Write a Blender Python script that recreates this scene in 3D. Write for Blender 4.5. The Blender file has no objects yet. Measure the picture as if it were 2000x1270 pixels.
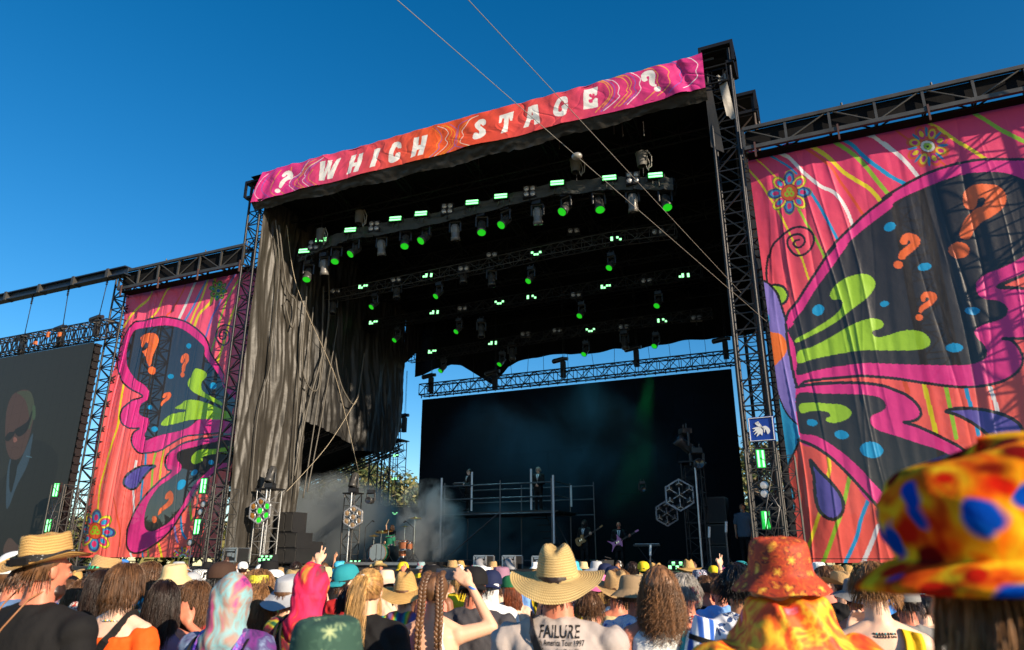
import bpy, math, random
import numpy as np
from mathutils import Vector, Matrix, noise
random.seed(7); rng=np.random.default_rng(7)
R=math.radians
SC=bpy.context.scene; COL=SC.collection
# ---------------- camera
F_PX=1388.0; PITCH=R(18.2); YAW=R(24.0); CAM=Vector((0,0,1.85))
cd=bpy.data.cameras.new("camera"); cam=bpy.data.objects.new("camera",cd); COL.objects.link(cam)
cd.sensor_width=36; cd.lens=F_PX/2000*36; cd.clip_end=2000; cd.clip_start=0.05
cam.location=CAM; cam.rotation_euler=(math.pi/2+PITCH,0,YAW)
cd.dof.use_dof=True; cd.dof.focus_distance=12.0; cd.dof.aperture_fstop=3.2
SC.camera=cam
# ---------------- world, sun, exposure
SUN=Vector((0.92,-0.36,0.35)).normalized()          # direction towards the sun
w=bpy.data.worlds.new("World"); SC.world=w; w.use_nodes=True
nt=w.node_tree; bg=nt.nodes['Background']
sk=nt.nodes.new('ShaderNodeTexSky'); sk.sky_type='NISHITA'; sk.sun_disc=False
sk.sun_elevation=math.asin(SUN.z); sk.sun_rotation=math.atan2(SUN.x,SUN.y)
sk.air_density=1.0; sk.dust_density=0.15; sk.ozone_density=3.0; sk.altitude=200
hs=nt.nodes.new('ShaderNodeHueSaturation'); hs.inputs['Saturation'].default_value=1.36; hs.inputs['Hue'].default_value=0.498; hs.inputs['Value'].default_value=.9
nt.links.new(sk.outputs[0],hs.inputs['Color']); nt.links.new(hs.outputs[0],bg.inputs[0]); bg.inputs[1].default_value=0.11
sl=bpy.data.lights.new("sun",'SUN'); sl.energy=5.0; sl.angle=R(0.53); sl.color=(1.0,0.83,0.62)
so=bpy.data.objects.new("sun",sl); COL.objects.link(so); so.rotation_euler=SUN.to_track_quat('Z','Y').to_euler()
SC.view_settings.view_transform='Standard'; SC.view_settings.look='None'; SC.view_settings.exposure=0.7; SC.view_settings.gamma=1
SC.cycles.max_bounces=5; SC.cycles.diffuse_bounces=2; SC.cycles.glossy_bounces=2; SC.cycles.transparent_max_bounces=12
# ---------------- placing helpers: a pixel of the photograph -> a point on a plane
_f=Vector((-math.sin(YAW)*math.cos(PITCH),math.cos(YAW)*math.cos(PITCH),math.sin(PITCH)))
_r=Vector((math.cos(YAW),math.sin(YAW),0)); _u=_r.cross(_f)
def ray(x,y): return _f+_r*((x-1000)/F_PX)-_u*((y-635)/F_PX)
def onY(x,y,Y): d=ray(x,y); return CAM+d*(Y/d.y)
def onX(x,y,X): d=ray(x,y); return CAM+d*(X/d.x)
def onZ(x,y,Z): d=ray(x,y); return CAM+d*((Z-CAM.z)/d.z)
def atd(x,y,D): return CAM+ray(x,y)*D
def projn(P):
    d=P-np.array(CAM); z=d@np.array(_f)
    return 1000+F_PX*(d@np.array(_r))/z, 635-F_PX*(d@np.array(_u))/z
def S(r,g,b):
    return tuple(((c/255)/12.92 if c/255<=.04045 else ((c/255+.055)/1.055)**2.4) for c in (r,g,b))
# ---------------- materials
MATS={}
def mat(name,col,rough=.6,metal=0,bump=None,var=.15,vscale=8,emit=None,estr=0,spec=.5,trans=0,trn=0,sheen=0):
    if name in MATS: return MATS[name]
    m=bpy.data.materials.new(name); m.use_nodes=True; n=m.node_tree; b=n.nodes['Principled BSDF']
    b.inputs['Base Color'].default_value=(*col,1); b.inputs['Roughness'].default_value=rough; b.inputs['Metallic'].default_value=metal
    b.inputs['Specular IOR Level'].default_value=spec
    if sheen: b.inputs['Sheen Weight'].default_value=sheen
    tc=n.nodes.new('ShaderNodeTexCoord')
    if var:
        t=n.nodes.new('ShaderNodeTexNoise'); t.inputs['Scale'].default_value=vscale; t.inputs['Detail'].default_value=5
        n.links.new(tc.outputs['Object'],t.inputs['Vector'])
        mx=n.nodes.new('ShaderNodeMix'); mx.data_type='RGBA'
        mx.inputs[6].default_value=(*[c*(1-var) for c in col],1); mx.inputs[7].default_value=(*[min(1,c*(1+var)) for c in col],1)
        n.links.new(t.outputs['Fac'],mx.inputs[0]); n.links.new(mx.outputs[2],b.inputs['Base Color'])
    if bump:
        t2=n.nodes.new('ShaderNodeTexNoise'); t2.inputs['Scale'].default_value=bump[0]; t2.inputs['Detail'].default_value=6
        n.links.new(tc.outputs['Object'],t2.inputs['Vector'])
        bp=n.nodes.new('ShaderNodeBump'); bp.inputs['Strength'].default_value=bump[1]; bp.inputs['Distance'].default_value=bump[2] if len(bump)>2 else .01
        n.links.new(t2.outputs['Fac'],bp.inputs['Height']); n.links.new(bp.outputs[0],b.inputs['Normal'])
    if emit: b.inputs['Emission Color'].default_value=(*emit,1); b.inputs['Emission Strength'].default_value=estr
    MATS[name]=m; return m
def vcmat(name,rough=.6,transp=0,transl=0,bump=None,spec=.4,emit=0,bcol=1,white_open=False):
    m=bpy.data.materials.new(name); m.use_nodes=True; n=m.node_tree; b=n.nodes['Principled BSDF']; out=n.nodes['Material Output']
    a=n.nodes.new('ShaderNodeVertexColor'); a.layer_name='Col'
    n.links.new(a.outputs['Color'],b.inputs['Base Color']); b.inputs['Roughness'].default_value=rough; b.inputs['Specular IOR Level'].default_value=spec
    tc=n.nodes.new('ShaderNodeTexCoord')
    if bump:
        t2=n.nodes.new('ShaderNodeTexNoise'); t2.inputs['Scale'].default_value=bump[0]; t2.inputs['Detail'].default_value=6
        n.links.new(tc.outputs['Object'],t2.inputs['Vector'])
        bp=n.nodes.new('ShaderNodeBump'); bp.inputs['Strength'].default_value=bump[1]; bp.inputs['Distance'].default_value=bump[2]
        n.links.new(t2.outputs['Fac'],bp.inputs['Height']); n.links.new(bp.outputs[0],b.inputs['Normal'])
    if emit:
        n.links.new(a.outputs['Color'],b.inputs['Emission Color']); b.inputs['Emission Strength'].default_value=emit
    last=b.outputs[0]
    if transl:
        tr=n.nodes.new('ShaderNodeBsdfTranslucent'); n.links.new(a.outputs['Color'],tr.inputs[0]); mx=n.nodes.new('ShaderNodeMixShader'); mx.inputs[0].default_value=transl
        n.links.new(last,mx.inputs[1]); n.links.new(tr.outputs[0],mx.inputs[2]); last=mx.outputs[0]
    if transp:
        tr=n.nodes.new('ShaderNodeBsdfTransparent'); mx=n.nodes.new('ShaderNodeMixShader'); bw=n.nodes.new('ShaderNodeRGBToBW'); mr=n.nodes.new('ShaderNodeMapRange'); mr.inputs[1].default_value=.03; mr.inputs[2].default_value=.06; mr.inputs[3].default_value=transp; mr.inputs[4].default_value=.02; n.links.new(a.outputs['Color'],bw.inputs[0]); n.links.new(bw.outputs[0],mr.inputs[0]); n.links.new(mr.outputs[0],mx.inputs[0])
        n.links.new(last,mx.inputs[1]); n.links.new(tr.outputs[0],mx.inputs[2]); last=mx.outputs[0]
    n.links.new(last,out.inputs[0]); MATS[name]=m; return m
black_metal=mat('black_metal',(.028,.028,.03),.45,.6,var=.5,vscale=3)
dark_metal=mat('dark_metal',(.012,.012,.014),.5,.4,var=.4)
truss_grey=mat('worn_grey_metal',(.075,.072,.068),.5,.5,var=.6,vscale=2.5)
alu=mat('aluminium',(.55,.56,.58),.35,.8,var=.2)
chrome=mat('chrome',(.75,.75,.78),.15,1,var=.05)
plastic=mat('black_plastic',(.018,.018,.02),.38,0,var=.3)
rubber=mat('black_rubber',(.012,.012,.012),.8,0)
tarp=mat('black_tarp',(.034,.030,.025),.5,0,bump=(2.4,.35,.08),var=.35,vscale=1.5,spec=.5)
shaded_drape=mat('shaded_drape',(.013,.012,.011),.55,0,bump=(2.4,.35,.08),var=.35,vscale=1.5)  # rear left drapes: their shadow is put into this darker tarp colour
cavern=mat('matt_black_cloth',(.006,.006,.007),.9,0,bump=(3,.4,.05),var=.4,vscale=2,spec=.15)
rope=mat('pale_rope',(.45,.38,.28),.7)
white_paint=mat('white_paint',(.75,.75,.73),.5)
g_emit=mat("green_led",(.02,.3,.05),.4,emit=(.015,1,.10),estr=.28,var=0)
g_core=mat("pale_green_led",(.1,.5,.2),.4,emit=(.30,1,.38),estr=1.6,var=0)
g_lens=mat('green_lens',(.02,.4,.02),.15,emit=(.015,.55,.012),estr=.62,var=0)
lens=mat('dark_lens',(.02,.02,.025),.08,0,var=0)
glassy=mat('blinder_lens',(.5,.5,.52),.2,.3,var=.1)
# ---------------- mesh builder
class MB:
    def __init__(s): s.v=[]; s.f=[]; s.m=[]; s.mats=[]; s.cur=0; s.sm=[]; s.smooth=False
    def use(s,m):
        if m not in s.mats: s.mats.append(m)
        s.cur=s.mats.index(m); return s
    def add(s,vs,fs,smooth=None):
        o=len(s.v); s.v.extend([tuple(p) for p in vs]); s.f.extend([tuple(i+o for i in f) for f in fs]); s.m.extend([s.cur]*len(fs)); s.sm.extend([s.smooth if smooth is None else smooth]*len(fs)); return s
    def box(s,c,size,rot=None):
        hx,hy,hz=[a/2 for a in size]; vs=[Vector((x,y,z)) for x in(-hx,hx) for y in(-hy,hy) for z in(-hz,hz)]
        if rot is not None:
            if not isinstance(rot,Matrix): rot=Matrix.Rotation(rot,3,'Z')
            vs=[rot@v for v in vs]
        c=Vector(c); return s.add([v+c for v in vs],[(0,1,3,2),(4,6,7,5),(0,4,5,1),(2,3,7,6),(0,2,6,4),(1,5,7,3)],False)
    def tube(s,p0,p1,r,n=6,r1=None,caps=True):
        p0=Vector(p0);p1=Vector(p1); d=p1-p0
        if d.length<1e-6: return s
        r1=r if r1 is None else r1; z=d.normalized(); x=z.orthogonal().normalized(); y=z.cross(x); vs=[]
        for p,rr in((p0,r),(p1,r1)):
            for i in range(n): a=2*math.pi*i/n; vs.append(p+x*(math.cos(a)*rr)+y*(math.sin(a)*rr))
        fs=[(i,(i+1)%n,n+(i+1)%n,n+i) for i in range(n)]
        s.add(vs,fs,n>4)
        if caps: s.add(vs,[tuple(range(n))[::-1],tuple(range(n,2*n))],False)
        return s
    def path(s,pts,r,n=5):
        pts=[Vector(p) for p in pts]; vs=[];fs=[]
        N=len(pts); up=None
        for k,p in enumerate(pts):
            t=(pts[min(k+1,N-1)]-pts[max(k-1,0)]).normalized()
            if up is None: up=t.orthogonal().normalized()
            x=(up-t*up.dot(t)); x=x.normalized() if x.length>1e-5 else t.orthogonal().normalized(); up=x; y=t.cross(x)
            rr=r[k] if isinstance(r,(list,tuple)) else r
            for i in range(n): a=2*math.pi*i/n; vs.append(p+x*(math.cos(a)*rr)+y*(math.sin(a)*rr))
        for k in range(N-1):
            for i in range(n): fs.append((k*n+i,k*n+(i+1)%n,(k+1)*n+(i+1)%n,(k+1)*n+i))
        fs.append(tuple(range(n))[::-1]); fs.append(tuple((N-1)*n+i for i in range(n)))
        return s.add(vs,fs,True)
    def lathe(s,prof,c=(0,0,0),n=24,rot=None,shape=None,close=False):
        # prof: list of (r,z); shape(a,t)->(sx,sy,dz)
        c=Vector(c); vs=[];fs=[]; K=len(prof)
        for k,(r,z) in enumerate(prof):
            for i in range(n):
                a=2*math.pi*i/n; x=r*math.cos(a); y=r*math.sin(a); zz=z
                if shape: x,y,zz=shape(a,k/(K-1),x,y,z)
                p=Vector((x,y,zz))
                if rot is not None: p=rot@p
                vs.append(p+c)
        for k in range(K-1):
            for i in range(n): fs.append((k*n+i,k*n+(i+1)%n,(k+1)*n+(i+1)%n,(k+1)*n+i))
        if close: fs.append(tuple(range(n))[::-1]); fs.append(tuple((K-1)*n+i for i in range(n)))
        return s.add(vs,fs,True)
    def ell(s,c,r,rot=None,n=16,k=9):
        prof=[(math.sin(math.pi*i/(k)),-math.cos(math.pi*i/(k))) for i in range(k+1)]
        return s.lathe(prof,c,n,rot,lambda a,t,x,y,z:(x*r[0],y*r[1],z*r[2]))
    def mesh(s,name):
        me=bpy.data.meshes.new(name); me.from_pydata(s.v,[],s.f)
        for m in s.mats: me.materials.append(m)
        if s.mats: me.polygons.foreach_set('material_index',s.m)
        me.polygons.foreach_set('use_smooth',s.sm); me.update(); return me
    def build(s,name,m=None,parent=None):
        if m is not None and not s.mats: s.mats=[m]
        o=bpy.data.objects.new(name,s.mesh(name)); COL.objects.link(o)
        if parent: o.parent=parent
        return o
def tag(o,label=None,cat=None,group=None,kind=None):
    if label: o['label']=label
    if cat: o['category']=cat
    if group: o['group']=group
    if kind: o['kind']=kind
    return o
def thing(name,loc,label,cat,group=None,rz=0):
    o=bpy.data.objects.new(name,None); COL.objects.link(o); o.location=loc; o.rotation_euler=(0,0,rz); o.empty_display_size=.1
    return tag(o,label,cat,group)
CH={}
def dup(root,loc=None,rot=None,label=None,group=None,scale=None):
    def kids(o): return [c for c in ALLCH.get(o.name,[])]
    r=root.copy(); COL.objects.link(r)
    if loc is not None: r.location=loc
    if rot is not None: r.rotation_euler=rot
    if scale: r.scale=(scale,)*3
    if label: r['label']=label
    if group: r['group']=group
    def rec(src,dst):
        for c in src.children:
            d=c.copy(); COL.objects.link(d); d.parent=dst; rec(c,d)
    rec(root,r); return r
def truss(mb,p0,p1,w,h=None,bays=None,rc=.03,rl=.015,up=Vector((0,0,1)),n=5):
    p0=Vector(p0);p1=Vector(p1);h=h or w; d=(p1-p0);L=d.length;d.normalize()
    sx=d.cross(up)
    if sx.length<.1: sx=Vector((1,0,0))
    sx.normalize(); sy=sx.cross(d).normalized(); bays=bays or max(1,round(L/ w))
    cs=[sx*(a*w/2)+sy*(b*h/2) for a,b in((-1,-1),(1,-1),(1,1),(-1,1))]
    for c in cs: mb.tube(p0+c,p1+c,rc,n)
    for k in range(bays+1):
        q=p0+d*(L*k/bays)
        for i in range(4): mb.tube(q+cs[i],q+cs[(i+1)%4],rl,4,caps=False)
        if k<bays:
            q2=p0+d*(L*(k+1)/bays)
            for i in range(4):
                a,b=(cs[i],cs[(i+1)%4]) if (k+i)%2 else (cs[(i+1)%4],cs[i])
                mb.tube(q+a,q2+b,rl,4,caps=False)
    return mb
# ---------------- ground, far backdrop
g=MB(); NX=60
gx=np.linspace(-160,160,NX); gy=np.linspace(-60,260,NX)
vs=[(x,y,(0 if (abs(x)<60 and y<60) else .25*noise.noise(Vector((x*.05,y*.05,0))))) for y in gy for x in gx]
fs=[(j*NX+i,j*NX+i+1,(j+1)*NX+i+1,(j+1)*NX+i) for j in range(NX-1) for i in range(NX-1)]
g.add(vs,fs); go=g.build('ground',mat('trampled_grass',(.10,.085,.04),.9,bump=(25,.6,.05),var=.5,vscale=1.2)); go['kind']='structure'
# ---------------- banner artwork: outlines traced from the printed cloth
TILES={'A':(1440,200,.2362),'B':(1700,180,.2362),'C':(1480,480,.2362),'D':(1700,480,.2362),'E':(1500,700,.2362),'G':(1500,820,.2362),'H':(1740,700,.2047),
'Z':(1440,130,.4487),'L':(220,520,.2205),'M':(140,800,.252),'h':(480,260,.18),'i':(820,180,.18),'j':(1140,80,.16),'P':(0,740,.299)}
def T(*args):
    out=[]
    t=None
    for a in args:
        if isinstance(a,str): t=TILES[a]
        else: out.append((t[0]+a[0]*t[2],t[1]+a[1]*t[2]))
    return out
def TT(s):
    out=[]; t=None
    for tok in s.split():
        if tok in TILES: t=TILES[tok]
        else:
            a,b=tok.split(','); out.append((t[0]+float(a)*t[2],t[1]+float(b)*t[2]))
    return out
def cat(pts,closed,n=6):
    P=np.array(pts,float); N=len(P); out=[]
    if N<3: return P
    rngk=range(N) if closed else range(N-1)
    for k in rngk:
        if closed: a,b,c,d=P[k-1],P[k],P[(k+1)%N],P[(k+2)%N]
        else: a,b,c,d=P[max(k-1,0)],P[k],P[k+1],P[min(k+2,N-1)]
        for i in range(n):
            t=i/n; out.append(.5*((2*b)+(-a+c)*t+(2*a-5*b+4*c-d)*t*t+(-a+3*b-3*c+d)*t**3))
    if not closed: out.append(P[-1])
    return np.array(out)
class Art:
    def __init__(s,U,V,base): s.U=U;s.V=V;s.C=base
    def _box(s,P,pad):
        return np.nonzero((s.U>P[:,0].min()-pad)&(s.U<P[:,0].max()+pad)&(s.V>P[:,1].min()-pad)&(s.V<P[:,1].max()+pad))[0]
    def fill(s,pts,col,smooth=True):
        P=cat(pts,True) if smooth else np.array(pts,float)
        ix=s._box(P,0); u=s.U[ix];v=s.V[ix]; ins=np.zeros(len(ix),bool)
        x0,y0=P[:,0],P[:,1]; x1,y1=np.roll(x0,-1),np.roll(y0,-1)
        for a,b,c,d in zip(x0,y0,x1,y1):
            if b==d: continue
            m=((b>v)!=(d>v)); xx=(c-a)*(v-b)/(d-b)+a; ins^=(m&(u<xx))
        s.C[ix[ins]]=S(*col); return s
    def stroke(s,pts,w,col,smooth=True,closed=False):
        P=cat(pts,closed) if smooth else np.array(pts,float)
        if closed: P=np.vstack([P,P[:1]])
        hw=w/2
        for k in range(len(P)-1):
            a,b=P[k],P[k+1]; ix=s._box(np.array([a,b]),hw)
            if not len(ix): continue
            d=b-a; L=max(d@d,1e-9); q=np.stack([s.U[ix],s.V[ix]],1)-a; t=np.clip(q@d/L,0,1)[:,None]
            dd=np.hypot(*(q-t*d).T); s.C[ix[dd<hw]]=S(*col)
        return s
    def ell(s,c,rx,ry,col,ang=0):
        a=np.linspace(0,2*math.pi,25)[:-1]; ca,sa=math.cos(ang),math.sin(ang)
        return s.fill([(c[0]+rx*math.cos(t)*ca-ry*math.sin(t)*sa,c[1]+rx*math.cos(t)*sa+ry*math.sin(t)*ca) for t in a],col,False)
    def flower(s,c,Rr,scheme,rot=.2,sq=1.0):
        pet={1:[((60,60,130),(60,140,190),(210,50,110)),((230,215,40),(215,50,110),(50,150,200))],2:[((215,90,50),(225,200,40),(205,45,120)),((215,90,50),(205,45,120),(225,200,40))],3:[((70,110,50),(120,160,50),(20,110,150)),((70,110,50),(150,170,50),(150,30,80))]}[scheme]
        for lay,f in enumerate((1.12,1.0,.72,.42)):
            for k in range(8):
                a=rot+k*math.pi/4; cc=(c[0]+math.cos(a)*Rr*.62*sq,c[1]+math.sin(a)*Rr*.62)
                col=((110,140,50) if scheme!=2 else (215,90,50)) if lay==0 else pet[k%2][lay-1]
                s.ell(cc,Rr*.36*f,Rr*.235*f,col,a)
        if scheme==1: 
            s.ell(c,Rr*.4*sq,Rr*.4,(120,60,30)).ell(c,Rr*.36*sq,Rr*.36,(205,85,45))
            for k in range(3): a=k*2.094-1.57; s.ell((c[0]+math.cos(a)*Rr*.12,c[1]+math.sin(a)*Rr*.12),Rr*.13,Rr*.13,(150,185,40))
            for k in range(3): a=k*2.094-1.57; s.ell((c[0]+math.cos(a)*Rr*.12,c[1]+math.sin(a)*Rr*.12),Rr*.05,Rr*.05,(205,85,45))
        elif scheme==2:
            for k in range(8): a=rot+k*math.pi/4+.39; s.ell((c[0]+math.cos(a)*Rr*.7,c[1]+math.sin(a)*Rr*.7),Rr*.24,Rr*.06,(40,130,180),a)
            s.ell(c,Rr*.34,Rr*.28,(60,40,40)).ell(c,Rr*.32,Rr*.26,(225,225,220)).ell(c,Rr*.2,Rr*.17,(150,185,50)).ell(c,Rr*.07,Rr*.06,(10,10,10))
        else: s.ell(c,Rr*.25,Rr*.25,(150,150,40)).ell(c,Rr*.16,Rr*.16,(15,70,140))
        return s
YEL=(235,215,35);WHI=(232,228,228);BLU=(30,150,205);GRN=(150,195,45);ORS=(225,85,45);BLK=(34,30,30);PINK=(222,50,135);LIME=(155,200,45);DOT=(25,150,205);ORG=(240,110,55);CHAR=(46,42,42);CORAL=(242,96,84);PUR=(92,80,165)
def art_right(U,V):
    t=np.clip((V-300)/500,0,1)[:,None]; a=Art(U,V,(1-t)*np.array(S(228,66,112))+t*np.array(S(CORAL[0],CORAL[1],CORAL[2])))
    st=a.stroke
    for w,c,p in [(2.5,YEL,'A 75,405 200,490 330,620'),(4,YEL,'A 95,550 180,640 250,750 340,900 430,1080 520,1270 C 360,90 420,280'),
     (5,GRN,'A 510,890 570,1000 640,1120 715,1270 C 545,100'),(4,BLU,'A 170,385 260,420 400,510 490,590'),(6,BLU,'A 590,720 660,830 740,970 830,1140'),
     (7,WHI,'A 300,385 420,450 520,550 620,640 700,700 780,735 850,800 910,900 955,1020'),(6,ORS,'A 570,375 680,450 780,540 850,650 930,760 1035,920'),
     (8,YEL,'A 560,330 640,370 760,460 880,570 1000,650 1080,700 1140,760 1190,830'),(8,GRN,'A 750,295 860,350 960,420 1060,520 1150,640 1255,770'),
     (8,BLU,'A 840,280 940,330 1040,430 1130,510 1270,610 B 100,650 200,710 300,760'),(8,WHI,'A 1030,240 1130,280 1270,375 B 120,410 240,510 330,610 405,710'),
     (7,YEL,'B 455,225 560,280 680,370 820,460 960,550'),(4,ORS,'B 200,280 320,380 520,520 640,620'),(8,GRN,'B 840,150 960,210 1100,300 1270,400 1450,500'),
     (7,YEL,'G 500,320 510,400 490,500'),(7,YEL,'G 430,760 370,950 310,1120 280,1220'),(8,GRN,'G 675,470 620,720 560,900 455,1180 380,1300'),(8,BLU,'G 840,640 770,820 730,980 630,1200'),(9,WHI,'G 910,880 860,1010 805,1140 760,1250'),(8,GRN,'G 1180,1040 1130,1200'),(8,YEL,'G 1500,900 1400,1200'),(8,BLU,'G 1700,900 1600,1250'),
     (8,WHI,'H 930,230 1025,520 1100,900'),(9,ORS,'H 130,230 165,330'),(9,YEL,'H 310,230 440,760'),(9,GRN,'H 520,270 620,760'),(8,BLU,'H 710,280 835,730')]: st(TT(p),w,c)
    st(TT('C 80,320 70,200 85,80 A 265,1270 290,1180 370,1100 480,1035 590,1055 635,1130 610,1210 550,1262 480,1262 420,1190 420,1130 470,1095 530,1100 560,1150 530,1195 490,1200 465,1170 480,1145 510,1140'),4.5,BLK)
    # body at the left edge
    lg=TT('C 115,335 160,325 215,345 248,400 240,450 215,480 180,485 175,430 150,380'); a.fill(lg,LIME); st(lg,5,BLK,closed=True)
    lb=TT('E -60,60 45,80 90,300 140,430 200,510 270,570 265,640 215,760 170,850 150,950 155,1000 200,1100 205,1150 170,1170 212,1205 205,1260 G 170,760 215,800 205,850 170,862 60,900 -60,860'); st(lb[4:-2],8,BLK); a.fill(lb,(50,165,215))
    lv=TT('C -60,280 50,300 100,335 150,400 180,480 215,590 250,680 290,760 315,850 315,950 300,1040 E 232,250 240,400 268,565 200,510 140,430 85,300 60,190 45,80 C 100,980 -60,900'); st(lv[1:14],9,BLK); a.fill(lv,(135,120,200)); st(lv[13:18],3,BLK)
    a.fill(TT('C 60,740 140,725 200,745 240,810 235,890 190,950 130,1005 60,1000'),(245,120,50)); a.fill(TT('C 80,570 100,600 95,640 75,650'),DOT)
    # lower wing
    lw=TT('E 235,240 400,215 600,205 800,210 950,230 1050,265 1150,310 1230,380 1265,450 1240,500 1180,525 1125,530 1200,552 H 150,620 250,650 400,715 500,765 700,880 900,1100 1100,1300 900,1500 600,1500 E 900,1220 700,1000 550,850 400,740 270,680')
    P1=lw; a.fill(P1,PINK); st(P1[:22],6,BLK); st(TT('E 250,675 400,740 550,850 700,1000 900,1220 1000,1330 1200,1420'),6,BLK)
    a.fill(TT('E 240,305 450,295 700,300 880,315 950,345 975,400 940,440 870,470 845,510 860,560 920,600 1050,640 1230,700 1500,800 1700,1000 1600,1300 1300,1350 1100,1250 850,1010 780,930 650,810 500,700 380,640 275,625 255,560'),CHAR)
    a.fill(TT('E 265,383 380,370 500,378 600,385 670,420 690,460 660,500 590,530 520,535 480,515 490,495 515,480 500,450 440,438 360,440 275,455'),LIME)
    E_=TILES['E']
    for c,x,y,rx,ry in (('E',365,535,45,29),('E',608,635,60,37),('E',857,760,97,67)): t_=TILES[c]; a.ell((t_[0]+x*t_[2],t_[1]+y*t_[2]),rx*t_[2],ry*t_[2],DOT,.15)
    # upper wing
    uw=TT('C 235,635 330,460 450,270 560,105 640,5 A 740,1260 830,1145 940,1035 1080,905 1270,765 B 100,885 200,815 400,700 600,620 800,570 1000,545 1200,547 1400,580 1700,800 1700,1100 D 1500,120 1270,240 1050,342 1270,358 1600,400 1600,700 1300,765 1100,770 1165,785 1225,850 1258,930 1240,1010 1170,1080 1050,1135 850,1170 650,1165 400,1130 200,1100 0,1085 C 800,1083 600,1100 400,1125 315,1140')
    a.fill(uw,PINK); st(uw,5.5,BLK,closed=True); a.fill(TT('D 1085,340 1300,250 1400,350'),CORAL,False); st(TT('D 1050,342 1290,236'),6,BLK); st(TT('D 1050,342 1290,358'),6,BLK)
    a.fill(TT('C 255,690 370,540 480,360 600,200 740,0 A 920,1160 1080,1020 1270,880 B 200,910 400,810 600,730 800,675 1000,655 1150,670 1300,740 1500,900 1500,1200 D 1270,90 1100,180 950,240 880,300 875,360 900,420 960,445 1060,460 1120,500 1135,540 1110,590 1040,625 920,660 860,710 880,760 940,820 965,880 950,930 880,970 750,990 500,990 0,975 C 800,985 600,1010 450,1045 325,1072 325,970 300,820'),CHAR)
    a.fill(TT('C 235,640 255,605 300,650 272,684'),PINK,False)
    a.fill(TT('C 315,775 400,730 500,670 620,590 690,520 700,470 670,448 620,448 597,410 620,360 680,300 770,255 860,237 930,250 970,300 960,360 900,440 820,500 730,570 640,640 500,720 330,803'),LIME)
    a.fill(TT('C 335,880 450,840 600,760 720,690 800,650 880,620 960,605 1020,620 1040,660 1010,690 950,710 955,745 1000,760 1070,745 D 250,710 330,700 420,715 480,760 490,820 440,855 340,867 0,870 C 820,875 600,910 450,945 335,975'),LIME)
    for c,x,y,rx,ry,an in (('C',500,535,52,44,-.6),('C',1048,483,38,24,-.2),('B',160,1117,50,36,-.35),('D',448,178,58,33,-.2),('D',842,540,63,33,0),('D',693,847,71,38,0)): t_=TILES[c]; a.ell((t_[0]+x*t_[2],t_[1]+y*t_[2]),rx*t_[2],ry*t_[2],DOT,an)
    a.fill(TT('B 765,880 780,820 850,770 950,758 1050,770 1110,820 1125,880 1100,950 1020,1020 920,1080 860,1140 830,1200 800,1222 750,1210 735,1180 760,1100 800,1030 870,970 930,940 950,890 925,870 890,890 878,940 850,970 800,970 770,930'),ORG)
    a.fill(TT('Z 710,755 725,732 758,727 790,745 794,775 765,805 740,825 724,842 702,838 706,812 735,785 753,768 745,757 737,775 722,778 710,770'),ORG)
    a.fill(TT('D 413,430 440,390 490,382 540,400 550,440 510,490 450,530 420,560 400,550 410,510 450,475 482,455 478,432 458,434 450,465 425,465'),ORG)
    for c,x,y,rx,ry in (('D',732,40,88,68),('D',230,162,40,33),('D',402,597,32,27)): t_=TILES[c]; a.ell((t_[0]+x*t_[2],t_[1]+y*t_[2]),rx*t_[2],ry*t_[2],ORG)
    for p in ('G 348,336 385,375 430,430 520,520 600,625 625,720 600,790 540,825 470,800 415,730 390,620 380,480 362,400','H 525,510 600,485 750,480 900,495 1050,530 1180,590 1245,660 1260,750 1200,900 1050,850 900,710 760,610 620,540'):
        q=TT(p); a.fill(q,PUR); st(q,6.5,BLK,closed=True)
    a.flower((1541.6,376),43,1,.0); a.flower((1812,284),43,2,.3); a.ell((1560,1008),0.1,.1,BLK)
    st([(1577,1091),(1740,1091),(2000,1088)],2,BLK,False)
    return a.C
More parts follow.
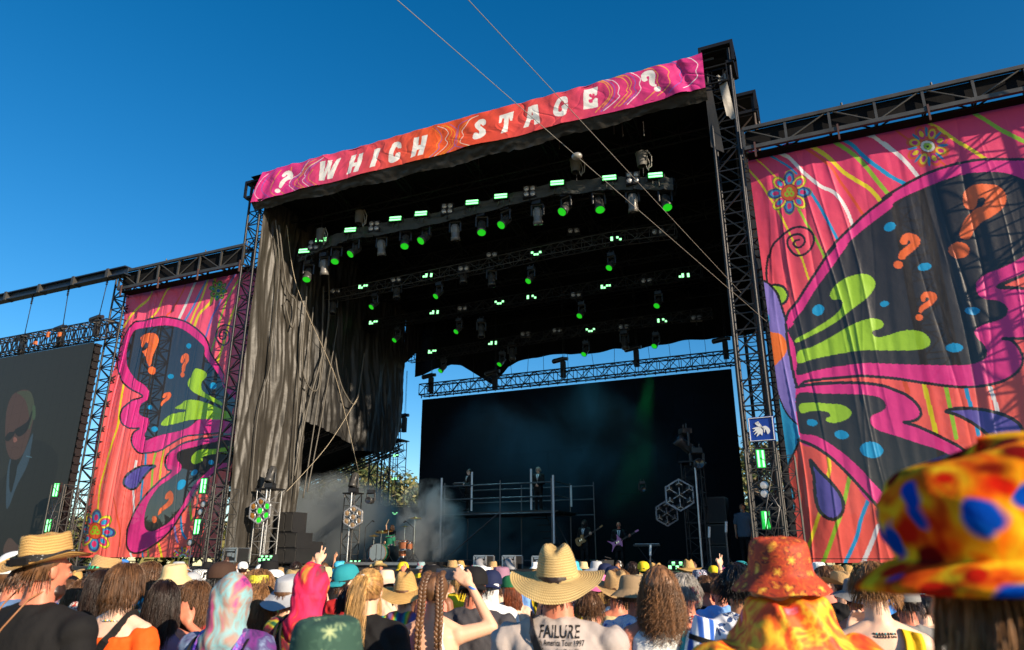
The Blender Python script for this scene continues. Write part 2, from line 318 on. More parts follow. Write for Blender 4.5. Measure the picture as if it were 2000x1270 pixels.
def art_left(U,V):
    t=np.clip((V-560)/350,0,1)[:,None]; a=Art(U,V,(1-t)*np.array(S(236,84,126))+t*np.array(S(250,104,94))); st=a.stroke
    for w,c,p in [(3.5,YEL,'L 65,560 120,490 200,390 280,300 330,230 345,180'),(3.5,YEL,'L 340,460 400,390 450,270 515,180'),(2.5,ORS,'L 480,440 540,360 600,250 640,150'),(4.5,WHI,'L 580,465 640,330 700,180 735,110'),
     (4,(90,140,205),'L 635,475 690,380 740,280 800,160 840,90'),(3.5,YEL,'L 680,510 720,400 780,280 830,130 845,90'),(5,YEL,'L 715,535 760,420 830,350 870,290 900,100'),(3.5,(110,110,190),'L 820,630 870,460 930,350 980,240 1060,100 1120,20'),
     (3,GRN,'L 880,750 920,620 960,450 1020,280 1100,140 1150,60'),(4.5,YEL,'L 930,860 980,700 1040,480 1090,360 1130,270'),(3.5,YEL,'L 110,1040 75,1270 M 370,120 320,280 260,480 225,620 215,790'),
     (4,BLU,'M 580,340 575,430 560,510 540,700'),(4,GRN,'M 655,320 635,430 625,600'),(4,YEL,'M 715,300 700,400 685,540'),(4.5,WHI,'M 500,400 480,520 478,640 485,810'),(2.5,ORS,'M 330,680 370,900 370,1060'),(3.5,WHI,'M 455,1105 458,1130 478,1170'),(3.5,BLU,'M 545,1100 550,1140 570,1175'),(3.5,GRN,'M 595,1080 600,1130 625,1180'),(4,YEL,'M 675,1030 690,1100 705,1190'),(4,BLU,'M 850,830 860,950 885,1000'),(4,(150,140,210),'M 800,910 810,980 825,1025'),(4,GRN,'M 920,700 930,860')]: st(TT(p),w,c)
    lw=TT('M 1150,210 1000,230 900,255 800,300 740,350 725,420 740,465 770,480 690,550 600,640 520,740 450,870 425,950 430,1060 470,1110 550,1100 660,1040 780,920 860,800 930,700 1000,590 1130,480 1250,420 1250,200')
    a.fill(lw,PINK); st(lw,3.5,BLK,closed=True)
    a.fill(TT('M 1130,250 1020,275 920,300 850,320 820,350 830,400 860,430 850,480 790,520 700,580 640,650 590,740 565,850 570,920 610,945 680,925 760,870 840,780 910,650 980,560 1120,430 1250,400 1250,250'),CHAR)
    a.fill(TT('M 1250,290 1130,305 1000,315 940,360 935,410 970,425 1020,400 1030,365 1120,345 1250,335'),LIME)
    uw=TT('L 1000,1050 990,960 940,870 870,760 850,700 810,620 740,555 640,490 520,455 430,450 300,470 220,485 180,505 120,580 60,680 30,780 35,880 80,1000 150,1080 265,1150 180,1190 120,1240 M 400,0 385,60 400,110 450,145 520,145 480,180 465,240 480,290 510,330 560,340 680,320 780,260 850,225 950,200 1150,185 1250,180 1250,0 L 1150,1150')
    a.fill(uw,PINK); st(uw,3.2,BLK,closed=True)
    a.fill(TT('L 215,555 330,540 480,525 600,550 720,630 800,700 815,745 820,800 900,900 970,1010 1010,1100 1100,1200 M 1250,0 1250,90 1160,80 1000,80 900,150 700,195 620,225 580,240 560,200 575,160 600,110 590,70 540,50 520,20 L 250,1225 305,1180 320,1120 290,1060 220,1010 160,940 130,850 125,740 160,620'),CHAR)
    a.fill(TT('L 240,630 300,600 370,595 405,630 395,700 360,800 345,870 325,885 290,790 265,755 275,752 300,740 318,690 300,675 283,700 262,720'),ORG)
    a.fill(TT('L 595,830 610,790 645,770 670,790 670,840 645,880 635,930 610,935 608,880 635,840 630,815 620,850 600,855'),ORG)
    a.fill(TT('L 440,1160 455,1125 495,1115 512,1140 490,1180 450,1210 430,1240 425,1220 440,1190 470,1160 475,1145 455,1165'),ORG)
    a.fill(TT('M 722,690 735,650 770,630 797,665 785,730 710,785 672,820 685,770 740,722 755,690 740,695'),ORG)
    for c,x,y,rx,ry,k,an in (('L',350,925,30,34,0,0),('L',615,960,20,24,0,0),('M',643,852,20,28,0,0),('L',670,705,23,23,1,0),('L',508,975,28,22,1,0),('L',898,1062,28,30,1,.5),('L',330,1250,22,20,1,0),('M',643,152,24,21,1,0),('M',1085,410,22,18,1,0),('M',957,490,32,20,1,-.6),('M',855,583,46,26,1,-1)):
        t_=TILES[c]; a.ell((t_[0]+x*t_[2],t_[1]+y*t_[2]),rx*t_[2],ry*t_[2],DOT if k else ORG,an)
    a.fill(TT('L 745,910 830,940 840,980 800,1020 790,1060 820,1120 980,1210 980,1240 850,1180 730,1120 665,1040 700,980'),LIME)
    a.fill(TT('L 610,1220 650,1190 780,1195 980,1270 M 1250,40 1250,85 1160,80 960,80 700,125 740,50 830,25 880,20 890,2 800,-10'),LIME)
    q=TT('M 650,437 540,440 460,480 415,540 415,590 460,620 510,600 560,530 610,470'); a.fill(q,PUR); st(q,4,BLK,closed=True)
    a.flower((189,1037),42,1,.1,.85); a.flower((357,1088),22,2,.3,.8); a.flower((425,565),21,3,.2,.8)
    st(TT('L 1085,550 1000,520 940,550 920,620 950,680 1000,700 1040,650 1030,590 990,560 955,590 955,640 990,645 1005,600 985,592'),3,BLK)
    return a.C
def art_header(U,V):
    xs=[490,560,640,760,850,930,1080,1200,1400]; cs=[(232,60,140),(215,55,135),(215,70,110),(222,82,72),(232,92,40),(225,80,50),(220,78,84),(212,58,118),(216,52,136)]
    C=np.stack([np.interp(U,xs,[S(*c)[k] for c in cs]) for k in range(3)],1); a=Art(U,V,C); st=a.stroke
    LN=[((240,200,225),'h 240,430 190,480 110,620 105,680 160,725'),((130,100,190),'h 330,400 240,470 180,570 180,640 270,700'),((225,160,60),'h 390,400 340,470 290,560 270,630 340,690'),((225,160,60),'h 500,370 460,450'),((225,160,60),'h 360,620 430,670'),((235,215,225),'h 690,300 590,430 500,480 465,560 550,640'),((130,100,190),'h 740,290 640,330 590,440 510,490 490,560 590,630'),((225,160,60),'h 770,280 650,360 620,440 540,510 540,570 640,610'),((225,160,60),'h 860,265 700,360 590,450 570,540 660,615'),((235,215,225),'h 850,270 700,370 640,440 650,480 620,530 700,595'),((130,100,190),'h 830,290 700,400 650,520 760,590'),((225,160,60),'h 740,400 690,470 700,520 790,580'),
     ((235,140,60),'i 140,395 190,430 220,480 180,560 180,620 70,730'),((130,110,180),'i 170,380 220,440 230,500 200,560 200,610 90,720'),((240,225,215),'i 195,370 270,390 305,440 270,500 290,560 150,700'),((235,160,40),'i 240,360 310,380 345,440 310,500 320,580 190,700'),((235,160,40),'i 280,355 350,400 380,450 350,520 350,580 220,700'),((130,110,180),'i 330,350 400,400 390,460 395,560 270,680'),((130,110,180),'i 560,290 430,350 410,440 380,520 380,580 500,620'),((235,160,40),'i 600,270 490,350 430,420 430,480 420,540 560,610'),((240,225,215),'i 640,255 550,300 500,370 455,420 470,470 440,550 580,605'),
     ((235,170,60),'j 150,490 250,510 310,590 310,680 200,800 140,870'),((235,170,60),'j 190,480 280,500 350,590 330,680 230,810'),((130,100,190),'j 220,470 340,510 380,590 360,690 210,860'),((240,220,230),'j 250,465 360,480 430,550 420,640 430,690 240,850'),((235,170,60),'j 330,430 470,450 540,530 520,600 530,640 370,810'),((235,170,60),'j 400,430 520,430 580,500 560,580 580,630 470,760 420,790'),((130,100,190),'j 460,400 590,430 630,500 615,570 635,630 490,770'),((245,225,235),'j 520,385 600,390 690,450 680,520 690,600 530,770'),((235,170,60),'j 700,345 830,340 905,410 890,480 915,545 870,610 740,720'),((235,170,60),'j 860,300 970,310 1040,370 1030,430 1055,500 1040,550 900,660'),((130,100,190),'j 1010,260 1120,265 1180,340 1165,400 1195,470 1150,540 1040,640'),((245,225,235),'j 1230,195 1310,210 1390,280 1370,370 1390,430 1350,480 1220,585')]
    for c,p in LN: st(TT(p),1.1 if p[0]!='j' else 1.5,c)
    W=(238,236,232)
    for p in ('h 815,318 875,305 848,440 903,300 945,288 915,425 985,280 1032,262 940,488 885,500 893,400 855,512 795,520','h 1145,237 1198,222 1168,318 1203,310 1225,222 1275,205 1222,412 1165,425 1188,355 1155,363 1140,430 1090,445','h 1393,172 1455,155 1405,362 1348,380 1375,270','h 1828,52 1882,38 1865,125 1895,118 1915,28 1975,12 1925,230 1865,243 1885,170 1855,178 1840,245 1785,268',
      'i 862,250 1018,205 1000,300 978,305 965,262 950,425 880,450 910,380 915,275 895,280 885,330 862,340','i 1175,155 1275,125 1305,330 1240,348 1235,285 1200,290 1175,365 1118,380 1150,290','j 5,590 172,550 160,655 135,660 130,640 105,638 100,680 110,725 140,690 168,695 172,800 -5,840'): a.fill(TT(p),W,False)
    a.fill(TT('i 1214,205 1226,238 1206,248'),(222,80,76),False); a.fill(TT('j 95,645 70,650 72,680 98,690 95,705 62,715 60,740 80,755 110,745 108,700'),(216,62,112))
    for p in ('h 395,452 430,412 475,403 505,435 497,485 455,503 425,530 405,560 380,592 360,580 380,530 415,490 445,460 440,442 425,465 405,475','h 1662,158 1685,155 1685,110 1650,88 1600,110 1565,180 1545,270 1550,315 1590,322 1640,295 1665,262 1672,207 1632,215 1615,250 1600,250 1600,215 1622,160 1640,145 1648,160',
      'i 715,345 715,305 685,288 640,300 600,345 605,385 645,425 640,455 625,445 590,450 578,500 600,525 660,510 710,470 718,425 690,390 655,362 665,345 685,362','i 1605,115 1600,60 1570,38 1510,60 1465,130 1445,210 1470,260 1530,268 1580,250 1598,200 1608,130 1540,150 1545,190 1530,215 1502,205 1510,140 1540,92 1562,100 1570,120',
      'j 700,440 705,400 745,368 800,357 850,365 875,410 868,470 865,510 885,530 860,550 815,535 795,490 800,440 780,425 765,445 780,470 740,490 710,475'): a.fill(TT(p),W)
    a.ell((542,372),5,4.3,W).ell((1283.7,172.5),6.8,5.3,W)
    return a.C
def cloth(name,m,P00,P10,P01,P11,nx,ny,art,disp,parent=None):
    """P00 top-left, P10 top-right, P01 bottom-left, P11 bottom-right"""
    s,t=np.meshgrid(np.linspace(0,1,nx),np.linspace(0,1,ny)); s=s.ravel()[:,None]; t=t.ravel()[:,None]
    A,B,Cc,D=[np.array(p,float) for p in (P00,P10,P01,P11)]
    P=(1-s)*(1-t)*A+s*(1-t)*B+(1-s)*t*Cc+s*t*D
    U,V=projn(P); C=art(U,V) if art else None
    P=P+disp(s[:,0],t[:,0],P)
    i=np.arange((nx-1)*(ny-1)); r=i//(nx-1); c=i%(nx-1); q=r*nx+c
    fs=np.stack([q,q+nx,q+nx+1,q+1],1)
    me=bpy.data.meshes.new(name); me.vertices.add(len(P)); me.vertices.foreach_set('co',P.ravel())
    me.loops.add(fs.size); me.loops.foreach_set('vertex_index',fs.ravel().astype(np.int32)); me.polygons.add(len(fs)); me.polygons.foreach_set('loop_start',np.arange(0,fs.size,4,dtype=np.int32))
    me.update(calc_edges=True); me.polygons.foreach_set('use_smooth',np.ones(len(fs),bool))
    if C is not None:
        ca=me.color_attributes.new('Col','FLOAT_COLOR','POINT'); ca.data.foreach_set('color',np.hstack([C,np.ones((len(C),1))]).astype(np.float32).ravel())
    me.materials.append(m); o=bpy.data.objects.new(name,me); COL.objects.link(o)
    if parent: o.parent=parent
    return o
def vnoise(seed,nx,ny):
    G=np.random.default_rng(seed).uniform(-1,1,(nx+3,ny+3))
    def f(s,t):
        x=s*nx; y=t*ny; i=np.clip(x.astype(int),0,nx-1); j=np.clip(y.astype(int),0,ny-1); a=x-i; b=y-j; a=a*a*(3-2*a); b=b*b*(3-2*b)
        return (G[i,j]*(1-a)+G[i+1,j]*a)*(1-b)+(G[i,j+1]*(1-a)+G[i+1,j+1]*a)*b
    return f
def crumple(seed,amp,scale=1.0,ncr=26):
    n1=vnoise(seed,int(7*scale),2);n2=vnoise(seed+1,int(19*scale),4);n3=vnoise(seed+2,int(55*scale),9);w1=vnoise(seed+3,4,4); rr_=np.random.default_rng(seed+9); cr=[(rr_.random(),rr_.uniform(-.10,.10),rr_.uniform(.0018,.006),rr_.uniform(-1,1),rr_.uniform(0,.8),rr_.uniform(.15,.6)) for _ in range(ncr)]
    def f(s,t):
        s2=np.clip(s+.02*w1(s,t)+.03*t*np.sin(s*5),0,1)
        z=n1(s2,t)+.42*n2(s2,t)+.13*n3(s2,t)
        for x,sl,w_,am,t0,tl in cr:
            d=s-(x+sl*(t-.5)+.008*np.sin(t*9+x*20)); z=z+.55*am*np.exp(-np.abs(d)/w_)*np.exp(-((t-t0-tl/2)/tl)**2)
        return z*amp
    return f
def folds(seed,amp,freqs,along='s'):
    r_=np.random.default_rng(seed); ks=[(f*(1+.3*r_.random()),r_.random()*6.28,r_.uniform(-2.0,2.0),r_.uniform(.5,1)) for f in freqs]
    def f(s,t):
        z=0
        for k,p,sl,am in ks:
            ph=k*6.283*(s+.03*sl*np.sin(t*4+p)+.05*sl*t)+p; z=z+am*(np.abs(np.sin(ph/2))**.7-.6)/math.sqrt(k/4)*(.6+.4*np.sin(3*t+p))
        return z*amp
    return f
# ================= STAGE STRUCTURE
FY=20.0
# ---- stage deck
dk=thing('stage_deck',(-11,26,0),'wide black raised festival stage platform behind the crowd','stage')
b=MB(); b.box((0,.6,1.42),(20.6,14.4,.22)); b.build('deck_surface',mat('stage_floor',(.02,.02,.022),.5,0,bump=(8,.3,.02),var=.5),dk)
b=MB()
for i in range(22): b.box((-10.0+i*.95,-6.6,.65),(.93,.05,1.28))
b.build('skirt',cavern,dk)
for x0,x1,lab in ((-37,-21.35,'black riser deck under the left wing banner and video screen'),(-.65,10.5,'black riser deck under the right butterfly banner')):
    t=thing('wing_deck',((x0+x1)/2,20.6,0),lab,'stage deck'); b=MB(); b.box((0,0,1.5),(x1-x0,2.6,.12)); b.build('deck_surface',mat('wing_floor',(.03,.03,.03),.6),t)
    b=MB()
    n=int((x1-x0)/1.2)
    for i in range(n+1): b.tube((-(x1-x0)/2+.05+i*(x1-x0-.1)/n,-1.2,0),(-(x1-x0)/2+.05+i*(x1-x0-.1)/n,-1.2,1.44),.035)
    for z in (.3,.85,1.3): b.tube((-(x1-x0)/2,-1.25,z),((x1-x0)/2,-1.25,z),.025)
    b.build('support_frame',truss_grey,t); b=MB(); b.box((0,-.9,.72),(x1-x0-.1,.04,1.4)); b.build('skirt',cavern,t)
# ---- roof
rf=thing('stage_roof',(-11.3,26,0),'black pitched canopy roof over the main stage, hollow and dark inside','roof')
def roofz(Y): return 16.95-(Y-FY)*.17
X0,X1=-20.75,-1.45
def grid(fn,nx,ny,mb):
    vs=[fn(i/(nx-1),j/(ny-1)) for j in range(ny) for i in range(nx)]
    return mb.add(vs,[(j*nx+i,j*nx+i+1,(j+1)*nx+i+1,(j+1)*nx+i) for j in range(ny-1) for i in range(nx-1)],True)
o_=Vector((-11.3,26,0))
b=MB(); grid(lambda s,t:Vector((X0+(X1-X0)*s,FY-.3+13.6*t,roofz(FY+13.6*t)-.1-.25*math.sin(math.pi*((t*4)%1))))-o_,3,33,b)
grid(lambda s,t:Vector((X0+(X1-X0)*s,FY-.35+13.7*t,roofz(FY+13.6*t)+.12))-o_,3,3,b); b.build('canopy',cavern,rf)
b=MB()
for Y in (20.1,22.0,24.4,26.8,29.2,31.6,33.3):
    truss(b,Vector((X0,Y,roofz(Y)-.55))-o_,Vector((X1,Y,roofz(Y)-.55))-o_,.5,.6,20,.035,.02)
for X in np.linspace(X0+.3,X1-.3,7): truss(b,Vector((X,FY,roofz(FY)-.45))-o_,Vector((X,33.4,roofz(33.4)-.45))-o_,.35,.4,18,.03,.018)
b.build('roof_truss',dark_metal,rf)
# rear scalloped valance
vp=[(770,760),(785,748),(830,728),(880,712),(905,716),(935,735),(962,752),(990,716),(1040,700),(1100,690),(1150,693),(1200,683),(1250,680),(1280,676),(1330,668),(1390,660),(1440,656),(1500,650)]
vp=[onY(x,y,33.2) for x,y in vp]; vx=[p.x for p in vp]; vz=[p.z for p in vp]
b=MB(); grid(lambda s,t:Vector((X0+(X1-X0)*s,33.2+.12*math.sin(s*70)+.1*math.sin(s*31),(roofz(33.2))*(1-t)+t*float(np.interp(X0+(X1-X0)*s,vx,vz))))-o_,180,12,b); b.build('rear_valance',cavern,rf)
b=MB(); grid(lambda s,t:Vector((X1+.04*math.sin(s*60),FY+.9+12.3*s,(roofz(FY+12*s))*(1-t)+t*(10.6 if s<.25 else 1.6)))-o_,60,30,b); b.build('right_side_wall',cavern,rf)  # unseen rear part is carried down to block sun from the video wall
b=MB(); b.box(Vector((-11.1,FY-.02,roofz(FY)+.05))-o_,(18.6,.3,.08)); b.build('front_beam',truss_grey,rf)
# ---- header banner and tarp
def ht(x,y,Y=19.62): return onY(x,y,Y)
fb=vcmat('printed_header_cloth',.55,0,.12,bump=(3,.25,.05))
hf=None; hc=crumple(31,.045,2.6,60)
def hdisp(s,t,P):
    d=np.zeros_like(P); ph=s*70+t*5; d[:,1]=.02*np.sin(s*23+2*t)*np.sin(s*9)+.045*np.exp(-((s-.965-.02*(t-.5))/.006)**2)-.06*np.exp(-((s-.94-.03*(t-.5))/.012)**2)+.02*np.sin(s*47+t*3)*t+.12*np.exp(-((s-.03)/.015)**2)*t+.012*np.sin(s*130-8*t)*(1-t)+hc(s,t)
    d[:,2]=-.03*np.abs(np.sin(s*math.pi*22))*(1-t)-.02*np.sin(s*31)*t
    return d
hb=cloth('header_banner',fb,ht(512,336),ht(1371,104),ht(488,395),ht(1378,172),1500,110,art_header,hdisp)
tag(hb,'long pink and orange banner reading ? WHICH STAGE ? along the roof front','banner')
b=MB(); L0,L1=ht(488,395),ht(1378,172)
def tarpf(s,t):
    p=L0.lerp(L1,s); sag=.27+.16*math.sin(s*math.pi)+.05*math.sin(s*40)
    p.y+=.05+.25*t+.05*noise.noise(Vector((s*60,t*3,0))); p.z+=.06-sag*t+.02*noise.noise(Vector((s*90,t*6,4)))*(1+t); return p
grid(tarpf,260,8,b)
tp=b.build('valance_tarp',mat('dark_tarp',(.022,.019,.016),.5,0,bump=(3,.5,.08),var=.7,vscale=.7)); tag(tp,'wrinkled black tarp hanging below the header banner','tarp')
# ---- towers
def tower(name,x,y,z0,z1,w,label,cat='truss tower',m=black_metal,rc=.05,rl=.026,bays=None,group=None,d=None):
    t=thing(name,(x,y,z0),label,cat,group); b=MB(); truss(b,(0,0,0),(0,0,z1-z0),w,d or w,bays or int((z1-z0)/w),rc,rl,up=Vector((0,1,0)),n=6); b.build('lattice',m,t)
    b=MB(); b.box((0,0,.04),(w*1.5,w*1.5,.08)); b.build('base_plate',truss_grey,t); return t
def head_block(t,z,w):
    b=MB(); b.box((0,0,z),(w*1.35,w*1.35,.12)); b.box((0,0,z-.7),(w*1.25,w*1.25,.1))
    for a in(-1,1):
        for c in(-1,1): b.box((a*w*.62,c*w*.62,z-.35),(.09,.09,.7))
    b.build('head_block',dark_metal,t)
t=tower('truss_tower',-1.72,20.4,0,17.4,.72,'tall black truss tower at the right front corner of the stage'); head_block(t,17.5,.8)
b=MB(); grid(lambda s,q:(-.45+.12*s+.25*q*s,-.42+.05*math.sin(9*q),-.1+17.35-3.3*q-.3*s*q),5,16,b); b.build('tarp_strip',tarp,t)
grid2=MB(); grid(lambda s,q:(-.05+.26*s+.16*q,-.46+.07*math.sin(7*q+s*3),16.4-1.5*q-.25*s*q+.04*math.sin(s*9)),6,14,grid2); grid2.build('torn_tarp',mat('pale_tarp',(.30,.28,.25),.6,bump=(4,.5,.05)),t)
t=tower('truss_tower',-1.25,22.6,0,16.9,.7,'rusty black truss tower behind the right front tower',m=mat('rusty_metal',(.05,.035,.028),.6,.4,var=.6,vscale=3)); head_block(t,17,.72)
t=tower('truss_tower',-20.72,20.35,0,16.9,.62,'tall black truss tower at the left front corner of the stage'); head_block(t,17.0,.75)
t=tower('truss_tower',-28.78,20.9,0,14.3,.78,'dense black truss tower between the video screen and left banner',rc=.045,rl=.03,bays=26)
t=tower('truss_tower',-28.05,22.3,0,14.0,.78,'second black lattice tower behind the left wing tower',rc=.04,rl=.03,bays=24)
t=tower('truss_tower',8.7,19.1,0,15,.8,'black truss tower at the far right end of the right wing')
t=tower('truss_tower',-24.3,22.5,0,14,.8,'black lattice tower seen through the left butterfly banner',bays=18)
t=tower('truss_tower',3.2,23,0,14,.8,'black lattice tower hidden behind the right butterfly banner')
p=onY(742,900,33.5); tower('truss_tower',p.x,33.5,0,12.5,.8,'dark truss tower at the rear left of the stage in haze',bays=12)
tower('truss_tower',-2.6,33.4,0,12.0,.7,'dark truss tower at the rear right corner of the stage')
# ---- wing beams
def beam(x0,x1,y,z0,z1,label,dep=1.0):
    t=thing('wing_truss',((x0+x1)/2,y,z0),label,'truss'); L=(x1-x0)/2; h=z1-z0; b=MB(); n=int(2*L/1.15)
    for yy in(-dep/2,dep/2):
        b.box((0,yy,h),(2*L,.11,.11)); b.box((0,yy,0),(2*L,.12,.12))
        for i in range(n+1):
            x=-L+2*L*i/n; b.box((x,yy,h/2),(.07,.07,h))
            if i<n: s=i%2; b.tube((x,yy,0 if s else h),(x+2*L/n,yy,h if s else 0),.028,5)
    for i in range(n+1):
        x=-L+2*L*i/n
        for z in(0,h): b.box((x,0,z),(.06,dep,.06))
    b.build('lattice',truss_grey,t)
    b=MB(); b.box((0,.12,-.09),(2*L-.1,dep*.8,.06)); b.box((0,-dep/2+.14,h*.5),(2*L-.1,.03,h*.94)); b.build('black_lining',cavern,t)
    for i in range(0,n+1,2):
        b=MB(); x=-L+.3+2*L*i/n*.95; b.box((x,-dep/2-.06,-.12),(.05,.06,.5)); b.build('hanger_bracket',mat('rust_red_bracket',(.07,.03,.025),.6),t); b=MB(); b.tube((x+.2,-dep/2,h),(x+.2,-dep/2,h+.16),.03,5); b.build('peg',truss_grey,t)
    return t
beam(-28.2,-20.95,20.22,13.3,14.12,'grey box truss along the top of the left wing banner',.5)
beam(-1.2,9.6,20.2,13.6,14.27,'grey box truss along the top of the right wing banner',.45)
# ---- wing banners
def wavy(seed,amp,fr,edge=.0):
    ff=crumple(seed,amp,fr[0],int(fr[1]))
    def d(s,t,P):
        o=np.zeros_like(P); o[:,1]=ff(s,t)+edge*np.exp(-(s/.05)**2)*np.sin(t*9)-.03*t; o[:,2]=-.08*np.abs(np.sin(s*math.pi*9))*np.clip(1-t*6,0,1); o[:,1]-=.05*np.sin(s*40+12*t)*np.clip(t-.8,0,1)*3
        return o
    return d
mb_=vcmat('printed_banner_cloth',.48,.03,.22,bump=(1.8,.5,.06),spec=.45)
rb=cloth('wing_banner',mb_,onY(1458,294,20.55),Vector((9.3,20.55,13.5)),Vector((onY(1562,1085,20.55).x,20.55,1.75)),Vector((9.3,20.55,1.75)),560,620,art_right,wavy(5,.07,[1.15,44],.1))
tag(rb,'huge right banner printed with a pink and black butterfly wing and question marks','banner')
mb2=vcmat('sheer_banner_cloth',.5,.07,.10,bump=(1.8,.5,.06),spec=.4)
lb=cloth('wing_banner',mb2,onY(254,572,20.75)+Vector((-.12,0,0)),Vector((-20.85,20.75,13.45)),Vector((onY(150,1075,20.75).x,20.75,1.9)),Vector((-20.85,20.75,1.9)),420,520,art_left,wavy(11,.085,[.9,26],.12))
tag(lb,'narrow left banner printed with a butterfly wing, rippling in front of a truss','banner')
# ---- left wall drapes
dr_m=tarp
def wall(Y0,Y1,zt,zb0,zb1,seed,label,amp=.13,rnd=0,x=-20.25,m=tarp):
    n=90; b=MB()
    def f(s,t):
        Y=Y0+(Y1-Y0)*s; zb=zb0+(zb1-zb0)*s+ (rnd*max(0,(s-.7)/.3)**2)
        z=zt+(zb-zt)*t
        w_=1.3*noise.noise(Vector((Y*1.1+.5*math.sin(z*.5+seed),z*.12,seed)))+.9*(.35-abs(noise.noise(Vector((Y*2.6+.5*math.sin(z*.6),z*.22,seed+5)))))*1.6+.35*(.3-abs(noise.noise(Vector((Y*6+z*.5,z*.5,seed+15)))))+.16*noise.noise(Vector((Y*9+z*1.3,z*1.1,seed+7)))+.1*noise.noise(Vector((Y*3,z*4,seed+2)))
        seam=math.exp(-((z-6.9)/.12)**2)*.5
        return (x+amp*w_*(1-seam)+.25*seed*.05*math.sin(t*3),Y,z)
    grid(f,n,110,b); o=b.build('side_drape',shaded_drape if seed>=3 else m); return tag(o,label,'drape')
wall(20.05,21.3,16.3,1.55,1.55,1,'narrow wrinkled black drape beside the left front tower',.10)
wall(21.1,23.75,16.3,1.55,1.55,2,'tall crumpled black drape on the left stage wall, sunlit',.16)
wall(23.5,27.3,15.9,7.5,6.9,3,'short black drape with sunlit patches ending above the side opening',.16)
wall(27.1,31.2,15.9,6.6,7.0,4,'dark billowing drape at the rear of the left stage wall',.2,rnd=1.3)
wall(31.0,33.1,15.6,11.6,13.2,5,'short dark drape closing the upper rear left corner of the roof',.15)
# ---- side canopy beyond the wall
b=MB(); q=[Vector((-20.5,23.6,7.6)),Vector((-20.5,31.8,7.7)),onY(545,965,32.5),Vector((-29,24,6.2))]
b.add([tuple(v) for v in q]+[tuple(v+Vector((0,0,.12))) for v in q],[(0,1,2,3),(7,6,5,4),(0,4,5,1),(1,5,6,2),(2,6,7,3)])
sc_=b.build('side_canopy',cavern); tag(sc_,'black sloping side canopy over the left wing behind the drapes','canopy')
b=MB()
for k in (.25,.55,.95):
    A=q[0].lerp(q[1],k)-Vector((0,0,.3)); B=q[3].lerp(q[2],k)-Vector((0,0,.3)); truss(b,A,B,.3,.3,18,.025,.014)
truss(b,q[1]-Vector((0,0,.3)),q[2]-Vector((0,0,.3)),.35,.35,20,.03,.016)
tag(b.build('canopy_truss',truss_grey),'thin lattice truss under the sloping side canopy','truss')
# ---- rear video wall with its truss
VX0,VX1=onY(826,780,31).x,onY(1428,719,31).x; VT=9.62
t=thing('video_wall',((VX0+VX1)/2,31,1.5),'large dark blue-black video wall at the back of the stage, switched off','video wall')
led=mat('led_panel_off',(.0025,.004,.007),.8,0,bump=(60,.2,.005),var=.3,spec=.1)
Wd=(VX1-VX0); nx,nz=18,8; b=MB()
for i in range(nx):
    for j in range(nz):
        b.box((-Wd/2+Wd*(i+.5)/nx,rng.uniform(-.004,.004),(VT-1.5)*(j+.5)/nz),(Wd/nx-.002,.12,(VT-1.5)/nz-.002))
b.build('led_panels',led,t); b=MB(); b.box((0,.18,(VT-1.5)/2),(Wd-.1,.15,VT-2.2)); b.build('back_frame',dark_metal,t)
t=thing('video_wall_truss',((VX0+VX1)/2,31.1,VT+.2),'black box truss hung above the rear video wall against the sky','truss'); b=MB(); truss(b,(-Wd/2-.15,0,.32),(Wd/2+.3,0,.32),.55,.55,32,.035,.02); b.build('lattice',black_metal,t)
b=MB()
for i in range(34): b.tube((-Wd/2+Wd*i/33,-.25,0),(-Wd/2+Wd*i/33,-.25,-.15),.03,5)
b.build('clamp',dark_metal,t)
hoist=None
def make_hoist(loc,label,group,top):
    t=thing('chain_hoist',loc,label,'chain hoist',group); b=MB(); b.smooth=True
    b.tube((-.42,0,.45),(.1,0,.52),.12,10); b.tube((.1,0,.52),(.3,0,.5),.09,8); b.ell((-.42,0,.45),(.1,.12,.12)); b.build('motor',plastic,t)
    b=MB(); b.box((.05,0,0),(.22,.2,.8)); b.build('chain_bag',mat('chain_bag_cloth',(.03,.03,.03),.9),t)
    b=MB(); b.tube((.05,0,.5),(.05,0,top),.012,5); b.tube((.12,0,.5),(.09,0,top),.008,4); b.build('chain',dark_metal,t); return t
for i,(x,y) in enumerate(((840,752),(965,745),(1098,722),(1241,700),(1415,684))):
    p=onY(x,y,31.1); make_hoist(p,['leftmost','second','middle','fourth','rightmost'][i]+' chain hoist on the video wall truss','hoists above the rear video wall',5.2)
for i,x in enumerate((925,1000,1030,1062,1110,1160,1200,1270,1310,1350,1380)):
    p=onY(x,742-(x-925)*.095,31.1); b=MB(); q=onY(x-rng.uniform(-8,14),690-(x-925)*.07,33.1); b.tube(p,(q.x,q.y,q.z+1.5),.012,4)
    tag(b.build('hanging_cable',dark_metal),['first','second','third','fourth','fifth','sixth','seventh','eighth','ninth','tenth','last'][i]+' thin rigging cable from the left, dropping to the video wall truss','cable','rigging cables above the rear video wall')
# low mesh fence on both sides of the video wall
for x0,x1,lab in ((-24.5,VX0-.1,'low dark mesh fence behind the drum kit left of the video wall'),(VX1+.1,-1.6,'low dark mesh fence right of the video wall')):
    t=thing('mesh_fence',((x0+x1)/2,31.6,1.5),lab,'fence'); b=MB(); W_=x1-x0; b.box((0,0,1.45),(W_,.03,2.8)); b.build('mesh_panel',mat('fence_scrim',(.012,.016,.02),.8),t)
    b=MB()
    for i in range(4): b.tube((-W_/2+W_*i/3,-.04,0),(-W_/2+W_*i/3,-.04,2.95),.03)
    b.tube((-W_/2,-.04,2.9),(W_/2,-.04,2.9),.03); b.build('post',dark_metal,t)
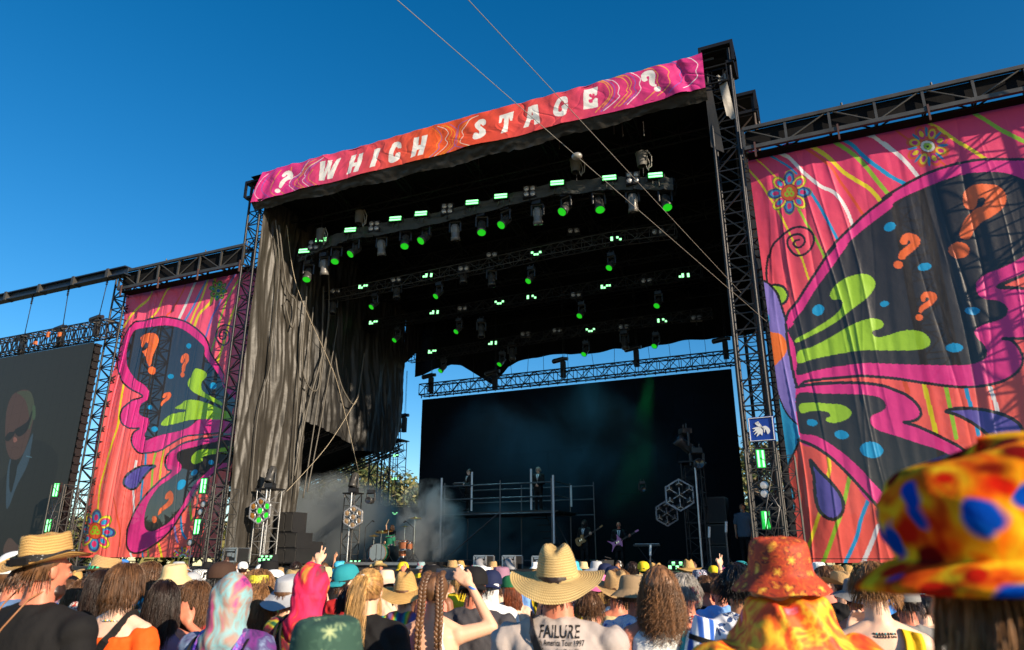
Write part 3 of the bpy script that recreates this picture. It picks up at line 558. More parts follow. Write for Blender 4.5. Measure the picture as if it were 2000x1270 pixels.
# ---- left video screen
SY=19.6; sx1=onY(185,668,SY).x; sx0=-38.5; zt=onY(185,668,SY).z
def art_screen(U,V):
    n=np.zeros((len(U),3))+np.array(S(42,43,40)); a=Art(U,V,n); f=a.fill
    f(TT('P 40,620 55,540 130,500 215,400 330,440 380,560 300,900 250,1200 40,1200 -200,1200 -200,900'),(33,34,33))
    f(TT('P 45,640 62,530 80,540 120,560 210,360 205,440 180,560 110,700 60,830 40,830'),(58,80,98)); f(TT('P 70,540 115,540 105,620 75,740 60,700'),(26,27,28))
    f(TT('P 35,300 45,200 80,110 140,75 190,78 215,120 222,190 218,260 205,330 175,430 150,490 115,525 70,520 45,470 35,400'),(84,62,56))
    f(TT('P 110,90 160,78 200,88 222,150 222,220 205,300 185,330 190,240 170,150 140,110'),(74,80,62)); f(TT('P 214,180 230,180 232,240 222,270 212,250'),(70,92,66)); st=a.stroke
    f(TT('P 36,380 60,350 90,345 100,330 150,300 185,270 205,215 212,220 195,290 175,340 140,372 115,375 100,355 88,375 60,405 38,405'),(30,28,28)); f(TT('P 90,385 100,380 112,400 98,415 88,410'),(150,100,90)); st(TT('P 75,450 100,445 120,452'),1.2,(70,45,42))
    st(TT('P 172,505 205,513'),1.5,(90,130,150)); f(TT('P 20,1120 60,1040 110,1080 140,1110 60,1180'),(90,70,62))
    n[:]=np.array(S(42,43,40))+.62*(n-np.array(S(42,43,40))); g_=((np.floor(U*.9).astype(int)+np.floor(V*.9).astype(int))%2)[:,None]; n*=(.94+.12*g_); n[(np.abs((U*.5+V*.12)%9)<.5)|(np.abs((V+U*.24)%17)<.6)]*=.8; return n
sm=vcmat('led_screen_picture',.5,emit=.05,spec=.3)
t=thing('video_screen',((sx0+sx1)/2,SY,2),'big left video screen showing a bald man in sunglasses and dark suit','video screen')
cs=cloth('screen_picture',sm,(sx0,SY,zt),(sx1,SY,zt),(sx0,SY,1.9),(sx1,SY,1.9),420,440,art_screen,lambda s,t_,P:np.zeros_like(P)); 
cs.parent=t; cs.location=-t.location
b=MB(); b.box((0,.2,(zt-2)/2),(sx1-sx0-.02,.3,zt-2.1))
for i in range(26): b.box(((sx1-sx0)/2-.02,.2,.2+i*(zt-2.3)/25),(.16,.3,.1))
b.build('screen_frame',dark_metal,t)
t=thing('screen_truss',((sx0+sx1)/2,SY+.3,zt+.35),'black lattice truss resting above the left video screen','truss'); b=MB(); truss(b,(-(sx1-sx0)/2,0,.3),((sx1-sx0)/2+.5,0,.3),.55,.7,30,.035,.022); b.build('lattice',black_metal,t)
b=MB(); b.box((2.5,-.3,.3),(.12,.1,.2)); b.box((.9,-.3,.1),(.15,.1,.15)); b.box((1.7,-.3,.4),(.1,.1,.25)); b.build('orange_strap',mat('orange_strap',(.5,.12,.03),.7),t)
pa,pb=onY(-260,650,SY+.3),onY(252,519,SY+.3); t=thing('steel_beam',(pb+pa)/2,'long dark steel I-beam above the left video screen, chains hanging','beam'); L=(pb-pa).length; b=MB(); b.box((0,0,.17),(L,.36,.05)); b.box((0,0,-.17),(L,.36,.05)); b.box((0,0,0),(L,.05,.3)); b.build('web',mat('blue_black_steel',(.03,.045,.07),.45,.6,var=.3),t)
b=MB()
for x in (-3.4+L/2,-1.1+L/2,-5.8+L/2,-8.3+L/2): b.box((x,-.02,.0),(.16,.42,.42))
b.build('beam_clamp',truss_grey,t)
for i,((x,y),(x2,y2)) in enumerate((((44,682),(66,572)),((119,664),(136,555)),((190,645),(214,533)))):
    p=onY(x,y-16,SY+.3); make_hoist(p+Vector((0,0,-.3)),['chain hoist on the screen truss nearest the left frame edge','chain hoist in the middle of the screen truss','chain hoist beside the wing tower on the screen truss'][i],'hoists above the left video screen',.7)
    b=MB(); b.path([p+Vector((.05,0,.3)),onY(x2,y2,SY+.3)],.018,4); q=onY(x2,y2,SY+.3); d_=(p-q).normalized()
    for k in range(6): b.box(q+d_*(.1+.09*k),(.07,.06,.06))
    tag(b.build('lifting_chain',dark_metal),['left lifting chain from the steel beam','middle lifting chain from the steel beam','right lifting chain from the steel beam near the tower'][i],'chain')
# ---- guy wires crossing the view
for (x0,y0,d0),(x1,y1),lab in (((640,-118,9),(1497,628),'long steel guy wire slanting across the stage, lower one with a shackle'),((840,-80,9),(1447,572),'long steel guy wire slanting across the stage, upper one')):
    A=atd(x0,y0,d0); B=onY(x1,y1,19.95); b=MB(); b.tube(A,B,.006,6)
    if '640' in str(x0):
        # shackle where the wire crosses the first lighting truss
        best=min((abs(projn(np.array([A.lerp(B,k/200)]))[0][0]-1128),k) for k in range(200))[1]; c=A.lerp(B,best/200); b.ell(c,(.1,.08,.07))
    tag(b.build('guy_wire',mat('steel_wire',(.30,.28,.24),.4,.3,var=.05)),lab,'guy wire')
# ---- hanging cables on the left wall
def hang(pts,r,lab,m=mat('dusty_cable',(.10,.09,.075),.6),n=24):
    P=cat([tuple(p) for p in pts],False,8); b=MB()
    b.path([tuple(p) for p in P],r,5); return tag(b.build('cable',m),lab,'cable')
WX=-19.9
def wx(*l): return [onX(x,y,WX+rng.uniform(-.05,.05)) for x,y in l]
def cat3(P): return P
def cat(pts,closed,n=6,_c=cat):
    P=np.array(pts,float)
    return _c(P,closed,n)
hang(wx((545,440),(560,560),(578,590),(570,640),(556,590)),.035,'thick looped cable on the upper left drape')
hang(wx((538,430),(545,520),(530,700),(505,800),(490,960)),.025,'straight dusty cable running down the sunlit drape')
hang(wx((640,480),(640,640),(600,800),(575,930)),.04,'thick cable bundle slanting down behind the speaker stack')
hang(wx((560,440),(580,560),(640,700),(662,760),(700,920)),.012,'thin rope hanging across the short drape',rope)
hang(wx((655,690),(660,730),(672,765),(690,790),(700,770),(706,730),(712,690)),.04,'pale U-shaped cable loop hanging beside the dark rear drape')
hang(wx((600,560),(590,700),(600,750),(620,760),(628,690),(632,560)),.035,'black U-shaped cable loop on the short drape')
hang([onX(700,775,-19.8),onX(640,870,-19.7),onX(560,960,-19.6)],.011,'pale tensioned rope running from the cable loop down left',rope)
for k,(xa,xb) in enumerate(((612,575),(645,592),(662,600),(590,570))): hang(wx((xa,600+k*10),((xa+xb)/2,800),(xb,985-k*12)),.028,['first','second','third','fourth'][k]+' straight cable strand between drape and side canopy')
for k in range(5):
    x=769+k*4; p=onY(x,690,32.6); q=onY(x-3,870,32.6); b=MB(); b.tube(p,q,.02,5); tag(b.build('cable',dark_metal),['first','second','third','fourth','fifth'][k]+' thin vertical cable from the left at the rear left corner of the stage','cable','vertical cables at the rear left corner')
for x,y in((776,830),(788,830)): 
    p=onY(x,y,32.5); make_hoist(p,('left' if x<780 else 'right')+' small hoist hanging over the rear lighting ladder','pair of hoists at rear left',3)
# ---- trees behind
def crown(mb,c,r,n,seed,leaf=.22):
    rr=np.random.default_rng(seed); cl=[]
    for k in range(n):
        d=rr.normal(size=3); d/=np.linalg.norm(d); q=np.array(c)+d*np.array(r)*rr.uniform(.35,1)**.6; cl.append((q,rr.uniform(.5,1.1)))
    for q,s_ in cl:
        for j in range(34):
            p=q+rr.normal(size=3)*s_*.55; a=rr.normal(size=3); a/=np.linalg.norm(a); b_=np.cross(a,rr.normal(size=3)); b_/=np.linalg.norm(b_); L=leaf*rr.uniform(.6,1.5)
            mb.use(LEAF[int(rr.integers(3))]); mb.add([p-a*L,p+b_*L*.5,p+a*L,p-b_*L*.5],[(0,1,2,3)],False)
LEAF=[mat('leaf_olive',(.10,.12,.035),.6,var=.3),mat('leaf_dark_green',(.05,.08,.025),.6,var=.3),mat('leaf_yellow_green',(.17,.15,.045),.6,var=.3)]
BARK=mat('bark',(.12,.09,.065),.9,bump=(9,.7,.05))
for i,(u,vtop,Y,rw,lab) in enumerate(((590,985,52,2.6,'low leafy tree behind the left side canopy in stage smoke'),(640,950,50,3.4,'broad oak tree with a thick trunk seen under the side canopy'),(690,890,46,4,'tall yellow green oak beside the rear left truss tower'),(735,905,58,4,'leafy tree behind the rear left lighting ladder'),(808,930,60,3.2,'round leafy treetop at the left edge of the rear video wall'),(1462,850,58,3.4,'tall narrow tree right of the rear video wall'),(200,1010,60,3.5,'dark tree behind the left wing tower'),(150,1020,66,3.5,'dark tree behind the left video screen edge'))):
    p=onY(u,vtop,Y); h=p.z; t=thing('tree',(p.x,Y,0),lab,'tree','trees behind the stage')
    b=MB(); b.path([(0,0,0),(.15,0,h*.4),(0,.1,h*.7),(.1,0,h*.92)],[.5,.38,.25,.08],8)
    for k in range(9):
        a=k*2.3; z=h*(.38+.05*k); b.path([(0,0,z),(math.cos(a)*rw*.4,math.sin(a)*rw*.4,z+h*.09),(math.cos(a)*rw*.85,math.sin(a)*rw*.85,z+h*.16)],[.15,.09,.03],5)
    b.build('trunk',BARK,t); b=MB(); crown(b,(0,0,h*.62),(rw,rw,h*.38),int(95*rw/3),i+40); b.build('crown',None,t)

b=MB(); rr=np.random.default_rng(3)
for k in range(150):
    a=-1.25+k/150*2.1; D=rr.uniform(85,120); x=math.sin(a)*D; y=math.cos(a)*D
    if y<60: continue
    crown(b,(x,y,rr.uniform(2.5,4.5)),(5,4,3.4),4,200+k,leaf=1.1)
tag(b.build('treeline'),'distant dark treeline along the horizon behind the stage','treeline',None,'stuff')
# ================= LIGHTING RIGS
ORD=['first','second','third','fourth','fifth','sixth','seventh','eighth','ninth','tenth','eleventh','twelfth','thirteenth','fourteenth','fifteenth']
def mk_strobe():
    t=thing('strobe_light',(0,0,0),'x','stage light'); b=MB(); b.box((0,.1,0),(.54,.16,.23)); b.build('housing',plastic,t)
    b=MB(); b.box((0,.0,.062),(.47,.04,.06)); b.build('light_bar',g_core,t); b=MB(); b.box((0,.0,-.062),(.47,.04,.06)); b.build('light_bar',g_core,t)
    b=MB(); b.box((0,.015,0),(.5,.02,.2)); b.build('glow_face',g_emit,t)
    b=MB(); b.box((.31,.1,-.05),(.03,.06,.3)); b.box((-.31,.1,-.05),(.03,.06,.3)); b.tube((.1,.1,-.14),(.1,.1,-.42),.025); b.tube((-.1,.12,-.14),(-.12,.12,-.4),.02); b.build('bracket',truss_grey,t); return t
def mk_small_strobe(pat):
    t=thing('strobe_light',(0,0,0),'x','stage light'); b=MB(); b.box((0,.08,0),(.56,.14,.26)); b.build('housing',plastic,t)
    for i,j in pat: b=MB(); b.box((-.2+.135*i,.0,-.06+.12*j),(.11,.03,.1)); b.build('light_cell',g_core,t)
    b=MB(); b.tube((0,.1,.1),(0,.1,.35),.03); b.build('bracket',dark_metal,t); return t
def mk_blinder(n=2):
    t=thing('blinder_light',(0,0,0),'x','stage light'); h=.24*n; b=MB(); b.box((0,.1,0),(.5,.16,h+.04)); b.build('housing',plastic,t)
    for i in(-1,1):
        for j in range(n):
            b=MB(); z=-h/2+.12+.24*j; b.lathe([(.0,.02),(.085,.0),(.1,-.05),(.105,.0)],(i*.12,-.0,z),14,Matrix.Rotation(R(90),3,'X')); b.build('lamp',glassy,t)
    b=MB(); b.tube((0,.12,-h/2),(0,.12,-h/2-.2),.03); b.build('bracket',dark_metal,t); return t
def mk_head(lit,tilt,pan,grey=0):
    """hanging moving head: base on top, yoke, tilted barrel"""
    t=thing('moving_head',(0,0,0),'x','stage light'); body=mat('silver_grey_housing',(.17,.16,.15),.4,.2,var=.3) if grey else mat('dark_housing',(.05,.048,.046),.4,.1,var=.3)
    b=MB(); b.box((0,0,.46),(.34,.3,.16)); b.tube((-.1,0,.54),(-.1,0,.68),.03); b.tube((.1,0,.54),(.1,0,.68),.03); b.build('base',plastic,t)
    M=Matrix.Rotation(pan,3,'Z'); b=MB()
    for s in(-1,1): b.tube(M@Vector((s*.21,0,.38)),M@Vector((s*.21,0,-.02)),.045,8)
    b.tube(M@Vector((-.21,0,.38)),M@Vector((.21,0,.38)),.05,8); b.build('yoke',plastic,t)
    Q=M@Matrix.Rotation(tilt,3,'X')   # barrel along -Z rotated
    b=MB(); b.lathe([(.0,.27),(.10,.26),(.145,.2),(.15,.0),(.15,-.2),(.175,-.24),(.175,-.36),(.15,-.37)],(0,0,0),18,Q)
    for k in range(8): a=k*.785; c=Q@Vector((.15*math.cos(a),.15*math.sin(a),.05)); b.box(c,(.03,.03,.2),Q)
    b.build('barrel',body,t); b=MB(); b.lathe([(.0,-.345),(.08,-.35),(.152,-.36)],(0,0,0),18,Q); b.build('front_lens',g_lens if lit else lens,t); return t
used={}
def place(proto,loc,label,group,scale=1,rot=None):
    if proto.name not in used: used[proto.name]=1; r=proto; r.location=loc
    else: r=dup(proto,loc)
    if rot is not None: r.rotation_euler=rot
    r.scale=(scale,)*3; r['label']=label; r['group']=group; return r
FACE=R(14)
ROW1=22.0
st1=[(594,490),(627,468),(684,449),(772,427),(822,417),(922,395),(978,383),(1088,357),(1190,347),(1280,342)]
P_st=mk_strobe(); P_bl=mk_blinder(2)
for i,(x,y) in enumerate(st1): place(P_st,onY(x,y,ROW1-.25),ORD[i]+' glowing green bar light from the left on top of the front lighting truss','green bar lights on the front truss',rot=(R(-12),0,FACE))
for i,(x,y) in enumerate([(612,478),(730,441),(873,407),(1034,373),(1236,346)]): place(P_bl,onY(x,y,ROW1-.2),ORD[i]+' four-lamp blinder from the left on the front lighting truss','blinders on the front truss',rot=(R(-8),0,FACE))
P_h=[mk_head(1,R(-28),R(25)),mk_head(1,R(-42),R(-20)),mk_head(0,R(12),R(10),1)]
hd=[(602,535,0),(657,500,0),(695,488,1),(792,470,0),(832,462,1),(941,443,0),(988,431,1),(1106,405,1),(1170,398,0),(1300,393,0)]
for i,(x,y,k) in enumerate(hd): place(P_h[k],onY(x,y,ROW1+.1),ORD[i]+' hanging lamp with lit green lens from the left under the front lighting truss','lit moving lamps under the front truss',1.05)
for i,(x,y) in enumerate([(633,520),(745,482),(889,452),(1050,420),(1236,394)]): place(P_h[2],onY(x,y,ROW1+.1),ORD[i]+' unlit grey hanging lamp from the left under the front lighting truss','unlit moving lamps under the front truss',1.05)
def row_truss(pts,Y,w,label,cloth_=False,m=truss_grey):
    P=[onY(x,y,Y) for x,y in pts]; t=thing('lighting_truss',P[len(P)//2],label,'truss'); o=t.location; b=MB()
    for a,c in zip(P[:-1],P[1:]): truss(b,a-o,c-o,w,w,max(2,int((c-a).length/w)),.025,.014)
    b.build('lattice',m,t)
    if cloth_:
        b=MB(); PP=cat([tuple(p) for p in P],False,14); n=len(PP)
        def f(s,q):
            p=Vector(PP[min(n-1,int(s*(n-1)))])-o; p.y-=w*.75-.1*noise.noise(Vector((s*50,q*3,1))); p.z+=w*.55-(w*1.2+.12*noise.noise(Vector((s*16,0,3))))*q; p.y+=.08*noise.noise(Vector((s*70,q*4,7))); return p
        grid(f,n,7,b); b.build('truss_cover',mat('grey_scrim',(.045,.045,.04),.6,0,bump=(4,.5,.05),var=.5),t)
    return t
row_truss([(593,505),(640,482),(700,462),(830,438),(940,412),(1080,378),(1200,366),(1318,366)],ROW1+.2,.42,'curved front lighting truss wrapped in wrinkled dark cloth',True,black_metal)
row_truss([(635,582),(790,551),(940,521),(1080,490),(1200,467),(1320,452)],24.5,.42,'second lighting truss, bare grey lattice across the stage')
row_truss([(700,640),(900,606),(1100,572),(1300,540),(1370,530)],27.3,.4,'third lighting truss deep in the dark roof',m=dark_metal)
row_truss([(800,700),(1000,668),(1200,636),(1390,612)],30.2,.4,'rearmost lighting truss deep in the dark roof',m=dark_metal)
pats=[[(0,0),(1,0),(0,1),(3,1),(2,1)],[(0,0),(1,1),(1,0),(3,0),(3,1)],[(0,1),(1,0),(2,0),(3,1)],[(0,0),(0,1),(2,1),(3,0)]]
PP_=[mk_small_strobe(p) for p in pats]; P_b1=mk_blinder(1); P_dh=mk_head(0,R(-10),R(40)); P_gh=P_h[1]
rows=[(24.5,'second',[(709,560),(835,538),(1047,495),(1203,466)],[(733,593),(858,572),(1038,542),(1195,516)],[(650,600),(775,570),(905,540),(960,545)],[(655,568),(773,546),(905,524),(960,497),(1120,450),(1285,452)]),
(27.3,'third',[(729,630),(848,610),(975,591),(1038,580),(1183,560),(1336,538)],[(777,658),(897,641),(1137,610),(1287,590)],[(690,655),(940,645)],[(903,602),(1125,575),(1263,548)]),
(30.2,'rearmost',[(844,687),(962,670),(1153,645),(1293,626)],[(866,718),(981,705),(1145,685),(1282,669)],[(1000,690),(1220,668)],[(1026,652),(1088,645),(1218,638),(1360,620)])]
for Y,nm,a,c,d,e in rows:
    for i,(x,y) in enumerate(a): place(PP_[i%4],onY(x,y,Y-.3),ORD[i]+' green cell light from the left on the %s lighting truss'%nm,'green cell lights deeper in the roof',.8,rot=(R(-12),0,FACE))
    for i,(x,y) in enumerate(c): place(P_gh,onY(x,y,Y),ORD[i]+' green lensed lamp from the left under the %s lighting truss'%nm,'green lensed lamps deeper in the roof',.82)
    for i,(x,y) in enumerate(d): place(P_dh,onY(x,y,Y),ORD[i]+' unlit lamp from the left under the %s lighting truss'%nm,'unlit lamps deeper in the roof',.95)
    for i,(x,y) in enumerate(e): place(P_b1,onY(x,y,Y-.2),ORD[i]+' twin lamp blinder from the left on the %s lighting truss'%nm,'twin blinders deeper in the roof',rot=(R(-8),0,FACE))
# hoists and cable bags hanging over the front truss
for i,(x,y,top) in enumerate(((703,420,380),(627,455,0),(1124,318,0),(1253,306,0))):
    p=onY(x,y,21.6 if i<4 else 20.5); lab=['grey chain bag hanging from the roof over the left part of the front lighting truss','small hoist hook at the left end of the front lighting truss','dark hoist motor with cloth bag above the right half of the front truss','bundle of pale ropes and hoist above the right end of the front truss','torn cable bundle hanging beside the right front tower'][i]
    t=thing('chain_hoist',p,lab,'chain hoist','hoists over the front truss'); b=MB(); b.tube((0,0,.1),(0,0,2.2),.018,5); b.tube((.03,0,-.1),(.02,0,-.75),.02,5); b.build('chain',dark_metal,t)
    b=MB(); n_=14; grid(lambda s,q:(.22*math.cos(6.28*s)*(1-.3*q)+.03*noise.noise(Vector((s*9,q*3,i))),.18*math.sin(6.28*s),.15-.55*q),n_,6,b); b.build('cloth_bag',mat('pale_bag',(.09,.087,.08),.6,bump=(6,.5,.03)),t)
    b=MB(); b.path([(.2,0,.2),(.35,0,-.1),(.32,0,-.45),(.18,0,-.55),(.12,0,-.3),(.2,0,.0)],.02,5); b.path([(.12,.05,.2),(.26,.02,-.3),(.2,0,-.6)],.015,5); b.build('rope_bundle',mat('grey_rope',(.30,.29,.27),.6),t)
for i,x in enumerate((935,1092,1198,1215,1256)):
    p=onY(x,[300,265,235,240,238][i],20.6); b=MB(); b.tube(p,p-Vector((0,0,.55)),.02,5); tag(b.build('drop_pipe',truss_grey),'short grey pipe hanging from the roof, '+ORD[i]+' from the left','pipe','short pipes under the header')
# ================= LIGHT LADDERS ON STAGE
SILV=mat('galvanised',(.42,.42,.42),.35,.7,var=.3)
def hexlamp(p,r,label,lit,tint,rz=0,bulb=1):
    t=thing('hexagonal_lamp',p,label,'stage light','hexagonal seven-bulb lamps',rz); fr=MB(); C6=[(r*math.sin(k*math.pi/3),r*math.cos(k*math.pi/3)) for k in range(6)]
    for k in range(6):
        a,c=C6[k],C6[(k+1)%6]; fr.box(((a[0]+c[0])/2,0,(a[1]+c[1])/2),(math.hypot(c[0]-a[0],c[1]-a[1])*1.02,.09,.045),Matrix.Rotation(-math.atan2(c[1]-a[1],c[0]-a[0]),3,'Y'))
        q=(a[0]*.55,a[1]*.55); fr.box((q[0]*.62,0,q[1]*.62),(r*.3,.05,.035),Matrix.Rotation(-math.atan2(a[1],a[0]),3,'Y'))
    fr.build('hexagon_frame',mat('pale_grey_frame',(.33,.34,.37),.4,.3),t)
    for k,(x,z) in enumerate([(0,0)]+[(a*.74,c*.74) for a,c in C6]):
        b=MB(); b.lathe([(.02,.06),(.09,.03),(.125,-.045),(.135,-.045),(.135,.05)],(x,0,z),16,Matrix.Rotation(R(-90),3,'X'))
        cp=b.build('reflector',SILV if bulb else dark_metal,t)
        b=MB(); b.lathe([(.0,-.05),(.06,-.042),(.112,-.01)],(x,-.0,z),14,Matrix.Rotation(R(-90),3,'X')); b.build('bulb',(g_lens if k in lit else tint),t)
        if not bulb:
            b=MB()
            for a in(0,2.1,4.2): b.tube((x,-.05,z),(x+.12*math.sin(a),-.05,z+.12*math.cos(a)),.012,4)
            b.build('spider_bracket',SILV,t)
    b=MB(); b.tube((0,.05,0),(0,.45,0),.03); b.build('mount',dark_metal,t); return t
amber=mat('amber_bulb',(.35,.16,.03),.15,.3,var=.2); tan_=mat('tan_bulb',(.40,.26,.14),.15,.3,var=.2); darkb=mat('dark_bulb',(.06,.05,.04),.2,.2)
def ladder(u,vtop,Y,label,h0=1.53,w=.48,pole=True,top_head=True,m=SILV,hs_=1.0):
    p=onY(u,vtop,Y); H=p.z-h0; t=thing('light_ladder',(p.x,Y,h0),label,'light tower','light towers on stage'); b=MB(); truss(b,(0,0,0),(0,0,H),w,w,int(H/.42),.024,.012,up=Vector((0,1,0))); b.build('lattice',m,t)
    if pole: b=MB(); b.tube((.12,-.3,0),(.14,-.3,H+.02),.035,8); b.build('pole',alu,t)
    b=MB(); b.box((0,0,.03),(1.0,1.0,.06)); b.build('base_plate',dark_metal,t); b=MB(); b.box((0,0,H+.02),(w*1.3,w*1.2,.05)); b.build('top_plate',dark_metal,t)
    b=MB(); b.path([(.2,-.28,H*.9),(.26,-.3,H*.6),(.17,-.3,H*.4),(.24,-.3,.1)],.014,4); b.path([(-.2,-.28,H*.95),(-.26,-.3,H*.5),(-.2,-.3,.1)],.012,4); b.build('cable',plastic,t)
    if top_head:
        h=mk_head(0,R(180-18),R(15)); h.location=(p.x,Y,p.z+.62*hs_); h.rotation_euler=(math.pi,0,.2); h.scale=(hs_,)*3; h['label']='black moving lamp standing on top of the '+label.split(',')[0]; h['group']='lamps on the light towers'
    return t
ladder(527,957,21.3,'left front light tower, silver lattice with an amber hexagonal lamp',w=.62)
hexlamp(onY(508,998,20.85),.46,'hexagonal lamp with amber and green bulbs on the left front light tower',(0,3,4,2),amber,R(10))
ladder(690,965,25.2,'second light tower, slim lattice standing in smoke left of the drums',w=.5,m=truss_grey)
hexlamp(onY(690,1010,24.8),.44,'hexagonal lamp with seven tan bulbs left of the drum kit',(),tan_,R(12))
ladder(1352,905,24.2,'right light tower, black lattice beside the speaker stack',w=.62,m=black_metal,top_head=False)
hexlamp(onY(1327,967,23.8),.5,'large pale hexagonal lamp frame on the right light tower',(),darkb,R(20),0)
hexlamp(onY(1302,1003,25.5),.42,'smaller dim hexagonal lamp frame behind the large right one',(),darkb,R(25),0)
def par(p,label,rz,tilt=0,sc=1,mm=None):
    h=mk_head(0,R(-90-tilt),0); h.location=p; h.rotation_euler=(0,0,rz); h.scale=(sc,)*3; h['label']=label; h['group']='lamps on the light towers'; return h
par(onY(1340,872,24.1),'grey moving lamp tilted up on top of the right light tower',R(-55),35,1.1)
par(onY(1362,908,24.0),'round black lamp facing forward under the top of the right light tower',R(20),0,1.0)
par(onY(480,950,21.0),'black lamp pointing left beside the left front light tower head',R(-20),0,.9)
par(onY(724,978,25.1),'black multi-lens lamp on the arm right of the second light tower',R(15),0,.8)
par(onY(452,966,20.4),'black round lamp on an arm against the sunlit drape',R(-40),0,.8)
par(onY(1255,957,27.5),'small lamp with greenish lenses hanging right of the singer platform',R(20),0,.6)
for k,(u,Y,lab) in enumerate(((774,32.0,'rear lighting ladder with green lights left of the video wall'),)): ladder(u,862,Y,lab,w=.8,pole=False,top_head=False,m=black_metal)
for i,(x,y) in enumerate(((773,890),(770,935),(771,1003))):
    place(PP_[i],onY(x,y,31.4),['upper','middle','lower'][i]+' small green light on the rear lighting ladder','green lights on the rear ladder',.5,(0,0,FACE))
# tube strobes on the small wing towers
def tubebar(p,label,rz=FACE,s=1.0,n=2):
    t=thing('tube_light',p,label,'stage light','upright green tube lights',rz); b=MB(); b.box((0,.08,0),(.32,.14,.62)); b.build('housing',plastic,t)
    for i in range(n): b=MB(); b.box(((-.07 if n>1 else 0)+.14*i,0,0),(.055,.04,.52)); b.build('light_tube',g_core,t)
    b=MB(); b.box((0,.012,0),(.26,.02,.56)); b.build('glow_face',g_emit,t); t.scale=(s,)*3; return t
def wingtower(u0,v0,Y,label,z0=1.6):
    p=onY(u0,v0,Y); t=thing('light_ladder',(p.x,Y,z0),label,'light tower','light towers on stage'); H=p.z-z0; b=MB(); truss(b,(0,0,0),(0,0,H),.75,.6,int(H/.45),.026,.014,up=Vector((0,1,0))); truss(b,(.55,.3,0),(.55,.3,H*.95),.4,.4,int(H/.45),.02,.012,up=Vector((0,1,0))); b.build('lattice',truss_grey,t)
    b=MB()
    for k in range(4):
        b.path([(.3*math.cos(k*2),-.32,H*.9-k*.3),(.35*math.sin(k),-.4,H*.5),(.2*math.cos(k),-.35,.2)],.018,4)
    b.build('cable',plastic,t); return t
wingtower(128,948,19.2,'slim light tower in front of the left video screen'); tubebar(onY(109,957,18.95),'upper green tube light in front of the left video screen',s=.92); tubebar(onY(94,1027,18.95),'lower green tube light in front of the left video screen',s=.86)
wingtower(418,948,19.2,'light tower with cables in front of the left butterfly banner'); tubebar(onY(397,949,18.9),'upper green tube light in front of the left butterfly banner',s=.9); tubebar(onY(385,1029,18.9),'lower green tube light in front of the left butterfly banner',s=.9)
wingtower(1487,880,19.1,'light tower with green tubes at the foot of the right front tower'); tubebar(onY(1486,896,18.8),'upper green tube light under the blue sign',s=.78); tubebar(onY(1496,1016,18.8),'lower green tube light on the right light tower, single lit tube',s=.75,n=1)
for i,(x,y) in enumerate(((1493,948),(1494,964),(398,985),(392,1000),(372,1060))):
    t=thing('spot_light',onY(x,y,18.75),['upper round lamp between the green tubes of the right tower','lower round lamp between the green tubes of the right tower','upper round lamp between the green tubes of the left banner tower','lower round lamp between the green tubes of the left banner tower','small round lamp near the foot of the left banner tower'][i],'stage light','small round lamps'); b=MB(); b.lathe([(.0,.12),(.1,.12),(.11,0),(.12,-.05)],(0,0,0),14,Matrix.Rotation(R(-90),3,'X')); b.build('can',plastic,t); b=MB(); b.lathe([(0,-.03),(.1,-.02)],(0,0,0),14,Matrix.Rotation(R(-90),3,'X')); b.build('lens',glassy,t)
# ---- interpreter sign
p=onY(1487,838,18.7); t=thing('interpreter_sign',p,'square blue sign with white signing hands on the right front tower','sign',None,R(-4)); 
b=MB(); b.box((0,.03,0),(.62,.04,.62)); b.build('sign_board',mat('sign_blue',S(22,60,150),.4,var=.05),t)
b=MB()
for z in(-.285,.285): b.box((0,-.002,z),(.6,.03,.014))
for x in(-.285,.285): b.box((x,-.004,0),(.014,.03,.58))
b.build('border',white_paint,t)
def flat(pts,y,th=.02):
    P=cat(pts,True,5); n=len(P); b=MB(); vs=[(x,y,z) for x,z in P]+[(x,y+th,z) for x,z in P]; b.add(vs,[tuple(range(n)),tuple(range(2*n-1,n-1,-1))]+[(i,n+i,n+(i+1)%n,(i+1)%n) for i in range(n)],False); return b
h1=flat([(-.22,.02),(-.15,.0),(-.21,-.06),(-.12,-.04),(-.19,-.13),(-.1,-.09),(-.13,-.18),(-.04,-.12),(.0,-.16),(.03,-.04),(-.03,.04),(-.1,.06)],-.004); h1.build('hand_symbol',white_paint,t)
h2=flat([(-.06,.2),(-.04,.12),(-.14,.16),(-.08,.08),(0,.05),(.1,.07),(.17,.02),(.2,-.06),(.14,-.14),(.1,-.02),(.06,-.1),(.05,.0),(-.02,.04),(-.01,.1)],-.006); h2.build('hand_symbol',white_paint,t)
# ================= BACKLINE
def cab(x0,y0,x1,y1,Y,dep,label,split,g='speaker cabinets on stage'):
    A=onY(x0,y1,Y); B=onY(x1,y0,Y); W=abs(onY(x1,y1,Y).x-A.x); H=abs(B.z-A.z); t=thing('speaker_cabinet',((A.x+onY(x1,y1,Y).x)/2,Y+dep/2,A.z),label,'speaker',g); b=MB(); b.box((0,0,H/2),(W,dep,H)); b.build('cabinet',plastic,t); b=MB()
    for i in range(split): b.box((-W/2+W*(i+.5)/split,-dep/2-.012,H/2),(W/split-.05,.03,H-.08))
    b.build('grille',mat('speaker_grille',(.03,.028,.026),.7,bump=(150,.4,.01),var=.2),t)
    b=MB()
    for i in range(split+1):
        for z in(.05,H-.05): b.box((-W/2+W*i/split*.96+.03,-dep/2-.035,z),(.05,.02,.05))
    b.build('corner_clips',truss_grey,t); return t
cab(540,1000,570,1040,22.4,.8,'upper black speaker of the left stack beside the light tower',2)
cab(534,1040,578,1071,22.3,.9,'middle black speaker pair of the left stack',2); cab(532,1071,577,1101,22.25,.9,'bottom black speaker pair of the left stack',2)
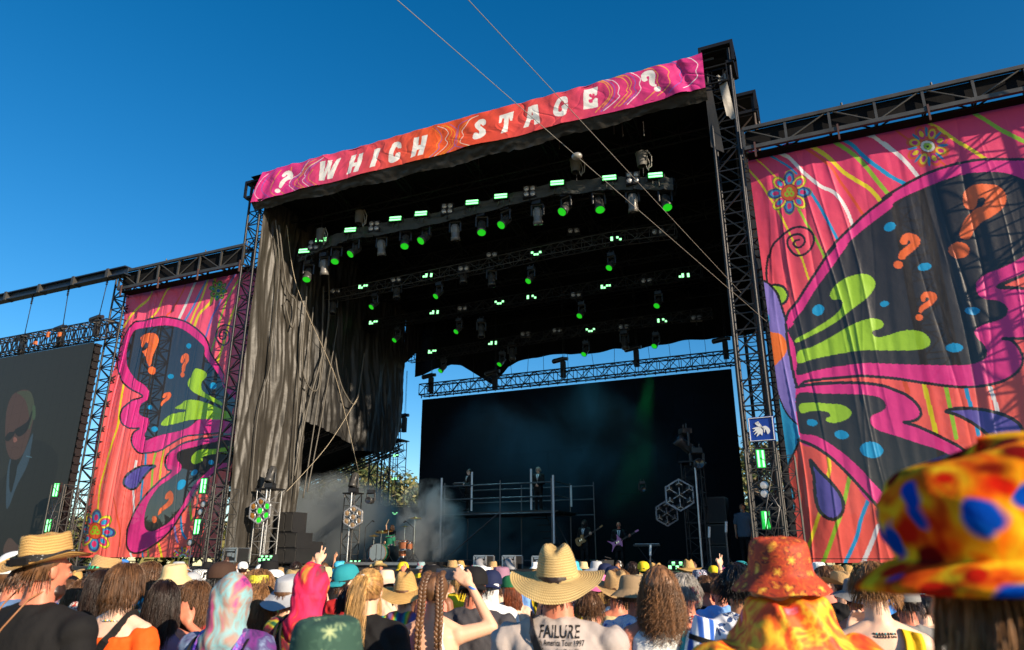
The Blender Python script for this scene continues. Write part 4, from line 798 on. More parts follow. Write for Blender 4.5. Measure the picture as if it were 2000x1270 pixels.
cab(575,1058,605,1104,23.2,.7,'black amplifier rack with green lit strips behind the speaker stack',1)
for x,y in((598,1063),(585,1078)): b=MB(); b.box(onY(x,y,23.1),(.3,.03,.09)); tag(b.build('green_strip_light',g_core),('upper' if y<1070 else 'lower')+' green lit strip on the amplifier rack','light')
cab(1377,970,1420,1022,25.0,.8,'upper speaker of the dim right stack with scuffed grey grille',1); cab(1380,1024,1421,1064,25.0,.8,'middle speaker of the dim right stack',1); cab(1383,1066,1422,1104,25.0,.8,'bottom speaker of the dim right stack',1)
def flight(x0,y0,x1,y1,Y,label,duct=False):
    A=onY(x0,y1,Y);B=onY(x1,y0,Y); W=abs(onY(x1,y1,Y).x-A.x); H=B.z-A.z; t=thing('flight_case',((A.x+onY(x1,y1,Y).x)/2,Y+.3,A.z),label,'flight case','black flight cases with metal edges'); b=MB(); b.box((0,0,H/2),(W,.6,H)); b.build('case',plastic,t); b=MB()
    for s in(-1,1): b.box((s*W/2,-.3,H/2),(.05,.05,H)); b.box((s*W/2,.3,H/2),(.05,.05,H))
    for z in(0.02,H): b.box((0,-.3,z),(W,.05,.05)); b.box((0,.3,z),(W,.05,.05))
    b.build('metal_edges',alu,t); b=MB(); b.box((0,-.315,H*.55),(.2,.02,.12)); b.box((W*.3,-.315,H*.5),(.1,.02,.14)); b.box((0,-.315,H*.85),(W*.7,.015,.05)); b.build('latches',alu,t)
    if duct: b=MB(); b.path([(0,-.35,H*.6),(.12,-.6,H*.5),(.16,-.8,.2),(.5,-1.0,-.1)],.13,10); b.build('fog_hose',mat('grey_hose',(.28,.28,.3),.6,bump=(30,.4,.02)),t)
    return t
flight(434,1071,460,1098,19.4,'open metal-edged flight case at the front left of the stage'); flight(926,1086,949,1112,22.5,'metal-edged case with a fog hose under the left of the scaffold',True); flight(982,1086,1006,1112,22.5,'metal-edged case with a fog hose under the middle of the scaffold',True)
flight(1040,1087,1066,1112,22.5,'metal-edged case partly behind the large straw hat')
for i,(x,y,lab) in enumerate(((516,1092,'green lit floor light at the foot of the left front light tower'),(1325,1106,'green cell floor light on the right front of the stage'),(690,1101,'flat green floor light at the foot of the second light tower'))):
    t=thing('floor_light',onY(x,y,20.6 if i<2 else 24.5),lab,'stage light'); b=MB(); b.box((0,.2,0),(.62,.3,.24),Matrix.Rotation(R(20),3,'X')); b.build('housing',plastic,t)
    for k in range(6): b=MB(); b.box((-.24+.1*k,.04,(.05 if k%2 else -.05)+.02),(.08,.03,.09)); b.build('light_cell',g_core,t)
# ---- drum riser and kit
p=onY(755,1103,24); rz0=1.55
t=thing('drum_riser',(p.x-.1,25,rz0),'low black riser with a pale front edge under the drum kit','riser'); b=MB(); b.box((0,0,.1),(3.4,2.4,.16)); b.build('platform',plastic,t); b=MB(); b.box((0,-1.22,.12),(3.4,.03,.1)); b.build('front_edge',SILV,t)
DZ=rz0+.18
def drumshell(c,r,h,rot,m,name,par_,face=(.55,.53,.5)):
    b=MB(); b.lathe([(r,-h/2),(r,h/2)],c,24,rot); b.build(name,m,par_); b=MB(); b.lathe([(r*1.04,-h/2-.02),(r*1.04,-h/2+.03)],c,24,rot); b.lathe([(r*1.04,h/2-.03),(r*1.04,h/2+.02)],c,24,rot); b.build('hoop',mat('orange_hoop',(.45,.16,.06),.4) if name=='bass_drum' else chrome,par_)
    b=MB(); b.lathe([(0,-h/2-.005),(r,-h/2-.005)],c,24,rot); b.build('drumhead',mat('smoky_head',(.16,.2,.22),.3) if name=='bass_drum' else white_paint,par_)
GR=mat('green_shell',(.02,.16,.09),.25,.1,var=.3); OR=mat('copper_shell',(.32,.11,.05),.3,.2,var=.2)
kp=onY(735,1078,24.4); kit=thing('drum_kit',(kp.x,24.6,DZ),'green and copper drum kit with gold cymbals on the riser','drum kit')
rx=Matrix.Rotation(R(-90),3,'X')@Matrix.Rotation(0,3,'Z'); RR=Matrix.Rotation(R(15),3,'Z')@Matrix.Rotation(R(-90),3,'X')
drumshell((0,0,.34),.34,.45,RR,GR,'bass_drum',kit)
drumshell((.3,.3,.82),.2,.3,Matrix.Rotation(R(12),3,'X'),GR,'rack_tom',kit); drumshell((.62,.35,.7),.18,.16,Matrix.Rotation(R(4),3,'X'),chrome,'snare_drum',kit)
drumshell((1.15,-.05,.62),.19,.3,Matrix.Rotation(R(6),3,'X'),OR,'floor_tom',kit); drumshell((1.0,.1,.32),.14,.25,Matrix.Rotation(R(6),3,'X'),OR,'floor_tom',kit); drumshell((1.4,-.05,.58),.12,.25,Matrix.Rotation(R(6),3,'X'),OR,'small_tom',kit)
GOLD=mat('cymbal_bronze',(.55,.38,.12),.28,.9,var=.2)
for (x,y,z,r,tl) in ((-.15,.3,1.15,.24,15),(.05,.5,1.2,.2,-10),(1.45,.2,1.65,.27,8),(-.35,.1,1.0,.2,10),(.75,.6,1.35,.2,5)):
    b=MB(); b.lathe([(0,.04),(.05,.02),(.06,.005),(r,-.02)],(x,y,z),24,Matrix.Rotation(R(tl),3,'X')@Matrix.Rotation(R(tl*.6),3,'Y')); cy=b.build('cymbal',GOLD,kit)
    b=MB(); b.tube((x,y,z),(x,y,.3),.013,5)
    for a in(0,2.1,4.2): b.tube((x,y,.35),(x+.28*math.cos(a),y+.28*math.sin(a),0),.011,4)
    b.build('stand',chrome,kit)
for (x,y,h,lx) in ((-.5,-.3,1.3,.3),(.5,-.6,.9,-.2),(1.7,-.3,1.25,-.35),(.2,-.5,.6,-.15),(-.25,-.55,.35,.2)):
    t=thing('microphone_stand',(kp.x+x,24.6+y,DZ),'x','microphone stand'); t['label']={-.5:'tall boom microphone stand left of the drum kit',.5:'boom microphone stand in front of the snare drum',1.7:'tall boom microphone stand right of the drum kit',.2:'short microphone stand before the bass drum',-.25:'shortest microphone stand at the left of the bass drum'}[x]
    b=MB(); b.tube((0,0,0),(0,0,h),.012,5); b.tube((0,0,h),(lx,0,h+.25),.01,5)
    for a in(.5,2.6,4.7): b.tube((0,0,.12),(.25*math.cos(a),.25*math.sin(a),0),.01,4)
    b.build('stand',dark_metal,t); b=MB(); b.tube((lx,0,h+.25),(lx*1.3,0,h+.2),.025,7); b.build('microphone',plastic,t)
# ---- scaffold platform
SX0,SX1=onY(863,1000,27).x,onY(1080,1000,27).x; PZ=onY(970,1000,27).z; SF=mat('scaffold_tube',(.12,.12,.13),.35,.7,var=.4)
t=thing('scaffold_platform',((SX0+SX1)/2,28,1.53),'tall dark scaffold platform with rails carrying two singers','scaffold'); W=SX1-SX0; b=MB()
def bt(a,c,r=.028): b.tube(a,c,r,6)
h=PZ-1.53
for y in(-1,1.2):
    for x in(-W/2+.1,-W/2+2.7,W/2-.05)+((W/2+1.0,) if y>0 else ()):
        bt((x,y,0),(x,y,h+1.25))
    for z in(h-.08,h+.55,h+1.1,.25): bt((-W/2,y,z),(W/2+(1.0 if y>0 else 0),y,z))
for x in(-W/2+.1,W/2):
    for z in(h-.08,h+.6,h+1.15): bt((x,-1,z),(x,1.2,z))
bt((-W/2+.1,-1,.2),(-W/2+2.7,-1,h)); bt((W/2-1.2,1.2,h),(W/2+.3,.2,0)); bt((W/2-.8,1.0,h),(W/2+.7,0,0)); b.build('frame',SF,t)
b=MB(); b.box((.1,.1,h-.02),(W+.2,2.2,.06)); b.build('deck',plastic,t)
b=MB()
for i in range(9): b.box((W/2-1.3+.18*i,.9-.12*i,h-.2-i*.27),(.5,.22,.03))
b.build('stair_treads',dark_metal,t)
WB=mat('white_light_tube',(.62,.62,.66),.3,.2,var=.05)
for i,(x,y0,y1,Y,lab) in enumerate(((863,934,1090,26.6,'tall white tube at the left corner of the scaffold'),(1080,928,1062,26.6,'tall white tube at the right corner of the scaffold'),(922,922,998,27.3,'white tube standing beside the left singer'),(1037,916,996,27.3,'white tube standing beside the right singer'),(1115,948,990,29,'short white tube at the back right of the scaffold'))):
    A=onY(x,y0,Y);B=onY(x+(-1 if i==0 else 0),y1,Y); b=MB(); b.tube(A,(A.x,Y,B.z),.045,8); tag(b.build('light_pole',WB),lab,'light pole','white tubes on the scaffold')
# keyboard stands
for x,y,Y,lab in((905,945,28,'keyboard on a stand in front of the left singer'),(1265,1065,24.5,'small keyboard on a tall stand right of the guitarist')):
    p=onY(x,y,Y); t=thing('keyboard',p,lab,'keyboard'); b=MB(); b.box((0,0,0),(.9,.3,.07)); b.build('body',plastic,t); b=MB(); b.box((0,-.05,.04),(.8,.14,.015)); b.build('keys',white_paint,t); b=MB(); b.tube((-.35,0,-.03),(.3,0,-.9),.02); b.tube((.35,0,-.03),(-.3,0,-.9),.02); b.build('stand',dark_metal,t)
for x,y,Y,lab in((1385,1050,22,'empty microphone stand in front of the right speaker stack'),(1418,1040,22,'tripod stand with pale sleeve right of the right speaker stack'),(1270,1085,21.5,'thin stand at the front right of the stage')):
    p=onY(x,y,Y); t=thing('microphone_stand',(p.x,Y,1.53),lab,'microphone stand'); H=p.z-1.53; b=MB(); b.tube((0,0,0),(0,0,H),.022,6); 
    for a in(.5,2.6,4.7): b.tube((0,0,.35),(.3*math.cos(a),.3*math.sin(a),0),.014,4)
    b.build('stand',SF,t); b=MB(); b.tube((0,0,H),(.03,0,H+.3),.035,7); b.build('top_sleeve',white_paint,t)
# ---- smoke on stage
def smoke(loc,size,dens,sc,label,thr=.42,col=(.55,.72,.85)):
    b=MB(); b.box((0,0,0),size); o=b.build('smoke'); o.location=loc; m=bpy.data.materials.new('smoke'); m.use_nodes=True; n=m.node_tree; n.nodes.remove(n.nodes['Principled BSDF']); out=n.nodes['Material Output']
    v=n.nodes.new('ShaderNodeVolumePrincipled'); v.inputs['Color'].default_value=(*col,1); v.inputs['Anisotropy'].default_value=.2
    tc=n.nodes.new('ShaderNodeTexCoord'); ns=n.nodes.new('ShaderNodeTexNoise'); ns.inputs['Scale'].default_value=sc; ns.inputs['Detail'].default_value=4; ns.inputs['Distortion'].default_value=.6
    mr=n.nodes.new('ShaderNodeMapRange'); mr.inputs[1].default_value=thr; mr.inputs[2].default_value=thr+.3; mr.inputs[3].default_value=0; mr.inputs[4].default_value=dens
    ln=n.nodes.new('ShaderNodeVectorMath'); ln.operation='DIVIDE'; ln.inputs[1].default_value=tuple(a/2 for a in size); l2=n.nodes.new('ShaderNodeVectorMath'); l2.operation='LENGTH'
    m2=n.nodes.new('ShaderNodeMapRange'); m2.inputs[1].default_value=.35; m2.inputs[2].default_value=1.0; m2.inputs[3].default_value=1; m2.inputs[4].default_value=0
    mu=n.nodes.new('ShaderNodeMath'); mu.operation='MULTIPLY'
    n.links.new(tc.outputs['Object'],ns.inputs['Vector']); n.links.new(ns.outputs['Fac'],mr.inputs[0]); n.links.new(tc.outputs['Object'],ln.inputs[0]); n.links.new(ln.outputs[0],l2.inputs[0]); n.links.new(l2.outputs['Value'],m2.inputs[0]); n.links.new(mr.outputs[0],mu.inputs[0]); n.links.new(m2.outputs[0],mu.inputs[1]); n.links.new(mu.outputs[0],v.inputs['Density']); n.links.new(v.outputs[0],out.inputs['Volume'])
    o.data.materials.append(m); return tag(o,label,'smoke',None,'stuff')
smoke(onY(640,1040,27.5)+Vector((0,0,.4)),(7.5,6,4.8),3.0,.5,'blue grey stage smoke in front of the trees at the left of the stage',.36,(.68,.78,.86))
smoke(onY(835,1030,26)+Vector((0,0,0)),(3.4,2.5,4.0),6.5,.9,'bright puff of smoke between the drums and the scaffold',.42,(.82,.88,.93))
smoke(onY(960,1050,29.3),(7.5,2.5,3.6),.75,.5,'bluish smoke drifting under the scaffold',.36,(.35,.62,.85))
smoke(onY(1130,860,29.6),(15,1.8,8),.16,.32,'thin dark blue haze hanging before the video wall',.40,(.2,.5,.8))
SC.cycles.volume_step_rate=4; SC.cycles.volume_max_steps=64; SC.cycles.volume_bounces=0

def spot(u,v,Y,tu,tv,tY,col,en,ang,name):
    p=onY(u,v,Y); q=onY(tu,tv,tY); l=bpy.data.lights.new(name,'SPOT'); l.energy=en; l.color=col; l.spot_size=R(ang); l.spot_blend=.6; l.shadow_soft_size=.15; o=bpy.data.objects.new(name,l); COL.objects.link(o); o.location=p; o.rotation_euler=(p-q).to_track_quat('Z','Y').to_euler()
# the lit green lamp throws its own beam into the smoke
spot(1275,700,30.0,1235,960,29.8,(.05,1,.15),1000,20,'green_stage_lamp')
spot(900,715,28.2,960,1000,29.8,(.22,.55,.65),560,110,'added_haze_fill')  # added blue fill with no visible lamp, brightens the haze
spot(1145,700,28.2,1130,960,30.4,(.2,.58,.6),420,110,'added_haze_fill')  # second added fill, lights the haze before the video wall
# ================= PEOPLE: shape builder
def vox(mb,voxel,smooth=4,disp=None,name='m'):
    me=mb.mesh('tmp'); o=bpy.data.objects.new('tmp',me); COL.objects.link(o)
    r_=o.modifiers.new('r','REMESH'); r_.mode='VOXEL'; r_.voxel_size=voxel; r_.use_smooth_shade=True
    if smooth: s_=o.modifiers.new('s','SMOOTH'); s_.iterations=smooth; s_.factor=.5
    dg=bpy.context.evaluated_depsgraph_get(); m2=bpy.data.meshes.new_from_object(o.evaluated_get(dg)); m2.name=name
    bpy.data.objects.remove(o); bpy.data.meshes.remove(me); m2.materials.clear()
    if disp:
        n=len(m2.vertices); co=np.zeros(n*3); no=np.zeros(n*3); m2.vertices.foreach_get('co',co); m2.vertex_normals.foreach_get('vector',no)
        co=co.reshape(-1,3); no=no.reshape(-1,3); d=np.array([disp(Vector(c)) for c in co]); m2.vertices.foreach_set('co',(co+no*d[:,None]).ravel()); m2.update()
    return m2
def cap(mb,p0,r0,p1,r1,n=12):
    p0=Vector(p0);p1=Vector(p1);d=p1-p0; L=d.length
    if L<1e-5: return mb.ell(p0,(r0,)*3)
    z=d/L; q=z.to_track_quat('Z','Y').to_matrix(); prof=[(0.001,-r0)]+[(r0*math.cos(a),-r0*math.sin(a)) for a in (1.2,.8,.4,0)]+[(r1*math.cos(a),L+r1*math.sin(a)) for a in(0,.4,.8,1.2)]+[(0.001,L+r1)]
    mb.lathe(prof,p0,n,q); return mb
def loft(mb,rings,n=22):
    vs=[];fs=[]
    for (z,hx,hy,yo,*xo) in rings:
        x0=xo[0] if xo else 0
        for i in range(n):
            a=2*math.pi*i/n; c,s=math.cos(a),math.sin(a); vs.append((x0+hx*math.copysign(abs(c)**.85,c),yo+hy*math.copysign(abs(s)**.85,s),z))
    K=len(rings)
    for k in range(K-1):
        for i in range(n): fs.append((k*n+i,k*n+(i+1)%n,(k+1)*n+(i+1)%n,(k+1)*n+i))
    fs.append(tuple(range(n))[::-1]); fs.append(tuple((K-1)*n+i for i in range(n))); mb.add(vs,fs,True)
HC=Vector((0,0.005,1.675))
def hand(mb,W,d,nrm,curl=.5,thumb=1,vs=0,grow=0):
    W=Vector(W); d=Vector(d).normalized(); nrm=Vector(nrm); nrm=(nrm-d*nrm.dot(d)).normalized(); s=d.cross(nrm)*thumb
    cap(mb,W-d*.01,.026+grow,W+d*.03,.026+grow)
    for i in range(4):
        k=W+d*(.085-.004*abs(i-1.2))+s*(i-1.5)*.0215; cap(mb,W+d*.02+s*(i-1.5)*.012,.016+grow,k,.0125+grow,8)
        L=[.068,.078,.072,.056][i]; c=curl
        if vs: c=.05 if i<2 else 2.0
        sp=(i-1.5)*(.05 if not vs else (.22 if i<2 else 0))*(-1 if vs and 0 else 1)
        d1=(d*math.cos(c*.5)+nrm*math.sin(c*.5)+s*sp).normalized(); d2=(d*math.cos(c*1.3)+nrm*math.sin(c*1.3)+s*sp).normalized()
        a=k+d1*L*.5; b=a+d2*L*.5; cap(mb,k,.0105+grow,a,.0098+grow,8); cap(mb,a,.0098+grow,b,.0085+grow,8)
    b0=W+d*.025-s*.028; b1=b0+(d*.75-s*.55+nrm*.3).normalized()*.045; b2=b1+(d*.9-s*.15+nrm*.45).normalized()*.032
    cap(mb,b0,.016+grow,b1,.0125+grow,8); cap(mb,b1,.0125+grow,b2,.0105+grow,8)
SH=.178
# pose: right arm then left arm as (elbow, wrist, hand dir, palm normal, curl, v-sign)
POSES={
'down':[((.235,-.02,1.13),(.245,.07,.88),(0,.25,-1),(-1,0,0),.7,0),((-.235,-.02,1.13),(-.245,.07,.88),(0,.25,-1),(1,0,0),.7,0)],
'front':[((.25,.03,1.14),(.07,.26,1.12),(-1,.2,.1),(0,-1,0),.8,0),((-.25,.03,1.14),(-.07,.25,1.08),(1,.2,.1),(0,-1,0),.8,0)],
'phone_r':[((.25,.16,1.38),(.14,.34,1.68),(-.1,.15,1),(0,1,0),.5,0),((-.25,.03,1.14),(-.07,.25,1.12),(1,.2,.1),(0,-1,0),.8,0)],
'cross_r':[((.38,.05,1.47),(.22,.10,1.72),(-.75,.05,.65),(0,1,-.2),.35,0),((-.22,.0,1.13),(-.2,.1,.9),(0,.25,-1),(1,0,0),.7,0)],
'victory':[((.2,.1,1.62),(.19,.12,1.90),(.0,.05,1),(0,1,0),.4,1),((-.235,-.02,1.13),(-.245,.07,.88),(0,.25,-1),(1,0,0),.7,0)],
'head_r':[((.36,.05,1.36),(.17,.10,1.52),(-.5,.1,.9),(0,1,0),.4,0),((-.235,-.02,1.13),(-.245,.07,.88),(0,.25,-1),(1,0,0),.7,0)],
'chin_l':[((.235,-.02,1.13),(.245,.07,.88),(0,.25,-1),(-1,0,0),.7,0),((-.27,.12,1.22),(-.09,.2,1.44),(.5,.2,.9),(0,-1,.2),.9,0)],
'guitar':[((.27,-.02,1.16),(.10,.2,1.02),(-.9,.2,-.3),(0,-1,0),.8,0),((-.3,.08,1.2),(-.42,.3,1.22),(-.2,.5,.8),(.5,-.8,0),1.2,0)],
'clasp':[((.23,.03,1.15),(.05,.22,1.06),(-.7,.3,-.4),(0,-1,0),1.0,0),((-.23,.03,1.15),(-.05,.22,1.08),(.7,.3,-.4),(0,-1,0),1.0,0)],
}
def torso(mb,g=0,zlo=.80,zhi=1.60,slope=True,w=1.0):
    R_=[(.80,.155,.105,0),(.90,.168,.118,-.005),(1.0,.158,.108,0),(1.12,.145,.100,.005),(1.24,.158,.108,.005),(1.34,.172,.112,.0),(1.42,.168,.098,-.008),(1.462,.135,.080,-.012),(1.495,.085,.066,-.012),(1.53,.056,.058,-.008),(1.60,.052,.056,.0)]
    rr=[(z,(hx*w+g),(hy+g),yo) for z,hx,hy,yo in R_ if zlo-.001<=z<=zhi+.001]; loft(mb,rr)
BODY={}
def body_mesh(pose,turn=0.0,voxel=.0085,build=1.0,sit=0):
    key=(pose,turn,build,voxel,sit)
    if key in BODY: return BODY[key]
    mb=MB(); torso(mb,w=build)
    for s,(el,wr,hd_,nr,cu,vs_) in zip((1,-1),POSES[pose]):
        sh=Vector((s*SH*build,-.008,1.425)); el=Vector((el[0]*(build if abs(el[0])>.15 else 1),el[1],el[2])); cap(mb,sh,.056,el,.042); cap(mb,el,.042,wr,.026); mb.ell(sh+Vector((-s*.01,0,.0)),(.062,.06,.062)); cap(mb,(s*.055,-.02,1.50),.042,sh+Vector((0,0,.012)),.045)
        hand(mb,wr,hd_,nr,cu,s,vs_)
        if sit:
            cap(mb,(s*.09,0,.86),.085,(s*.16,.42,.86),.06); cap(mb,(s*.16,.42,.86),.055,(s*.17,.45,.45),.04); cap(mb,(s*.17,.43,.43),.04,(s*.17,.58,.40),.03)
        else:
            cap(mb,(s*.085,0,.86),.088,(s*.095,.01,.48),.056); cap(mb,(s*.095,-.01,.44),.056,(s*.105,-.015,.10),.036); mb.ell((s*.097,-.03,.33),(.05,.05,.12)); cap(mb,(s*.108,-.03,.05),.038,(s*.125,.13,.035),.032)
        mb.ell((s*.085,-.075,.86),(.08,.065,.09))
    # head
    T_=Matrix.Rotation(turn,3,'Z')
    def H(x,y,z): return T_@Vector((x,y,z-1.60))+Vector((0,0,1.60))
    mb.ell(H(0,-.008,1.70),(.077,.096,.088),T_); mb.ell(H(0,.028,1.655),(.064,.072,.09),T_); mb.ell(H(0,.045,1.60),(.045,.05,.038),T_)
    cap(mb,H(0,.095,1.685),.011,H(0,.118,1.655),.013,8); mb.ell(H(0,.090,1.615),(.024,.016,.012),T_)
    mb.ell(H(0,.085,1.70),(.05,.02,.012),T_)
    for s in(1,-1): mb.ell(H(s*.077,-.005,1.668),(.011,.022,.034),T_); mb.ell(H(s*.033,.078,1.655),(.024,.02,.02),T_)
    cap(mb,(0,-.016,1.46),.064,(0,-.004,1.60),.056)
    me=vox(mb,voxel,3,None,'person'); BODY[key]=me; return me
def fold(seed,a=.006,zs=2.0,f=7):
    def d(p):
        u=p.x*f+.8*math.sin(p.z*7+seed); q=abs(p.x)*9-(p.z-1.5)*7
        return a*(.8*noise.noise(Vector((u,p.y*f,p.z*zs)))+.55*(.4-abs(noise.noise(Vector((u*1.9+p.z*3,p.y*f,p.z*zs*1.7+seed)))))*1.6+.5*(.35-abs(noise.noise(Vector((q,seed,p.z*2)))))+.25*noise.noise(Vector((p.x*26,p.z*11,p.y*20))))
    return d
def top_mesh(kind,pose,build=1.0,voxel=.0105):
    key=('top',kind,pose,build)
    if key in BODY: return BODY[key]
    g={'tee':.022,'tank':.016,'long':.020,'suit':.03,'cape':.05,'offshoulder':.014,'crochet':.012}[kind]; mb=MB()
    zlo=.80; w=build
    if kind in('offshoulder','crochet'):
        loft(mb,[(.80,.155*w+g,.105+g,0),(.9,.168*w+g,.118+g,-.005),(1.0,.158*w+g,.108+g,0),(1.12,.145*w+g,.1+g,.005),(1.24,.158*w+g,.108+g,.005),(1.405 if kind=='offshoulder' else 1.27,.172*w+g,.112+g,-.003)])
    else:
        torso(mb,g,.80,1.495,w=w)
        if kind!='tank': loft(mb,[(1.44,.10+g,.085+g,-.01),(1.5,.078+g*.5,.075+g*.5,-.014),(1.528,.066,.068,-.014)])
        mb.ell((0,0,.84),(.175*w+g*.6,.125+g*.6,.06))
    for s,(el,wr,*_x) in zip((1,-1),POSES[pose]):
        sh=Vector((s*SH*w,-.008,1.425)); el=Vector((el[0]*(w if abs(el[0])>.15 else 1),el[1],el[2])); wr=Vector(wr)
        if kind in('tee','long','suit','cape'):
            cap(mb,(s*.055,-.02,1.488),.044+g*.6,sh+Vector((0,0,.01)),.05+g*.7); mb.ell(sh,(.062+g,.062+g,.064+g))
            if kind=='tee': cap(mb,sh,.062+g*.6,sh.lerp(el,.62),.058+g)
            else: cap(mb,sh,.058+g*.6,el,.046+g); cap(mb,el,.046+g,el.lerp(wr,.93),.034+g)
        if kind=='offshoulder': cap(mb,sh.lerp(el,.12)+Vector((s*.008,0,0)),.066+g,sh.lerp(el,1.0),.06+g); mb.ell(sh.lerp(el,.5),(.09,.085,.13)); cap(mb,(s*.15*w,-.03,1.33),.05,sh.lerp(el,.12),.058)
        if kind in('crochet',): 
            for q in (-1,): mb.path([(s*.09,-.125,1.25),(s*.085,-.12,1.40),(s*.075,-.06,1.50),(s*.085,.06,1.46),(s*.09,.12,1.25)],.011,6)
        if kind=='tank': cap(mb,(s*.09,-.02,1.455),.052,(s*.125,-.01,1.44),.05)
    if kind=='cape': loft(mb,[(.85,.34,.24,-.02),(1.1,.31,.21,-.02),(1.3,.275,.19,-.02),(1.42,.225,.17,-.02),(1.5,.165,.15,-.015),(1.58,.12,.13,-.01),(1.64,.10,.118,-.01)])
    me=vox(mb,voxel,4,fold(hash(kind)%17+len(pose),{'tee':.02,'cape':.026,'suit':.008}.get(kind,.014),1.0,9),'shirt'); BODY[key]=me; return me
def bottoms_mesh(kind):
    if kind in BODY: return BODY[kind]
    mb=MB(); loft(mb,[(.74,.165,.12,0),(.82,.168,.125,0),(.93,.175,.13,-.005),(.98,.165,.12,0)])
    for s in(1,-1):
        cap(mb,(s*.087,0,.86),.1,(s*.097,.01,.50),.078)
        if kind=='trousers': cap(mb,(s*.097,.0,.50),.075,(s*.107,-.01,.08),.058)
        mb.ell((s*.085,-.075,.86),(.085,.07,.09))
    me=vox(mb,.014,3,fold(3,.008),kind); BODY[kind]=me; return me
def shoes_mesh():
    if 'shoes' in BODY: return BODY['shoes']
    mb=MB()
    for s in(1,-1): cap(mb,(s*.108,-.04,.055),.05,(s*.127,.15,.042),.042)
    BODY['shoes']=vox(mb,.014,2,None,'shoes'); return BODY['shoes']
# ---- hair
def hair_cap_mesh(long=0,vol=0,seed=1,front=1,low=0):
    key=('cap',long,vol,seed,low)
    if key in BODY: return BODY[key]
    mb=MB(); v=.010+vol; n=44; K=26; vs=[];fs=[]
    nz=1.615-long*.12
    for k in range(K+1):
        e=(math.pi/2 if not low else .12)-(k/K)*(math.pi*.72 if not low else .95)
        for i in range(n):
            a=2*math.pi*i/n  # a=pi/2 front (+y)
            fr=math.sin(a); lim=(-.15+.85*max(0,fr)**.8+ (.45*max(0,1-abs(abs(a-math.pi/2)-1.25)/.35) if fr>-.3 else 0)*0) if fr>0 else -.62-long
            ee=max(e,lim) if lim>-1.2 else e
            nn=1+.05*noise.noise(Vector((a*6,ee*2,seed)))+.07*noise.noise(Vector((a*17,ee*1.7,seed+3)))
            x=(.080+v)*math.cos(ee)*math.cos(a)*nn; y=(.100+v)*math.cos(ee)*math.sin(a)*nn-.010; z=(.098+v)*math.sin(ee)*nn+1.695
            vs.append((x,y,z))
    for k in range(K):
        for i in range(n): fs.append((k*n+i,(k+1)*n+i,(k+1)*n+(i+1)%n,k*n+(i+1)%n))
    mb.add(vs,fs,True); me=mb.mesh('hair'); BODY[key]=me; return me
def strands(N,length,r,seed,curl=0,curlf=60,flare=0,tie=None,vol=.012,frontlim=.55,part=True,spread=1.0,stiff=0,low=False):
    rr=np.random.default_rng(seed); mb=MB(); ds=.018
    for q in range(N):
        a=rr.uniform(0,2*math.pi); e=math.asin(rr.uniform(-.5,1 if not low else .05)); 
        fr=math.sin(a)
        if fr>0 and e<frontlim*fr+.1: continue
        A=np.array([.080+.004,.100+.004,.094+.004]); d=np.array([math.cos(e)*math.cos(a),math.cos(e)*math.sin(a),math.sin(e)]); c=np.array([0,-.010,1.695])
        p=c+d*A; L=length*rr.uniform(.75,1.1); pts=[p.copy()]; n=max(4,int(L/ds)); off=rr.uniform(.002,vol+.004); ph=rr.uniform(0,6.28); cf=rr.uniform(.8,1.2)*curlf
        v=d*(.3 if length<.1 else .06+.8*flare)+np.array([d[0]*.3,d[1]*.3-.12,-.6]); tied=False
        for k in range(n):
            if tie is not None and not tied:
                g=np.array(tie)-p
                if np.linalg.norm(g)<.03: tied=True; v=np.array([rr.normal()*.15,-.9,.25+rr.normal()*.15])
                else: v=g/np.linalg.norm(g)
            else:
                tv=np.array([d[0]*flare,d[1]*flare-(.0),-1.0])
                if tied: tv=np.array([0,-.06,-1.0])
                v=v*(.72+stiff)+tv*(.28-stiff)
            v=v/np.linalg.norm(v); p=p+v*ds
            u=(p-c)/(A+off); l=np.linalg.norm(u)
            if l<1: p=c+u/l*(A+off)
            # back / shoulders
            bc=np.array([0,-.0,1.27]); ba=np.array([.20,.125,.235]); u=(p-bc)/(ba+off*.8)
            l=np.linalg.norm(u)
            if l<1: p=bc+u/l*(ba+off*.8)
            if p[2]<1.6 and abs(p[0])<.07 and p[1]>-.075 and p[1]<.02: p[1]=-.075-off
            if tied or tie is None:
                w_=min(1,k/6)*curl; w=np.array([math.sin(ph+k*ds*cf),math.cos(ph+k*ds*cf),0])*w_
            else: w=np.zeros(3)
            pts.append(p+w)
        R0=[r*(1-.55*i/len(pts)) for i in range(len(pts))]
        mb.path([tuple(x) for x in pts],R0,3)
    return mb
# ---- hats with profile attributes
def revolve(prof,n,shape=None,name='hat',close_top=True):
    P=cat([(a,b) for a,b in prof],False,5); arc=np.concatenate([[0],np.cumsum(np.hypot(*np.diff(P,axis=0).T))]); vs=[];fs=[];at=[];an=[]
    for (r,z),t in zip(P,arc):
        for i in range(n):
            a=2*math.pi*i/n; x,y,zz=r*math.cos(a),r*math.sin(a),z
            if shape: x,y,zz=shape(a,r,x,y,z)
            vs.append((x,y,zz)); at.append(t); an.append(i/n if i<n//2 else 1-i/n)
    K=len(P)
    for k in range(K-1):
        for i in range(n): fs.append((k*n+i,(k+1)*n+i,(k+1)*n+(i+1)%n,k*n+(i+1)%n))
    me=bpy.data.meshes.new(name); me.from_pydata(vs,[],fs); me.polygons.foreach_set('use_smooth',[True]*len(fs))
    A=me.attributes.new('arc','FLOAT','POINT'); A.data.foreach_set('value',at); B=me.attributes.new('ang','FLOAT','POINT'); B.data.foreach_set('value',an); me.update(); return me
